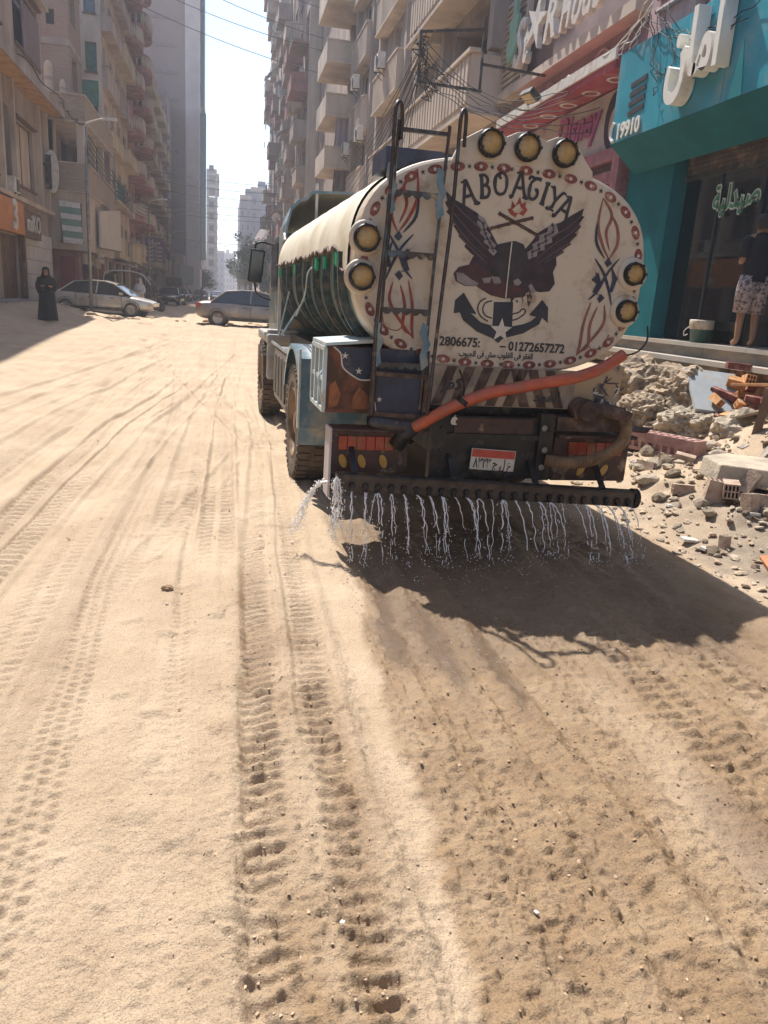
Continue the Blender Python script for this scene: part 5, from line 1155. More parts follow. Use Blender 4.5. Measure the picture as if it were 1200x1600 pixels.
# unfinished concrete frame
G_ = root('unfinished_building', 'unfinished concrete frame building with open floors near its top', 'building', (-3.4, 220, .5))
for k in range(11):
    z = 1.5 + 2.95 * k
    part('floor_slab', MB().b2(-9, -1.0 if k < 9 else -.6, 219.6, 240, z, z + .5), M['concrete'], G_)
mb = MB()
for k in range(10):
    for x in (-8.6, -6, -3.5, -1.3): mb.b2(x - .25, x + .25, 220, 220.5, 2 + 2.95 * k, 4.45 + 2.95 * k)
    for y in (227, 234): mb.b2(-1.6, -1.1, y, y + .5, 2 + 2.95 * k, 4.45 + 2.95 * k)
tag(part('column', mb, M['concrete'], G_), kind='stuff')
for k in range(11):
    if k in (8, 9): part('infill_wall', MB().b2(-8.6, -6.2, 221, 221.2, 2 + 2.95 * k, 4.45 + 2.95 * k), M['plaster_mauve'], G_); continue
    part('infill_wall', MB().b2(-8.6, -1.2, 220.3, 220.5, 2 + 2.95 * k, 4.45 + 2.95 * k if k < 10 else 32.6), M['brick_mauve'], G_)
    for x in (-5.2, -2.6): part('window_hole', MB().b2(x - .6, x + .6, 220.24, 220.29, 2.6 + 2.95 * k, 4.0 + 2.95 * k), M['dark'], G_)
# far end of the street
def simple_block(label, x0, x1, y0, y1, h, m, nw, fl=3.1, cat='building', name='distant_building', s=1):
    b = root(name, label, cat, ((x0 + x1) / 2, y0, .3))
    ops = []
    w = (x1 - x0) / nw
    z = 4.2
    while z + 2 < h:
        for k in range(nw): ops.append((x0 + w * (k + .28), x0 + w * (k + .72), z, z + 1.5))
        z += fl
    X, Xb = (x1, x0) if s > 0 else (x0, x1)
    so = [(y, y + 1.6, zz, zz + 1.5) for zz in sorted({o[2] for o in ops}) for y in np.arange(y0 + 2, y1 - 2, 4.5)]
    block(b, X, s, Xb, y0, y1, .2, h, so, ops, m, depth=.35)
    for o in ops[:60]: window(b, front_plane(y0), o, 'plain', 'grey_metal', 'glass')
    part('roof_parapet', MB().b2(x0 - .1, x1 + .1, y0 - .1, y0 + .3, h, h + .9), M['plaster_grey'], b)
    part('stair_head', MB().b2(x0 + w, x0 + 2 * w, y0 + 2, y0 + 6, h, h + 2.6), M[m], b)
    return b
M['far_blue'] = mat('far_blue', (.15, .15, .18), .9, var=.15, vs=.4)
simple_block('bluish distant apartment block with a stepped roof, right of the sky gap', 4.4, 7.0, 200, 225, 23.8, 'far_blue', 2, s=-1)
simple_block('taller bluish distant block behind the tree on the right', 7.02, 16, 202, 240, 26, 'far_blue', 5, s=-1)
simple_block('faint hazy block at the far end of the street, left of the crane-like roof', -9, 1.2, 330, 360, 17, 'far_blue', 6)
simple_block('faint hazy tower closing the street in the distance', 1.0, 7.5, 430, 460, 21, 'plaster_mauve', 4)
simple_block('faint hazy low block at the far right end of the street', 7.6, 22, 400, 440, 16, 'plaster_mauve', 8, s=-1)
simple_block('hazy brown block on the left past the unfinished frame', -14, -4.2, 250, 300, 22, 'plaster_mauve', 6)
rf = root('roof_frame', 'thin steel frame standing on the roof of the hazy tower', 'roof frame', (4, 430, 21.9))
for x in (-2, 0, 2): MB().bar((x, 0, 0), (x, 0, 3), .25).build('post', M['grey_metal'], rf)
MB().bar((-2.6, 0, 3.1), (2.6, 0, 3.1), .3).build('beam', M['grey_metal'], rf)

# ---- right side of the street
GR = .85
R1 = root('tower_block', 'tall right-hand tower crowded with balconies, laundry and satellite dishes', 'tower', (6.2, 62, GR))
fl = [4.0 + 3.15 * k for k in range(14)]
so = []; kinds = {}
rr = random.Random(12)
for i, z in enumerate(fl):
    for y in (63, 68, 73, 79, 85, 91, 98, 105):
        if rr.random() < .62: so.append((y, y + 2.4, z + .1, z + 2.3, 1.0)); kinds[(i, y)] = 'b'
        else: so.append((y, y + 1.6, z + .8, z + 2.2)); kinds[(i, y)] = 'w'
block(R1, 6.2, -1, 14, 62, 112, .3, 49, so + [(y, y + 4, .8, 3.3) for y in (64, 70, 76, 84, 92)], [(9.2, 10.4, z + .7, z + 2.2) for z in fl], 'plaster')
part('corner_pier', MB().b2(6.12, 7.0, 61.9, 62.0, .3, 49), M['plaster_light'], R1)
part('brick_panel', MB().b2(8.0, 14, 61.86, 61.98, 9, 49), M['brick_mauve'], R1)
for (i, y), k in kinds.items():
    z = fl[i]
    if k == 'w': window(R1, side_plane(6.2, -1), (y, y + 1.6, z + .8, z + 2.2), rr.choice(['shut', 'plain']), 'wood', rr.choice(['shutter_wood', 'glass']))
    else: balcony(R1, 6.2, -1, y - .4, y + 2.9, z, rr.choice([.7, 1.0, 1.25]), 1.0, rr.choice(['plaster', 'plaster_light', 'plaster_grey', 'brick', 'red_plaster']), rail=rr.choice([None, None, None, 'bars']))
for _ in range(46):
    y = rr.uniform(62.5, 108); z = rr.uniform(8, 42); a = rr.choice(['a', 'b', 'c'])
    if a == 'a': part('awning', MB().add([(6.2, y, z), (6.2, y + 2.2, z), (5.1, y + 2.3, z - .8), (5.1, y - .1, z - .8)], [(0, 1, 2, 3)]), rr.choice([M['white_metal'], M['plaster_grey'], M['wood']]), R1)
    elif a == 'b': part('laundry', MB().b2(5.0, 5.06, y, y + rr.uniform(.8, 2), z - rr.uniform(.6, 1.3), z), mat('laundry_cloth', rr.choice([(.4, .3, .3), (.1, .12, .2), (.5, .5, .5), (.3, .1, .12)]), .9) if rr.random() < .5 else M['white_metal'], R1)
    else: part('drain_pipe', MB().bar((6.1, y, z - 6), (6.1, y, z + 4), .12), M['plaster_light'], R1)
part('roof_water_tank', MB().b2(7, 9, 66, 68, 49, 51), M['white_metal'], R1)
simple_block('hazy right-hand block past the crowded tower', 7.4, 20, 113, 196, 14, 'plaster_mauve', 6, s=-1)
# balconies with the mauve curtain
R2 = root('apartment_building', 'brown block with beige end balconies and a mauve curtain, seen above the truck cab', 'building', (7.6, 44, GR))
block(R2, 7.3, -1, 14, 46.2, 61.7, .3, 30, [(y, y + 2, z, z + 1.7) for z in (5, 8.2, 11.4, 14.6, 17.8) for y in (49, 53.5, 58)], [(7.7, 9, z, z + 2.2, .8) for z in (8.2, 11.4, 14.6)], 'brick_mauve')
part('end_wall', MB().b2(7.02, 7.3, 47.4, 61.6, .3, 30), M['plaster'], R2)
for k, (zt, zb) in enumerate(((17.6, 16.6), (14.6, 13.75), (12.1, 11.2), (9.55, 8.7), (7.0, 6.1))):
    mb = MB(); x0 = 5.25 + .03 * k
    mb.b2(x0, 8.0, 44.0, 44.1, zb, zt); mb.b2(x0, x0 + .1, 44.1, 48.2, zb, zt); mb.b2(x0, 8.0, 44, 48.2, zb - .16, zb - .01); mb.b2(x0, 8, 48.1, 48.2, zb, zt)
    part('balcony', mb, M['plaster_light'], R2)
    part('balcony_coping', MB().b2(x0 - .04, 8, 43.95, 44.14, zt + .003, zt + .06), M['plaster_light'], R2)
cu = MB(); n = 26; vs = []
for k in range(n + 1):
    x = 5.95 + 1.75 * k / n; y = 44.35 + .05 * math.sin(k * 1.5) + .03 * math.sin(k * 3.7); vs += [(x - .08 * (1 - k / n), y, 9.6), (x, y + .02 * math.sin(k), 11.05)]
cu.add(vs, [(2 * k, 2 * k + 2, 2 * k + 3, 2 * k + 1) for k in range(n)]); part('curtain', cu, mat('mauve_curtain', (.34, .27, .28), .9, var=.15, vs=3, stretch=(6, 1, .3)), R2, True)
part('curtain', MB().add([(v[0], v[1] + .05, v[2] - 2.55) for v in vs], [(2 * k, 2 * k + 2, 2 * k + 3, 2 * k + 1) for k in range(n)]), M['wood'], R2)
for z in (8.74, 11.26, 13.8, 16.65):
    part('side_post', MB().b2(5.6, 5.75, 47.8, 48.0, z, z + 1.65), M['plaster'], R2)
# grey panelled block with air conditioners
R3 = root('apartment_building', 'grey-brown block with vertical slatted panels, above the ladder of the tanker', 'building', (7.0, 30, GR))
zf = [4.1, 7.2, 10.3, 13.4, 16.5, 19.6]
ops = []
for z in zf: ops += [(41.0, 42.8, z + .9, z + 2.4), (37.2, 38.7, z + .9, z + 2.4), (33.6, 35.0, z + .9, z + 2.4), (29.8, 31.4, z + .5, z + 2.4), (22.2, 25.4, z + .1, z + 2.5, 1.4)]
ops += [(y, y + 3.4, GR, 3.6) for y in (22, 26.4, 31, 36)]
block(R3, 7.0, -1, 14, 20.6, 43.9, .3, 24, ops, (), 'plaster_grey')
for z in zf:
    for o in ((41.0, 42.8), (37.2, 38.7), (33.6, 35.0), (29.8, 31.4)): window(R3, side_plane(7.0, -1), (*o, z + (.9 if o[0] > 30 else .5), z + 2.4), 'box' if o[0] > 40 else 'shut', 'plaster_light', 'glass' if o[0] > 36 else 'shutter_wood')
    for y0, y1 in ((39.2, 43.6), (31.9, 36.8), (26.3, 29.3)):
        pn = MB(); pn.b2(6.55, 7.0, y0, y1, z - .55, z + .75); bx_ = part('panel', pn, M['plaster_light'], R3)
        n = int((y1 - y0) / .24)
        for k in range(n):
            o = part('slat', MB().b2(6.50, 6.548, y0 + .04 + (y1 - y0) * k / n, y0 + (y1 - y0) * (k + .62) / n, z - .5, z + .7), M['plaster_light'], R3)
        part('panel_edge', MB().b2(6.47, 7.0, y0 - .05, y1 + .05, z + .75, z + .82), M['plaster_light'], R3); part('panel_edge', MB().b2(6.47, 7.0, y0 - .05, y1 + .05, z - .62, z - .55), M['plaster_light'], R3)
for y in (43.7, 39.0, 36.9, 31.6, 29.5, 26.0): part('pier', MB().b2(6.72, 7.0, y - .18, y + .18, .3, 24), M['plaster_grey'], R3)
# large corner balcony with ribbed parapet
for z in (6.8, 10.3, 13.6):
    mb = MB(); mb.b2(6.15, 7.0, 20.75, 28.2, z - .18, z); mb.b2(6.15, 6.28, 20.75, 28.2, z, z + 1.15); mb.b2(6.28, 7.0, 20.75, 20.87, z, z + 1.15); part('balcony', mb, M['plaster_light'], R3)
    n = 22
    for k in range(n): part('slat', MB().b2(6.10, 6.148, 20.85 + 7.3 * k / n, 20.85 + 7.3 * (k + .6) / n, z + .02, z + 1.1), M['plaster_light'], R3)
    part('balcony_coping', MB().b2(6.05, 6.35, 20.65, 28.3, z + 1.153, z + 1.24), M['plaster_light'], R3); part('balcony_coping', MB().b2(6.05, 7, 20.63, 28.3, z - .28, z - .182), M['plaster_light'], R3)
part('column', MB().b2(6.6, 7.0, 20.65, 21.0, 8.1, 24), M['plaster_grey'], R3)
# ---- house with the STAR HOUSE board and the salon
S_ = root('salon_building', 'mauve-walled building carrying the star house board and the pink salon', 'building', (7.2, 17, GR))
ops = [(14.6, 17.2, 1.6, 4.4), (17.7, 20.2, 1.6, 4.4)]
block(S_, 7.2, -1, 14, 13.55, 20.55, -.2, 6.85, ops, (), 'plaster_mauve')
block(S_, 7.25, -1, 14, 13.5, 20.55, 6.87, 14, [(14.5, 17, 9.8, 11.8)], (), 'plaster_mauve')
ledge = MB().b2(6.88, 7.3, 13.7, 21.2, 6.82, 7.02); part('ledge', ledge, M['plaster_light'], S_)
for k in range(15):
    z = 7.1 + .135 * k; part('louvre', MB().box((6.98, 19.95, z), (.05, 1.5, .085), (0, R(28), 0)), M['plaster_light'], S_)
for y in (19.15, 20.75): part('louvre_frame', MB().b2(6.92, 7.05, y - .05, y + .05, 7.02, 9.2), M['plaster_light'], S_)
st_ = root('shop_sign', 'raised pale letters and star reading star house on the louvred balcony', 'shop sign', (6.9, 17, 7.6))
for tx, y, s, w in (('S', 2.2, 1.35, .62), ('t', 1.72, 1.2, .3), ('R', .35, 1.15, .62), ('H', -.45, 1.0, .55), ('o', -.98, 1.15, .42), ('u', -1.45, 1.1, .42), ('s', -1.88, 1.1, .36), ('e', -2.3, 1.1, .40)):
    text('letter', tx, s, M['white_metal'], st_, (-.05, y, .05 if tx.islower() or tx == 'H' else .12), basis=NYZ, depth=.07, bold=.03, shear=.25, width=w)
mb = MB(); mb.prism([(-.12, 1.15 - x, .35 + z) for x, z in star_pts(0, 0, .62, 5, .35, .3)], (.12, 0, 0)); mb.build('star', M['white_metal'], st_)
mb = MB(); mb.prism([(-.12, 2.6 - x, .6 + z) for x, z in ((-.25, -.7), (.1, -.55), (.35, -.3), (.22, -.1), (.3, .25), (.12, .3), (.05, .85), (-.15, .6), (-.1, .3), (-.35, .2), (-.2, -.1), (-.4, -.3))], (.08, 0, 0)); mb.build('leaf_mark', mat('sign_green', (.20, .36, .27), .5, var=.1), st_)
# swirls painted on the mauve band
mb = MB()
for (y, z, r, a0, a1) in ((19.4, 5.9, .5, 0, 4.5), (17.9, 6.3, .42, 1.0, 5.6), (15.4, 6.25, .5, .5, 5.0), (14.5, 6.2, .55, 2, 6.4), (18.8, 6.45, .3, 3, 7), (16.5, 6.0, .35, 3.3, 6.5)):
    pts = [(7.185, y + r * (1 - .35 * k / 14) * math.cos(a0 + (a1 - a0) * k / 14), z + r * (1 - .35 * k / 14) * math.sin(a0 + (a1 - a0) * k / 14)) for k in range(15)]
    mb.tube(pts, [.012 + .02 * math.sin(math.pi * k / 14) for k in range(15)], 5)
part('painted_swirl', mb, M['plaster_light'], S_)
# salon signs
sl = root('salon_canopy', 'crimson canopy with round downlights over the beauty salon', 'canopy', (6.7, 16, 5.86))
mb = MB(); mb.prism([(-.2, -2.6, -.05), (-.2, 3.2, -.05), (.5, 3.2, -.05), (.5, -2.6, -.05)], (0, 0, .28)); mb.build('box', mat('crimson', (.34, .05, .07), .45, var=.2, vs=3, dust=.15), sl)
MB().b2(-.24, -.20, -2.65, 3.25, .08, .26).build('trim', M['white_metal'], sl)
for y in (-2.0, -1.0, 0, 1.0, 2.0): MB().lathe([(.12, -.055), (.17, -.06), (.18, -.052)], 18, 'Z', (.16, y, 0)).build('downlight', M['white_metal'], sl)
sb = root('shop_sign', 'torn pink and grey salon banner with pink lettering below the crimson canopy', 'shop sign', (7.1, 16, 5.18))
MB().b2(-.02, .08, -2.4, 3.0, -.55, .6).build('banner', mat('salon_banner', (.45, .38, .34), .7, var=.2, vs=2, two=(.28, .16, .18), tws=2.2, twt=.6, dust=.2), sb)
text('lettering', 'Disney', .80, mat('salon_pink', (.36, .08, .20), .5), sb, (-.05, -.1, .20), basis=NYZ, depth=.012, bold=.02, shear=.2, width=2.0)
# painted woman's head, a plain silhouette
mb = MB(); mb.prism([(-.03, -1.7 - .38 * math.cos(a), .05 + .52 * math.sin(a)) for a in [2 * math.pi * k / 16 for k in range(16)]], (-.012, 0, 0)); mb.build('painted_hair', M['plum'], sb)
mb = MB(); mb.prism([(-.045, -1.72 - .2 * math.cos(a), -.02 + .3 * math.sin(a)) for a in [2 * math.pi * k / 16 for k in range(16)]], (-.006, 0, 0)); mb.build('painted_face', mat('face_print', (.42, .30, .26), .7, var=.1), sb)
s3 = root('shop_sign', 'pale slanted board with big ragged white letters left of the salon canopy', 'shop sign', (6.9, 19.4, 5.4))
MB().b2(-.05, .05, -1.1, 1.2, -.25, .1).build('board', M['plaster_light'], s3)
text('lettering', 'SALON', .55, M['white_metal'], s3, (-.07, .1, .22), basis=NYZ, depth=.02, bold=.015, shear=.15, width=1.9)
for z, c in ((4.5, 'a'), (4.1, 'b'), (3.7, 'c')):
    part('shutter_rail', MB().b2(6.95, 7.15, 13.7, 17.4, z, z + .22), mat('salon_rose', (.30, .12, .14), .6, var=.25, vs=4, dust=.2) if c == 'a' else bpy.data.materials['salon_rose'], S_)
part('rose_post', MB().b2(6.9, 7.15, 13.6, 13.85, 1.4, 4.7), bpy.data.materials['salon_rose'], S_)
part('salon_glass', MB().b2(7.16, 7.19, 13.9, 17.2, 1.6, 3.7), M['glass'], S_)
fl_ = root('floodlight', 'small grey floodlight on an arm in front of the crimson canopy', 'floodlight', (6.25, 16.6, 6.05))
MB().box((0, 0, 0), (.28, .42, .12), (0, R(35), R(10))).build('housing', M['dark_metal'], fl_); MB().box((-.035, 0, -.052), (.22, .34, .02), (0, R(35), R(10))).build('lens', M['amber'], fl_)
MB().bar((.1, 0, .0), (.6, -.1, -.05), .03).build('arm', M['dark_metal'], fl_)

# ---- pharmacy: teal sign and columns, glass shop front on a marble plinth
PH = root('pharmacy_building', 'teal fronted shop with a dark glass window and marble step, at the right edge', 'building', (7.3, 10, GR))
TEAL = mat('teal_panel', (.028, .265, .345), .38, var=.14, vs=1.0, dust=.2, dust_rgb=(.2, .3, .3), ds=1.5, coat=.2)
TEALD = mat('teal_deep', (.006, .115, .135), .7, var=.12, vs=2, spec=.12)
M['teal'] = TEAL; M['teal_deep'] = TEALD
M['inner_blue'] = mat('inner_blue', (.30, .34, .37), .7, var=.3, vs=1.5)
block(PH, 7.9, -1, 14, 3.0, 13.4, -.4, 4.72, (), (), 'inner_blue')
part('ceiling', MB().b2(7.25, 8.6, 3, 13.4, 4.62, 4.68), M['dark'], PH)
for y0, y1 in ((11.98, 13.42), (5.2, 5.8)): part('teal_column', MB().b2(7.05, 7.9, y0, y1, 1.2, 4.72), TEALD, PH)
block(PH, 7.2, -1, 14, 3.0, 13.48, 6.05, 14, [(8.2, 10.2, 7.1, 9.4)], (), 'plaster_mauve', 'upper_wall')
part('pink_panel', MB().b2(7.0, 7.18, 12.0, 13.35, 6.1, 8.5), mat('dusty_pink', (.40, .26, .25), .8, var=.15, vs=3), PH)
for k in range(4): part('louvre', MB().box((6.97, 12.6, 6.62 + .2 * k), (.05, 1.0, .1), (0, R(25), 0)), M['plaster_mauve'], PH)
part('pink_panel', MB().b2(7.0, 7.18, 10.3, 11.6, 6.1, 8.5), bpy.data.materials['dusty_pink'], PH)
# roller shutter box: horizontal slats
for k in range(9): part('slat', MB().b2(7.28, 7.34, 5.9, 11.95, 3.98 + .072 * k, 4.044 + .072 * k), mat('shutter_brown', (.11, .085, .07), .5, var=.2, vs=4, dust=.2, ds=3) if k == 0 else bpy.data.materials['shutter_brown'], PH)
part('shutter_bottom_rail', MB().b2(7.25, 7.36, 5.9, 11.95, 3.90, 3.97), M['dark_metal'], PH)
GLS = bpy.data.materials.new('shop_glass'); GLS.use_nodes = True
_n = GLS.node_tree.nodes; _l = GLS.node_tree.links.new; _n.remove(_n['Principled BSDF'])
_a = _n.new('ShaderNodeBsdfTransparent'); _a.inputs[0].default_value = (.72, .82, .88, 1); _b = _n.new('ShaderNodeBsdfGlossy'); _b.inputs['Roughness'].default_value = .03; _b.inputs[0].default_value = (.75, .85, .95, 1); _x = _n.new('ShaderNodeMixShader'); _f = _n.new('ShaderNodeFresnel'); _f.inputs[0].default_value = 2.3
_l(_f.outputs[0], _x.inputs[0]); _l(_a.outputs[0], _x.inputs[1]); _l(_b.outputs[0], _x.inputs[2]); _l(_x.outputs[0], _n['Material Output'].inputs[0])
for i, (y0, y1) in enumerate(((11.05, 11.96), (10.02, 11.0), (8.6, 9.0), (7.0, 8.55), (5.9, 6.95))):
    g_ = part('glass_panel', MB().b2(7.31, 7.325, y0, y1, 1.47, 3.9), GLS, PH)
for y in (11.02, 10.0, 9.02, 8.57, 6.97): part('glass_frame', MB().b2(7.29, 7.35, y - .025, y + .025, 1.46, 3.9), mat('dark_blue_frame', (.03, .045, .06), .4, .4) if y == 11.02 else bpy.data.materials['dark_blue_frame'], PH)
part('interior_floor', MB().b2(7.3, 7.88, 5.8, 11.98, 1.40, 1.455), M['concrete'], PH)
part('interior_cabinet', MB().b2(7.55, 7.85, 10.1, 11.0, 1.46, 3.0), mat('cabinet_grey', (.30, .27, .24), .6, var=.3, vs=2.5, stretch=(1, 3, 1)), PH)
part('interior_panel', MB().b2(7.7, 7.86, 8.9, 9.7, 1.46, 3.3), mat('interior_tan', (.25, .24, .20), .7, var=.3, vs=2), PH)
part('interior_screen', MB().b2(7.66, 7.7, 9.5, 9.95, 2.9, 3.25), mat('screen_teal', (.08, .28, .28), .5), PH)
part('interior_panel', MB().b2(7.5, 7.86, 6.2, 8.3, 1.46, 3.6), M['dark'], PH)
at_ = root('cash_machine', 'tall dark green cabinet with an orange strip behind the shop glass', 'cabinet', (7.5, 11.3, 1.46))
MB().b2(-.12, .2, -.36, .36, 0.55, 2.05).build('body', mat('cabinet_green', (.02, .05, .05), .35, var=.2), at_)
MB().b2(-.14, -.12, -.26, .26, .75, 1.55).build('screen', M['glass'], at_); MB().b2(-.14, -.12, -.1, .28, 1.72, 1.80).build('orange_strip', mat('strip_orange', (.5, .13, .05), .5), at_); MB().b2(-.142, -.122, -.30, -.12, 1.70, 1.82).build('white_tag', M['white_metal'], at_)
MB().b2(-.06, .2, -.3, .3, 0, .55).build('base', M['concrete'], at_)
# plinth: two marble steps, brick and earth below
MARB = mat('dusty_marble', (.40, .36, .31), .55, var=.15, vs=3, dust=.35, dust_rgb=(.42, .34, .26), ds=2, stretch=(1, .4, 1))
for y0, y1 in ((3, 6.4), (6.41, 9.3), (9.31, 12.1), (12.11, 14.9)): part('step_slab', MB().b2(6.95, 7.35, y0, y1, 1.385, 1.445), MARB, PH)
for y0, y1 in ((3, 7.3), (7.31, 10.4), (10.41, 13.2), (13.21, 17)): part('step_riser', MB().b2(7.04, 7.3, y0, y1, 1.23, 1.383), mat('grey_marble', (.20, .19, .18), .4, var=.25, vs=3, dust=.3, ds=3, stretch=(1, .3, 1)) if y0 == 3 else bpy.data.materials['grey_marble'], PH)
for y0, y1 in ((3, 8.2), (8.21, 11.4), (11.41, 16.4)): part('step_slab', MB().b2(6.72, 7.2, y0, y1, 1.16, 1.228), MARB, PH)
for y0, y1 in ((9.6, 16.4),): part('step_riser', MB().b2(6.80, 7.2, y0, y1, .98, 1.158), bpy.data.materials['grey_marble'], PH)
part('footing', MB().b2(6.95, 7.6, 2, 17, -.4, 1.157), mat('earth_footing', (.15, .10, .07), .95, var=.4, vs=4, two=(.24, .17, .11), tws=3, bump=.8, bs=18), PH)
# exposed bricks of the footing
rb = random.Random(31)
BR = brick_meshes = None
REDB = mat('old_brick', (.20, .075, .05), .9, var=.35, vs=14, dust=.3, dust_rgb=(.30, .2, .14), ds=12, bump=.5, bs=40)
bm0 = MB().box((0, 0, 0), (.11, .225, .062)).mesh('brick', REDB)
for r_ in range(4):
    for k in range(22):
        y = 6.0 + .24 * k + (.12 if r_ % 2 else 0)
        if rb.random() < .25: continue
        link('brick', bm0, PH, Vector((6.90 + rb.uniform(-.02, .03), y, 1.115 - .072 * r_)) - PH.location, (rb.uniform(-.03, .03), rb.uniform(-.03, .03), rb.uniform(-.06, .06)))
# the sign box
TS = root('pharmacy_sign', 'big teal fascia with white three-dimensional arabic letters and the number 19910', 'shop sign', (6.5, 10, 5.2))
def tpart(n_, mb, m): return part(n_, mb, m, TS)
PAN = [(3.0, 4.9), (4.91, 6.8), (6.81, 8.7), (8.71, 10.15), (10.16, 11.7), (11.71, 13.2)]
for y0, y1 in PAN: tpart('fascia_panel', MB().b2(6.5, 6.56, y0, y1, 4.58, 5.93), TEAL)
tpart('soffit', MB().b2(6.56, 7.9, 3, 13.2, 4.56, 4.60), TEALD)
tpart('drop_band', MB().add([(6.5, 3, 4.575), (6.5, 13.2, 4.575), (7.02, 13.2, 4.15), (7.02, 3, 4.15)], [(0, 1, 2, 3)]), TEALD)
tpart('end_cap', MB().b2(6.56, 7.2, 13.14, 13.2, 4.61, 5.93), TEAL); tpart('top_cap', MB().b2(6.5, 7.2, 3, 13.2, 5.932, 5.96), TEAL)
tpart('blue_panel', MB().b2(6.44, 6.498, 3.0, 8.85, 4.9, 5.93), mat('blue_teal', (.03, .17, .28), .35, var=.1))
WH3 = mat('letter_white', (.72, .69, .62), .4, var=.06, vs=3, dust=.08)
text('letters', arabic('أمان'), 1.15, WH3, TS, (-.12, .66, .17), basis=NYZ, depth=.10, bold=.032, width=1.38)
text('number', '19910', .33, WH3, TS, (-.02, 2.62, -.48), basis=NYZ, depth=.01, bold=.008, width=.72)
mb = MB(); mb.tube(smooth_line([(-.02, 3.12, -.30), (-.02, 3.18, -.38), (-.02, 3.17, -.52), (-.02, 3.08, -.60)], 4), .03, 6); mb.build('phone_mark', WH3, TS)
for k in range(4): MB().prism([(-.004, 2.70 - .05 * k * 0, .20 - .14 * k), (-.004, 2.22, .24 - .14 * k), (-.004, 2.22, .17 - .14 * k), (-.004, 2.70, .13 - .14 * k)], (-.012, 0, 0)).build('black_bar', M['ink'], TS)
tr_ = MB().prism([(-.004, -.02, -.62), (-.004, -.30, -.62), (-.004, -.17, .05)], (-.01, 0, 0)); tr_.build('pale_spike', mat('spike_teal', (.06, .42, .44), .4), TS)
# lettering on the shop glass: a plate with green and white words
gs = root('glass_sticker', 'white and green arabic sticker high on the shop glass', 'sticker', (7.26, 10.55, 3.52))
text('lettering', arabic('صيدلية'), .46, mat('sticker_white', (.55, .6, .52), .5), gs, (0, .0, .0), basis=NYZ, depth=.002, bold=.03, width=1.1)
text('lettering', arabic('صيدلية'), .46, mat('sticker_green', (.06, .22, .12), .5), gs, (-.006, .0, .0), basis=NYZ, depth=.002, bold=.006, width=1.06)

# sockets, cables and boxes on the street walls ---------------------------------
def ac_unit(loc, side, label, group='air conditioners on the street walls'):
    global ACP
    if 'ACP' not in globals():
        t = root('air_conditioner', label, 'air conditioner', (0, 0, 0), 0, group)
        bevel(MB().b2(-.3, 0, -.42, .42, 0, .58).build('casing', M['white_metal'], t), .02)
        mb = MB(); mb.lathe([(.21, -.305), (.23, -.315), (.24, -.30)], 20, 'X', (0, -.12, .29)); 
        for k in range(5): mb.lathe([(.04 * k + .03, -.306), (.04 * k + .04, -.31), (.04 * k + .045, -.306)], 16, 'X', (0, -.12, .29))
        mb.build('fan_grille', M['grey_metal'], t)
        MB().b2(-.304, -.300, -.36, .12, .06, .52).build('fan_opening', M['dark'], t)
        mb = MB(); mb.bar((.02, -.3, -.02), (-.34, -.3, -.02), .03); mb.bar((.02, .3, -.02), (-.34, .3, -.02), .03); mb.bar((.02, -.3, -.3), (-.3, -.3, -.03), .025); mb.bar((.02, .3, -.3), (-.3, .3, -.03), .025); mb.build('bracket', M['dark_metal'], t)
        ACP = t
        o = t
    else: o = copy_tree(ACP, None, None, None, label, group)
    o.location = loc; o.rotation_euler = (0, 0, 0 if side < 0 else math.pi)
ac_unit((-8.15, 34.6, 4.98), 1, 'air conditioner under the window above the miKO sign')
for k, (y, z) in enumerate(((34.3, 10.9), (40.6, 11.6), (29.6, 12.6), (38.8, 9.0), (27.4, 9.9), (42.9, 9.0))):
    ac_unit((6.44, y, z), -1, ['air conditioner beside the slatted panel, above the ladder of the tanker', 'air conditioner hanging lowest beside the mauve curtain balcony', 'air conditioner high under the top edge, above the ladder', 'air conditioner at the mid floor of the slatted block', 'air conditioner next to the ribbed corner balcony', 'air conditioner at the far end of the slatted block'][k])
rr = random.Random(77)
for k in range(22):
    i = k % 11; y = rr.uniform(63, 106); z = fl[0] if False else 5.4 + 3.15 * i + rr.uniform(-.3, .4)
    ac_unit((6.15, y, z), -1, 'air conditioner on the crowded right-hand tower, ' + ORD[i + 1] + ' floor ' + ('near' if y < 84 else 'far') + ' end')
for k in range(8):
    z = 5 + 3 * (k % 4) + rr.uniform(-.2, .4); y = rr.uniform(67, 104)
    ac_unit((-7.4 if y < 80 else -7.6, y, z), 1, 'air conditioner on the ' + ('red balcony' if y < 80 else 'beige') + ' building, ' + ORD[k % 4 + 1] + ' floor')
def dish(loc, label, az=0):
    t = root('satellite_dish', label, 'satellite dish', loc, az, 'satellite dishes on the right-hand tower')
    mb = MB(); mb.lathe([(.001, 0), (.2, .02), (.38, .08), (.45, .13)], 18, 'Y'); mb.build('bowl', M['white_metal'], t, True); MB().bar((0, .02, 0), (0, -.42, .1), .02).build('arm', M['dark_metal'], t); MB().bar((0, .05, -.4), (0, .05, 0), .04).build('post', M['dark_metal'], t)
for k in range(9):
    dish((5.2, rr.uniform(63, 95), 9 + 3.6 * k), 'satellite dish on a balcony rail of the crowded tower, ' + ORD[k + 3] + ' floor', R(rr.uniform(-30, 30)) + math.pi)
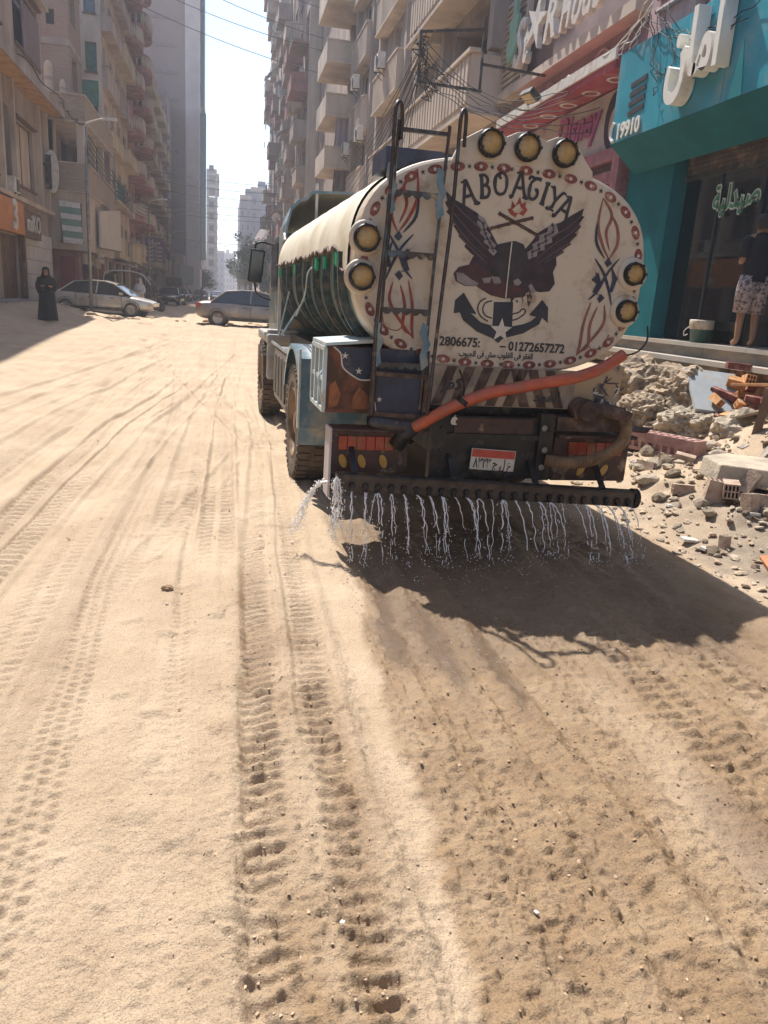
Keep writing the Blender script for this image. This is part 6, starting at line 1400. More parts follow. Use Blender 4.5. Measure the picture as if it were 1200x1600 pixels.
# steel cable frame sticking out beside the corner balcony, tangled with wires
cf = root('cable_bracket', 'rusty steel frame of street cables sticking out over the tanker', 'cable bracket', (5.0, 17.5, 6.8))
MB().bar((-.95, 0, -.55), (-.95, 0, .45), .05).build('post', M['dark_metal'], cf); MB().bar((-.95, 0, .42), (.45, .1, .66), .05).build('arm', M['dark_metal'], cf); MB().bar((-.95, 0, -.52), (.5, .1, -.52), .05).build('arm', M['dark_metal'], cf); MB().bar((.45, .1, -.55), (.45, .1, .9), .05).build('post', M['dark_metal'], cf); MB().bar((.45, .1, 0), (2.0, .3, 0), .05).build('arm', M['dark_metal'], cf)
def cable(p, q, sag, r=.014, label=None, group=None, n=14, m='cable', wob=0, name='cable'):
    p, q = Vector(p), Vector(q); pts = []
    rnd = random.Random(int(abs(p.x * 100 + q.y * 37 + sag * 999)))
    for i in range(n + 1):
        t = i / n; w = p.lerp(q, t); w.z -= sag * 4 * t * (1 - t)
        if wob and 0 < i < n: w += Vector((rnd.gauss(0, wob), rnd.gauss(0, wob), rnd.gauss(0, wob)))
        pts.append(w)
    if wob: pts = [Vector(v) for v in smooth_line([tuple(v) for v in pts], 2)]
    return tag(MB().tube(pts, r, 5).build(name, M[m], None, True), label, 'cable', group)
for k in range(11):
    z = 6.35 + .085 * k
    cable((4.06 + .01 * k, 17.5, z), (6.9, 33 + 3.1 * k, 4.8 + .42 * k), .5 + .07 * k, .009, 'thin wire running from the steel frame along the slatted block', 'wires from the steel frame', wob=.02)
for k in range(7):
    cable((4.1, 17.45, 6.3 + .13 * k), (7.1, 15.2 - .1 * k, 5.2 + .2 * k), .35 + .1 * k, .008, 'wire drooping from the steel frame to the salon wall', 'wires to the salon wall', wob=.03)
for k in range(7):
    rnd = random.Random(k); cable((4.05 + .05 * rnd.random(), 17.5, 7.15 - .1 * k), (4.1 + .6 * rnd.random(), 17.6 + rnd.random(), 6.3), .25 * rnd.random(), .011, 'tangled wire loop on the steel frame', 'tangled wires on the frame', wob=.07)
# bundle on the teal sign
for k in range(9):
    rnd = random.Random(50 + k)
    cable((6.46, 12.6 - .1 * k, 6.25 + .05 * rnd.random()), (6.44, 10.6 + rnd.uniform(-1.2, 1.3), 4.95 + rnd.random() * .9), rnd.uniform(.1, .5), .007, 'black cable dangling over the teal fascia', 'cables on the teal fascia', wob=.03)
for k in range(5):
    cable((6.42, 12.2, 6.35 + .04 * k), (6.6, 13.9 + .5 * k, 5.9 + .08 * k), .12 + .05 * k, .009, 'pale cable bundled at the end of the crimson canopy', 'pale bundled cables', m='white_metal', wob=.03)
for k in range(5):
    cable((7.1, 13.9, 6.1 + .1 * k), (7.1, 20.3, 6.1 + .12 * k), .25 + .1 * k, .012, 'cable sagging across the mauve band under the star board', 'cables on the mauve band', m='white_metal' if k % 2 else 'cable')
for k, (z0, z1) in enumerate(((21.6, 20.2), (20.1, 19.45), (18.9, 18.0), (23.4, 22.0))):
    cable((-8, 58, z0 + 1.2), (7.5, 60, z1 - 1.0), .5, .022, 'overhead wire crossing the sky high between the houses', 'wires crossing the sky')
for k, z in enumerate((11.8, 11.1, 10.35, 9.6, 8.9, 8.5, 6.3)):
    cable((-7.5, 78, z + .35), (6.4, 80, z + .25), .35, .022, 'overhead wire crossing the street in the distance', 'wires crossing the far street')
for k in range(5):
    cable((-5.2, 35, 7.4 - .22 * k), (-5.05, 60, 7.3 - .22 * k), .5, .018, 'service wire strung between the two left street poles', 'wires between the street poles')
cable((-8.0, 20, 9.9), (-7.3, 42.2, 9.9), .25, .03, 'thick black cable along the orange board of the left building', wob=.10)
cable((-7.5, 42.2, 9.9), (-6.4, 42.3, 9.1), .12, .025, 'thick black cable end hooking onto the brick terrace', wob=.08)
# street poles and lamps
def lamp_post(loc, h, arm, label):
    t = root('street_lamp', label, 'street lamp', loc, 0, 'street lamps')
    MB().tube([(0, 0, 0), (0, 0, h * .6), (0, 0, h)], [.075, .065, .05], 10).build('pole', M['grey_metal'], t, True)
    MB().tube(smooth_line([(0, 0, h - .1), (.1 * arm, 0, h + .12), (arm, -.3, h + .3)], 4), .035, 6).build('arm', M['white_metal'], t, True)
    MB().box((arm + .25 * (1 if arm > 0 else -1), -.35, h + .3), (.55, .2, .09)).build('lamp_head', M['white_metal'], t)
lamp_post((-5.32, 35, gh(-5.32, 35)), 7.2, .75, 'grey street lamp with a short arm in front of the brick building')
lamp_post((-5.05, 60, gh(-5, 60)), 7.0, .8, 'grey street pole standing before the purple sign')
lamp_post((-5.2, 92, .5), 7.2, 1.6, 'thin street lamp farther down the left pavement')
lamp_post((5.6, 96, .5), 7.0, -1.8, 'street lamp standing by the tree on the right')
# small trade signs, left
for (loc, w, h, c, l, tx) in (((-5.3, 68, 4.7), 1.5, 1.85, (.10, .05, .09), 'dark purple board with white arabic lines on the left pole', 1), ((-6.2, 74, 4.2), 1.1, 1.4, (.30, .27, .24), 'small pale board behind the purple one', 0), ((-4.4, 108, 3.6), 1.8, 2.4, (.45, .45, .42), 'white board with a green sign near the parked cars', 0)):
    t = root('trade_sign', l, 'sign', loc); MB().b2(-w / 2, w / 2, -.05, .05, -h / 2, h / 2).build('board', mat('sign_board', c, .6, var=.12), t)
    MB().bar((-w / 2 - .8, 0, h / 2 - .1), (-w / 2, 0, h / 2 - .1), .05).build('bracket', M['dark_metal'], t)
    if tx:
        for k in range(5): text('lettering', arabic('عمارة الفقر' if k else 'مركز'), .30 if k else .5, M['white_metal'], t, (0, -.06, .62 - .32 * k - (0.06 if k else 0)), FX, .005, .0, width=1.25 if k else .9)
# ---------------------------------------------------------------- vehicles
def paint(name, rgb, rough=.25): return mat(name, rgb, rough, .2, var=.06, vs=3, dust=.22, dust_rgb=(.42, .34, .24), ds=2.2, coat=.5)
TYR = M['tyre']; ALU = mat('alloy', (.45, .44, .42), .35, .7, var=.15, vs=12, dust=.2, ds=8)
LAMPR = mat('tail_lamp', (.35, .02, .02), .25); LAMPW = mat('head_lamp', (.62, .62, .60), .2)
def sedan(loc, rz, body, label, L=4.5, W=1.75, Hh=1.42):
    """saloon car, nose towards local +X"""
    t = root('parked_car', label, 'car', loc, rz)
    # stations along the body: x, bottom, belt, half width
    st = [(-L / 2, .45, .80, .62), (-L / 2 + .06, .30, .90, .78), (-L / 2 + .5, .24, .97, .86), (-1.3, .22, .96, .875), (-.4, .21, .93, .88), (.6, .21, .91, .88), (1.2, .22, .88, .87), (1.7, .24, .80, .84), (2.1, .30, .70, .76), (L / 2 - .04, .38, .62, .60)]
    rings = []
    for x, b, c, w in st:
        h = c - b
        rings.append([(x, -w * .86, b), (x, -w, b + h * .22), (x, -w * 1.01, b + h * .55), (x, -w * .965, b + h * .86), (x, -w * .86, c), (x, 0, c + .035), (x, w * .86, c), (x, w * .965, b + h * .86), (x, w * 1.01, b + h * .55), (x, w, b + h * .22), (x, w * .86, b)])
    bo = loft(rings, cap0=True, cap1=True).build('body', body, t, True)
    bo.modifiers.new('sub', 'SUBSURF').levels = 2; bo.modifiers['sub'].render_levels = 2
    g0 = [(-1.62, .93), (-1.05, Hh - .06), (-.45, Hh), (.2, Hh - .01), (.62, Hh - .10), (1.28, .90)]
    def tw(z): return .80 - .22 * (z - .9) / (Hh - .9)
    ca = MB(); rr_ = [[(x, -tw(z) + .015, z) for x, z in g0], [(x, tw(z) - .015, z) for x, z in g0]]
    n = len(g0); ca.add(rr_[0] + rr_[1], [(i, i + 1, n + i + 1, n + i) for i in range(n - 1)] + [tuple(range(n - 1, -1, -1)), tuple(range(n, 2 * n))])
    ca.build('windows', M['glass'], t)
    ro = MB(); rp = [(-1.12, Hh - .075), (-.45, Hh), (.2, Hh - .01), (.66, Hh - .115)]
    ro.add([(x, -tw(z), z + .012) for x, z in rp] + [(x, 0, z + .045) for x, z in rp] + [(x, tw(z), z + .012) for x, z in rp], [(4 * j + i, 4 * j + i + 1, 4 * j + 5 + i, 4 * j + 4 + i) for j in (0, 1) for i in range(3)])
    ro.build('roof', body, t, True)
    for s in (-1, 1):
        for a, b, w in (((-1.66, .93), (-1.08, Hh - .07), .09), ((.64, Hh - .11), (1.30, .90), .06), ((-.12, .92), (-.08, Hh - .01), .05), ((-1.08, Hh - .065), (-.45, Hh + .005), .04), ((-.45, Hh + .005), (.2, Hh - .005), .04), ((.2, Hh - .005), (.64, Hh - .105), .04)):
            MB().bar((a[0], s * (tw(a[1]) - .003), a[1]), (b[0], s * (tw(b[1]) - .003), b[1]), w, .035).build('pillar', body, t)
        MB().box((.95, s * .93, .95), (.14, .16, .11)).build('mirror', body, t)
        for x in (-.35, .55): MB().box((x, s * .885, .76), (.18, .02, .025)).build('door_handle', M['dark_metal'], t)
        for x in (-.95, -.1, .95): MB().box((x, s * .882, .60), (.012, .014, .50)).build('door_gap', M['dark'], t)
        MB().box((0, s * .885, .33), (2.0, .02, .06)).build('sill_strip', M['dark_metal'], t)
        MB().box((-L / 2 + .12, s * .66, .80), (.20, .24, .15)).build('tail_light', LAMPR, t); MB().box((L / 2 - .16, s * .56, .60), (.22, .26, .12), (0, .35, 0)).build('headlight', LAMPW, t)
    MB().box((-L / 2 + .0, 0, .62), (.03, .45, .12)).build('number_plate', M['white_metal'], t); MB().box((L / 2 - .02, 0, .42), (.05, .9, .12)).build('grille', M['dark'], t)
    for s in (-1, 1):
        for x in (-1.38, 1.33):
            MB().lathe([(.001, s * .60), (.37, s * .60), (.37, s * .896), (.355, s * .897)], 24, 'Y', (x, 0, .33)).build('wheel_arch', M['dark'], t)
            w = link('wheel', None, t, (x, s * .80, .31)); m1 = MB(); m1.lathe([(.2, -.1), (.28, -.105), (.31, -.08), (.31, .08), (.28, .105), (.2, .1)], 24, 'Y'); m1.build('tyre', TYR, w, True)
            m2 = MB(); m2.lathe([(.205, s * .10), (.19, s * .085), (.18, s * .03), (.001, s * .03)], 20, 'Y')
            for k in range(5):
                a = 2 * math.pi * k / 5; m2.bar((0, s * .085, 0), (.19 * math.cos(a), s * .095, .19 * math.sin(a)), .05, .02)
            m2.lathe([(.001, s * .105), (.04, s * .10), (.045, s * .08)], 10, 'Y'); m2.build('rim', ALU, w)
    return t
def on(x, y, dz=0.0): return (x, y, gh(x, y) + dz)
sedan((-4.95, 36.2, gh(-4.95, 36.2) - .04), R(-8), paint('silver_beige_paint', (.62, .57, .48)), 'silver beige saloon parked broadside on the left, facing right')
sedan((1.32, 32.3, gh(1.32, 32.3) - .06), R(-4), paint('bronze_grey_paint', (.25, .215, .20), .4), 'bronze grey saloon behind the tanker cab, seen from its rear left', 4.5, 1.75, 1.42)
sedan((-3.9, 66.5, .48), R(-97), paint('dark_green_paint', (.05, .07, .07)), 'dark green car parked nose-on under the purple sign', 4.4)
for k, (x, y, rz, c, l) in enumerate(((-2.6, 108, -92, (.12, .10, .10), 'dark distant car left of the bronze saloon roof'), (-.6, 118, -88, (.4, .4, .4), 'pale grey distant car in the middle of the street'), (1.2, 126, 90, (.06, .07, .08), 'black distant car before the hazy end of the street'), (3.4, 112, 92, (.45, .42, .4), 'white distant car near the tree'), (4.4, 84, 85, (.25, .2, .2), 'small brown car on the right beyond the bronze saloon'), (-4.2, 92, -95, (.3, .3, .3), 'grey car parked behind the dark green one'))):
    sedan((x, y, .46), R(rz), paint('car_paint', c), l)
# covered three-wheeler
TK = root('auto_rickshaw', 'dark covered three-wheeler with a curved canopy behind the silver beige saloon', 'rickshaw', on(-4.6, 44.5), R(-12))
mb = MB(); ca = [(-1.35, 1.0), (-1.3, 1.75), (-.9, 1.95), (.1, 1.98), (.75, 1.80), (1.15, 1.35)]
loft([[(x, -.65, z) for x, z in ca], [(x, -.2, z + .06) for x, z in ca], [(x, .2, z + .06) for x, z in ca], [(x, .65, z) for x, z in ca]], closed=False, mb=mb); mb.build('canopy', mat('canopy_dark', (.03, .028, .026), .8, var=.3, vs=3, dust=.2), TK, True)
MB().tube(smooth_line([(x, -.67, z + .03) for x, z in ca], 4), .035, 6).build('canopy_edge', M['white_metal'], TK)
MB().b2(-1.3, 1.1, -.6, .6, .35, .9).build('tub', M['dark_metal'], TK); MB().b2(-1.28, -1.22, -.6, .6, .9, 1.75).build('rear_wall', M['dark'], TK)
MB().bar((1.1, 0, .9), (1.6, 0, .5), .3, .1).build('nose', M['rusty'], TK)
for x, y in ((-.8, -.6), (-.8, .6), (1.45, 0)): MB().lathe([(.001, -.06), (.25, -.06), (.27, 0), (.25, .06), (.001, .06)], 16, 'Y', (x, y, .27)).build('wheel', TYR, TK)
for y in (-.62, .62): MB().bar((.95, y, .85), (.72, y, 1.8), .05).build('post', M['dark_metal'], TK)

# ---------------------------------------------------------------- people
def skin_mesh(verts, edges, radii, mats, name, parent, sub=2, loc=(0, 0, 0)):
    me = bpy.data.meshes.new('skeleton'); me.from_pydata(verts, edges, [])
    o = bpy.data.objects.new('skeleton', me); COL.objects.link(o)
    s = o.modifiers.new('skin', 'SKIN'); s.use_smooth_shade = True
    sv = me.skin_vertices[0].data
    for i, r in enumerate(radii): sv[i].radius = r if isinstance(r, tuple) else (r, r)
    sv[0].use_root = True
    ss = o.modifiers.new('sub', 'SUBSURF'); ss.levels = sub
    dg = bpy.context.evaluated_depsgraph_get(); out = bpy.data.meshes.new_from_object(o.evaluated_get(dg))
    bpy.data.objects.remove(o); out.materials.clear(); out.materials.append(mats)
    out.polygons.foreach_set('use_smooth', [True] * len(out.polygons))
    return link(name, out, parent, loc)
def person(label, loc, rz, skin=M['skin'], top=None, bottom=None, h=1.7, arms='down', robe=None, veil=False, bare=True):
    t = root('person', label, 'person', loc, rz); s = h / 1.7
    V = [(0, 0, .92), (0, .0, 1.1), (0, .01, 1.28), (0, 0, 1.42), (0, -.01, 1.5), (0, -.02, 1.60), (0, -.02, 1.66),
         (-.17, 0, 1.40), (.17, 0, 1.40), (-.22, .01, 1.12), (.22, .01, 1.12), (-.20, -.10, .92) if arms == 'down' else (-.12, -.24, 1.12), (.20, -.10, .92) if arms == 'down' else (.12, -.24, 1.12),
         (-.19, -.13, .83) if arms == 'down' else (-.06, -.30, 1.14), (.19, -.13, .83) if arms == 'down' else (.06, -.30, 1.14),
         (-.09, 0, .86), (.09, 0, .86), (-.10, -.01, .48), (.10, -.01, .48), (-.11, .02, .09), (.11, .02, .09), (-.12, -.10, .035), (.12, -.10, .035)]
    Ed = [(0, 1), (1, 2), (2, 3), (3, 4), (4, 5), (5, 6), (3, 7), (3, 8), (7, 9), (8, 10), (9, 11), (10, 12), (11, 13), (12, 14), (0, 15), (0, 16), (15, 17), (16, 18), (17, 19), (18, 20), (19, 21), (20, 22)]
    Rr = [(.15, .11), (.135, .10), (.16, .11), (.10, .08), .055, (.085, .10), (.075, .09), .065, .065, .042, .042, .03, .03, (.035, .02), (.035, .02), .09, .09, .06, .06, .04, .04, (.045, .03), (.045, .03)]
    skin_mesh([tuple(c * s for c in v) for v in V], Ed, [tuple(q * s for q in (r if isinstance(r, tuple) else (r, r))) for r in Rr], skin, 'body', t)
    def shell(prof, m, name, n=20, mod=.0):
        mb = MB(); rings = []
        for z, rx, ry, cy in prof: rings.append([(rx * s * math.cos(2 * math.pi * k / n) * (1 + mod * math.sin(5 * 2 * math.pi * k / n + z * 2)), (cy + ry * math.sin(2 * math.pi * k / n) * (1 + mod * math.sin(7 * 2 * math.pi * k / n))) * s, z * s) for k in range(n)])
        loft(rings, mb=mb, cap1=True); return mb.build(name, m, t, True)
    if robe:
        shell([(.03, .32, .27, 0), (.3, .29, .24, 0), (.7, .25, .2, 0), (1.0, .24, .18, -.01), (1.25, .25, .18, -.02), (1.4, .22, .15, 0), (1.47, .10, .1, 0)], robe, 'robe', 24, .05)
        for sx in (-1, 1): MB().tube(smooth_line([(sx * .17 * s, 0, 1.38 * s), (sx * .25 * s, 0, 1.15 * s), (sx * .2 * s, -.16 * s, 1.0 * s), (sx * .05 * s, -.24 * s, 1.02 * s)], 4), [.09 * s] * 8 + [.075 * s] * 5, 10).build('sleeve', robe, t, True)
    if veil:
        mb = MB(); rings = []
        for z, r, cy in ((1.36, .20, .01), (1.45, .15, .02), (1.55, .118, .0), (1.63, .12, -.005), (1.70, .10, -.01), (1.74, .05, -.01)):
            rings.append([(r * s * math.sin(a), (cy + r * .98 * math.cos(a)) * s, z * s) for a in [R(-138 + 276 * k / 18) for k in range(19)]])
        loft(rings, closed=False, mb=mb); mb.build('veil', veil, t, True)
        MB().box((0, -.113 * s, 1.60 * s), (.05 * s, .012, .02 * s)).build('eye_shadow', M['hair'], t)
    if top:
        shell([(.86, .185, .14, 0), (1.0, .175, .135, 0), (1.2, .195, .14, .0), (1.36, .20, .13, 0), (1.44, .15, .11, 0), (1.49, .075, .07, 0)], top, 'shirt', 24, .02)
        for sx in (-1, 1):
            e = V[9 if sx < 0 else 10]; MB().tube([(sx * .15 * s, 0, 1.41 * s), (sx * .2 * s, 0, 1.34 * s), (e[0] * s, e[1] * s, 1.16 * s)], [.075 * s, .08 * s, .068 * s], 12).build('sleeve', top, t, True)
    if bottom:
        mb = MB()
        for sx in (-1, 1): mb.tube([(sx * .07 * s, 0, .93 * s), (sx * .095 * s, 0, .75 * s), (sx * .11 * s, -.01, .45 * s)], [.125 * s, .125 * s, .105 * s], 14)
        mb.build('shorts', bottom, t, True)
    if not veil:
        mb = MB(); rings = []
        for z, r in ((1.53, .085), (1.58, .105), (1.64, .112), (1.69, .10), (1.73, .06)): rings.append([(r * s * math.sin(a), (.012 + r * 1.05 * math.cos(a)) * s, z * s) for a in [R(-125 + 250 * k / 16) for k in range(17)]])
        loft(rings, closed=False, mb=mb); mb.build('hair', M['hair'], t, True)
        MB().add([(x * s, y * s, z * s) for x, y, z in ((-.075, -.09, 1.68), (.075, -.09, 1.68), (.06, 0, 1.735), (-.06, 0, 1.735))], [(0, 1, 2, 3)]).build('fringe', M['hair'], t)
    return t
person('woman in a long black robe and black headscarf standing at the left', on(-5.5, 27.3), R(10), robe=M['cloth_dark'], veil=M['cloth_dark'], h=1.66, arms='hold')
person('second figure in black half hidden behind the woman at the left', on(-5.72, 28.1), R(30), robe=M['cloth_dark'], veil=M['cloth_dark'], h=1.36, arms='hold')
PRT = mat('patterned_cloth', (.42, .33, .31), .9, var=.1, vs=4, two=(.06, .045, .05), tws=24, twt=.52)
person('person in a black shirt and patterned shorts standing barefoot on the marble step, back turned', (7.12, 9.62, 1.447), R(170), top=mat('black_shirt', (.012, .014, .02), .9, var=.2), bottom=PRT, h=1.72, arms='hold')
WHT = mat('white_robe', (.5, .48, .45), .9, var=.1)
person('person in white standing behind the bonnet of the silver beige saloon', on(-3.75, 39.0), R(-30), robe=WHT, veil=WHT, h=1.62, arms='hold')
for k, (x, y, l) in enumerate(((-4.9, 84, 'distant pedestrian in dark clothes left of the far cars'), (-4.3, 86.5, 'distant pedestrian beside the parked grey car'), (-2.2, 96, 'distant pedestrian walking in the road'), (4.7, 100, 'distant pedestrian near the tree on the right'))):
    person(l, on(x, y), R(40 * k), robe=M['cloth_dark'] if k % 2 else M['wood'], veil=M['cloth_dark'], h=1.66)
# bucket on the step
bk = root('paint_bucket', 'green and cream paint bucket standing on the marble step', 'bucket', (7.12, 10.65, 1.447)); bk.scale = (1.15, 1.15, 1.15)
mb = MB(); mb.lathe([(.001, .002), (.115, .0), (.14, .21), (.145, .212)], 24); mb.build('pail', mat('bucket_green', (.04, .10, .07), .5, var=.2), bk, True)
MB().lathe([(.138, .17), (.150, .175), (.156, .28), (.150, .29), (.001, .285)], 24).build('top_band', mat('bucket_cream', (.55, .47, .35), .5, var=.15, vs=8, two=(.35, .14, .06), tws=14, twt=.62), bk, True)
MB().tube(smooth_line([(-.10, .11, .20), (-.15, .14, .14), (-.14, .15, .08), (-.10, .13, .10)], 5), .006, 6).build('handle', M['white_metal'], bk, True)

# ---------------------------------------------------------------- rubble on the right bank
def rock(loc, s, seed, m, name, label, cat='rock', sq=(1, 1, 1), sub=3, group=None):
    import bmesh
    from mathutils import noise
    bm = bmesh.new(); bmesh.ops.create_icosphere(bm, subdivisions=sub, radius=1)
    off = Vector((seed * 3.1, seed * 1.7, seed * .9))
    for v in bm.verts:
        c = v.co.normalized(); d = 1 + .34 * noise.noise(c * 1.3 + off) + .20 * noise.noise(c * 3.1 + off) + .16 * abs(noise.noise(c * 5.5 + off)) + .09 * noise.noise(c * 11 + off) + .06 * abs(noise.noise(c * 23 + off))
        v.co = Vector((c.x * d * sq[0], c.y * d * sq[1], c.z * d * sq[2])) * s
    me = bpy.data.meshes.new(name); bm.to_mesh(me); bm.free(); me.materials.append(m)
    o = link(name, me, None, loc); tag(o, label, cat, group); return o
ROCK = mat('earth_lump', (.31, .235, .16), .97, var=.35, vs=6, bump=1.0, bs=22, dust=.3, dust_rgb=(.52, .40, .27), ds=5)
ROCK2 = mat('pale_rock', (.46, .38, .28), .95, var=.3, vs=5, bump=.8, bs=20)
def hollow_brick_mesh(L=.25, W=.12, Hb=.12, nx_=3, nz_=2, m=None):
    """fired brick with square holes running through its ends"""
    mb = MB(); ops = []; wx = (W - .012) / nx_; wz = (Hb - .012) / nz_
    for i in range(nx_):
        for j in range(nz_): ops.append((-W / 2 + .012 + i * wx, -W / 2 + i * wx + wx, -Hb / 2 + .012 + j * wz, -Hb / 2 + j * wz + wz, L * .45))
    for s in (-1, 1):
        grid_wall(mb, lambda u, v, d, s=s: (u, s * (L / 2 - d), v), -W / 2, W / 2, -Hb / 2, Hb / 2, ops, .1)
    a, b, c = W / 2, L / 2, Hb / 2
    mb.add([(-a, -b, c), (a, -b, c), (a, b, c), (-a, b, c), (-a, -b, -c), (a, -b, -c), (a, b, -c), (-a, b, -c)], [(0, 1, 2, 3), (7, 6, 5, 4), (1, 5, 6, 2), (0, 3, 7, 4)])
    me = mb.mesh('hollow_brick', m or M['hbrick'])
    import bmesh
    bm = bmesh.new(); bm.from_mesh(me); bmesh.ops.remove_doubles(bm, verts=bm.verts, dist=.0004); bmesh.ops.recalc_face_normals(bm, faces=bm.faces); bm.to_mesh(me); bm.free()
    return me
M['hbrick'] = mat('hollow_brick_clay', (.37, .245, .185), .92, var=.25, vs=9, dust=.5, dust_rgb=(.47, .37, .27), ds=7, bump=.6, bs=35)
M['obrick'] = mat('orange_brick_clay', (.52, .26, .10), .92, var=.25, vs=9, dust=.2, dust_rgb=(.5, .37, .22), ds=7, bump=.4, bs=45)
M['rbrick'] = mat('dark_red_brick', (.20, .06, .045), .92, var=.3, vs=9, dust=.2, ds=7, bump=.4, bs=45)
HB = hollow_brick_mesh(); HBO = hollow_brick_mesh(m=M['obrick']); HBL = hollow_brick_mesh(.24, .13, .13, 2, 4)
def put(me, name, loc, rot, label, cat, group=None, s=1):
    o = link(name, me, None, loc, rot); o.scale = (s, s, s); return tag(o, label, cat, group)
def zz(x, y, d=0): return (x, y, hz(x, y) + d)
# earth bank: big crumbling lumps below the marble step
for k, (x, y, z, s, sq, m) in enumerate(((5.75, 9.9, .72, .52, (1, 1.1, .85), ROCK), (5.95, 9.0, .80, .44, (.9, 1.3, .8), ROCK), (5.45, 9.0, .52, .36, (1, 1.1, .8), ROCK), (6.25, 10.9, .8, .5, (.8, 1.3, .7), ROCK), (5.65, 8.25, .52, .32, (1.2, 1.0, .75), ROCK2), (5.42, 8.55, .40, .20, (1, 1, .7), ROCK), (5.75, 7.55, .55, .25, (1.1, 1, .95), ROCK2), (6.25, 9.9, .98, .33, (.9, 1.5, .5), ROCK), (5.9, 7.15, .62, .24, (1, 1, 1), ROCK2))):
    rock((x, y, z), s, k + 2, m, 'earth_lump', ['large crumbling lump of earth nearest behind the tanker hose', 'tall lump of pale earth under the marble step', 'knobbly lump of earth low in the bank, right of the tanker', 'far lump of earth half hidden by the tanker', 'rounded pale boulder under the grey slab', 'small knobbly lump at the foot of the earth bank', 'boulder with a dark underside beside the leaning boards', 'flat sandy lump on top of the earth bank', 'pale lump below the pile of orange bricks'][k], 'earth lump', sq, 5 if k < 6 else 4)
for k, (x, y, s) in enumerate(((4.28, 7.05, .07), (4.15, 6.65, .10), (4.5, 6.9, .05), (4.05, 7.5, .07), (5.1, 6.95, .08), (4.75, 7.1, .05), (5.25, 7.3, .09), (3.95, 5.9, .04), (4.9, 7.6, .06), (5.0, 6.2, .06), (4.6, 5.2, .05), (4.35, 4.8, .04))):
    rock(zz(x, y, s * .3), s, k + 20, ROCK2 if k % 2 else M['rubble'], 'stone', 'loose rough stone lying on the sand right of the tanker', 'stone', (1.2, 1, .6), 2, 'loose stones on the bank')
# broken chunks lying against the foot of the bank
rk = random.Random(44)
CH = []
for j in range(4):
    o_ = rock((0, 0, -50), 1, 100 + j, [ROCK, M['rubble'], ROCK, ROCK2][j], 'chunk', 'broken chunk of masonry at the foot of the bank', 'chunk', (1.2, 1, .7), 2); CH.append(o_.data); bpy.data.objects.remove(o_)
BRK = MB().add([(-.5, -.35, -.3), (.45, -.4, -.3), (.55, .3, -.3), (-.4, .4, -.3), (-.45, -.3, .25), (.3, -.38, .32), (.5, .2, .2), (-.35, .35, .3)], [(3, 2, 1, 0), (4, 5, 6, 7), (0, 1, 5, 4), (1, 2, 6, 5), (2, 3, 7, 6), (3, 0, 4, 7)]).mesh('chunk', M['hbrick']); CH.append(BRK)
SLB = MB().add([(-.6, -.4, -.1), (.5, -.55, -.1), (.65, .3, -.1), (-.1, .6, -.1), (-.6, -.4, .1), (.5, -.55, .1), (.65, .3, .1), (-.1, .6, .1)], [(3, 2, 1, 0), (4, 5, 6, 7), (0, 1, 5, 4), (1, 2, 6, 5), (2, 3, 7, 6), (3, 0, 4, 7)]).mesh('chunk', M['rubble']); CH.append(SLB)
for k in range(130):
    if k < 70: x, y = rk.uniform(4.6, 6.2), 0; y = 6.6 + (x - 4.6) * .9 + rk.uniform(-.2, 2.2)
    else: x = rk.uniform(3.75, 5.2); y = 4.6 + (x - 3.7) * 1.1 + rk.uniform(-.3, 2.0)
    s = .022 + .065 * rk.random() ** 2.2
    put_o = link('chunk', rk.choice(CH), None, (x, y, hz(x, y) + s * .25), (rk.uniform(-.6, .6), rk.uniform(-.6, .6), rk.uniform(0, 6))); put_o.scale = (s, s, s)
    tag(put_o, 'broken chunk of brick or concrete strewn over the bank under the marble step', 'chunk', 'broken chunks on the bank')
# shattered plaster heap at the right edge
rs = random.Random(91)
SH = MB().add([(-.08, -.06, 0), (.09, -.05, .004), (.07, .06, 0), (-.06, .07, .006), (-.08, -.06, .022), (.09, -.05, .026), (.07, .06, .022), (-.06, .07, .028)], [(3, 2, 1, 0), (4, 5, 6, 7), (0, 1, 5, 4), (1, 2, 6, 5), (2, 3, 7, 6), (3, 0, 4, 7)]).mesh('shard', M['rubble'])
SHG = MB().add([(-.10, -.03, 0), (.02, -.07, .004), (.09, .02, 0), (-.03, .08, .006), (-.10, -.03, .018), (.02, -.07, .022), (.09, .02, .018), (-.03, .08, .024)], [(3, 2, 1, 0), (4, 5, 6, 7), (0, 1, 5, 4), (1, 2, 6, 5), (2, 3, 7, 6), (3, 0, 4, 7)]).mesh('shard', mat('grey_shard', (.33, .28, .24), .9, var=.3, vs=9, bump=.4, bs=30))
for k in range(150):
    x = 4.65 + abs(rs.gauss(0, .45)); y = 5.0 + .9 * (x - 4.5) + rs.gauss(0, .38)
    o = link('shard', SH if rs.random() < .55 else SHG, None, zz(x, y, .02 + .10 * rs.random() * math.exp(-((x - 5.1) / .4) ** 2)), (rs.gauss(0, .35), rs.gauss(0, .35), rs.uniform(0, 6.3)))
    q = rs.uniform(.45, 1.35); o.scale = (q, q, q); tag(o, 'broken shard in the heap of smashed plaster at the right edge', 'shard', 'shards of smashed plaster')
# tilted grey slab
t = root('stone_slab', 'smooth grey stone slab leaning on the rubble below the marble step', 'slab', (5.92, 8.35, .93), 0)
MB().box((0, 0, 0), (.62, .78, .045), (R(34), R(4), R(-14))).build('panel', mat('blue_grey_slab', (.36, .38, .385), .5, var=.1, vs=3, dust=.15, ds=4), t)
MB().box((.03, .06, -.13), (.56, .72, .18), (R(34), R(4), R(-14))).build('concrete_back', M['concrete'], t)
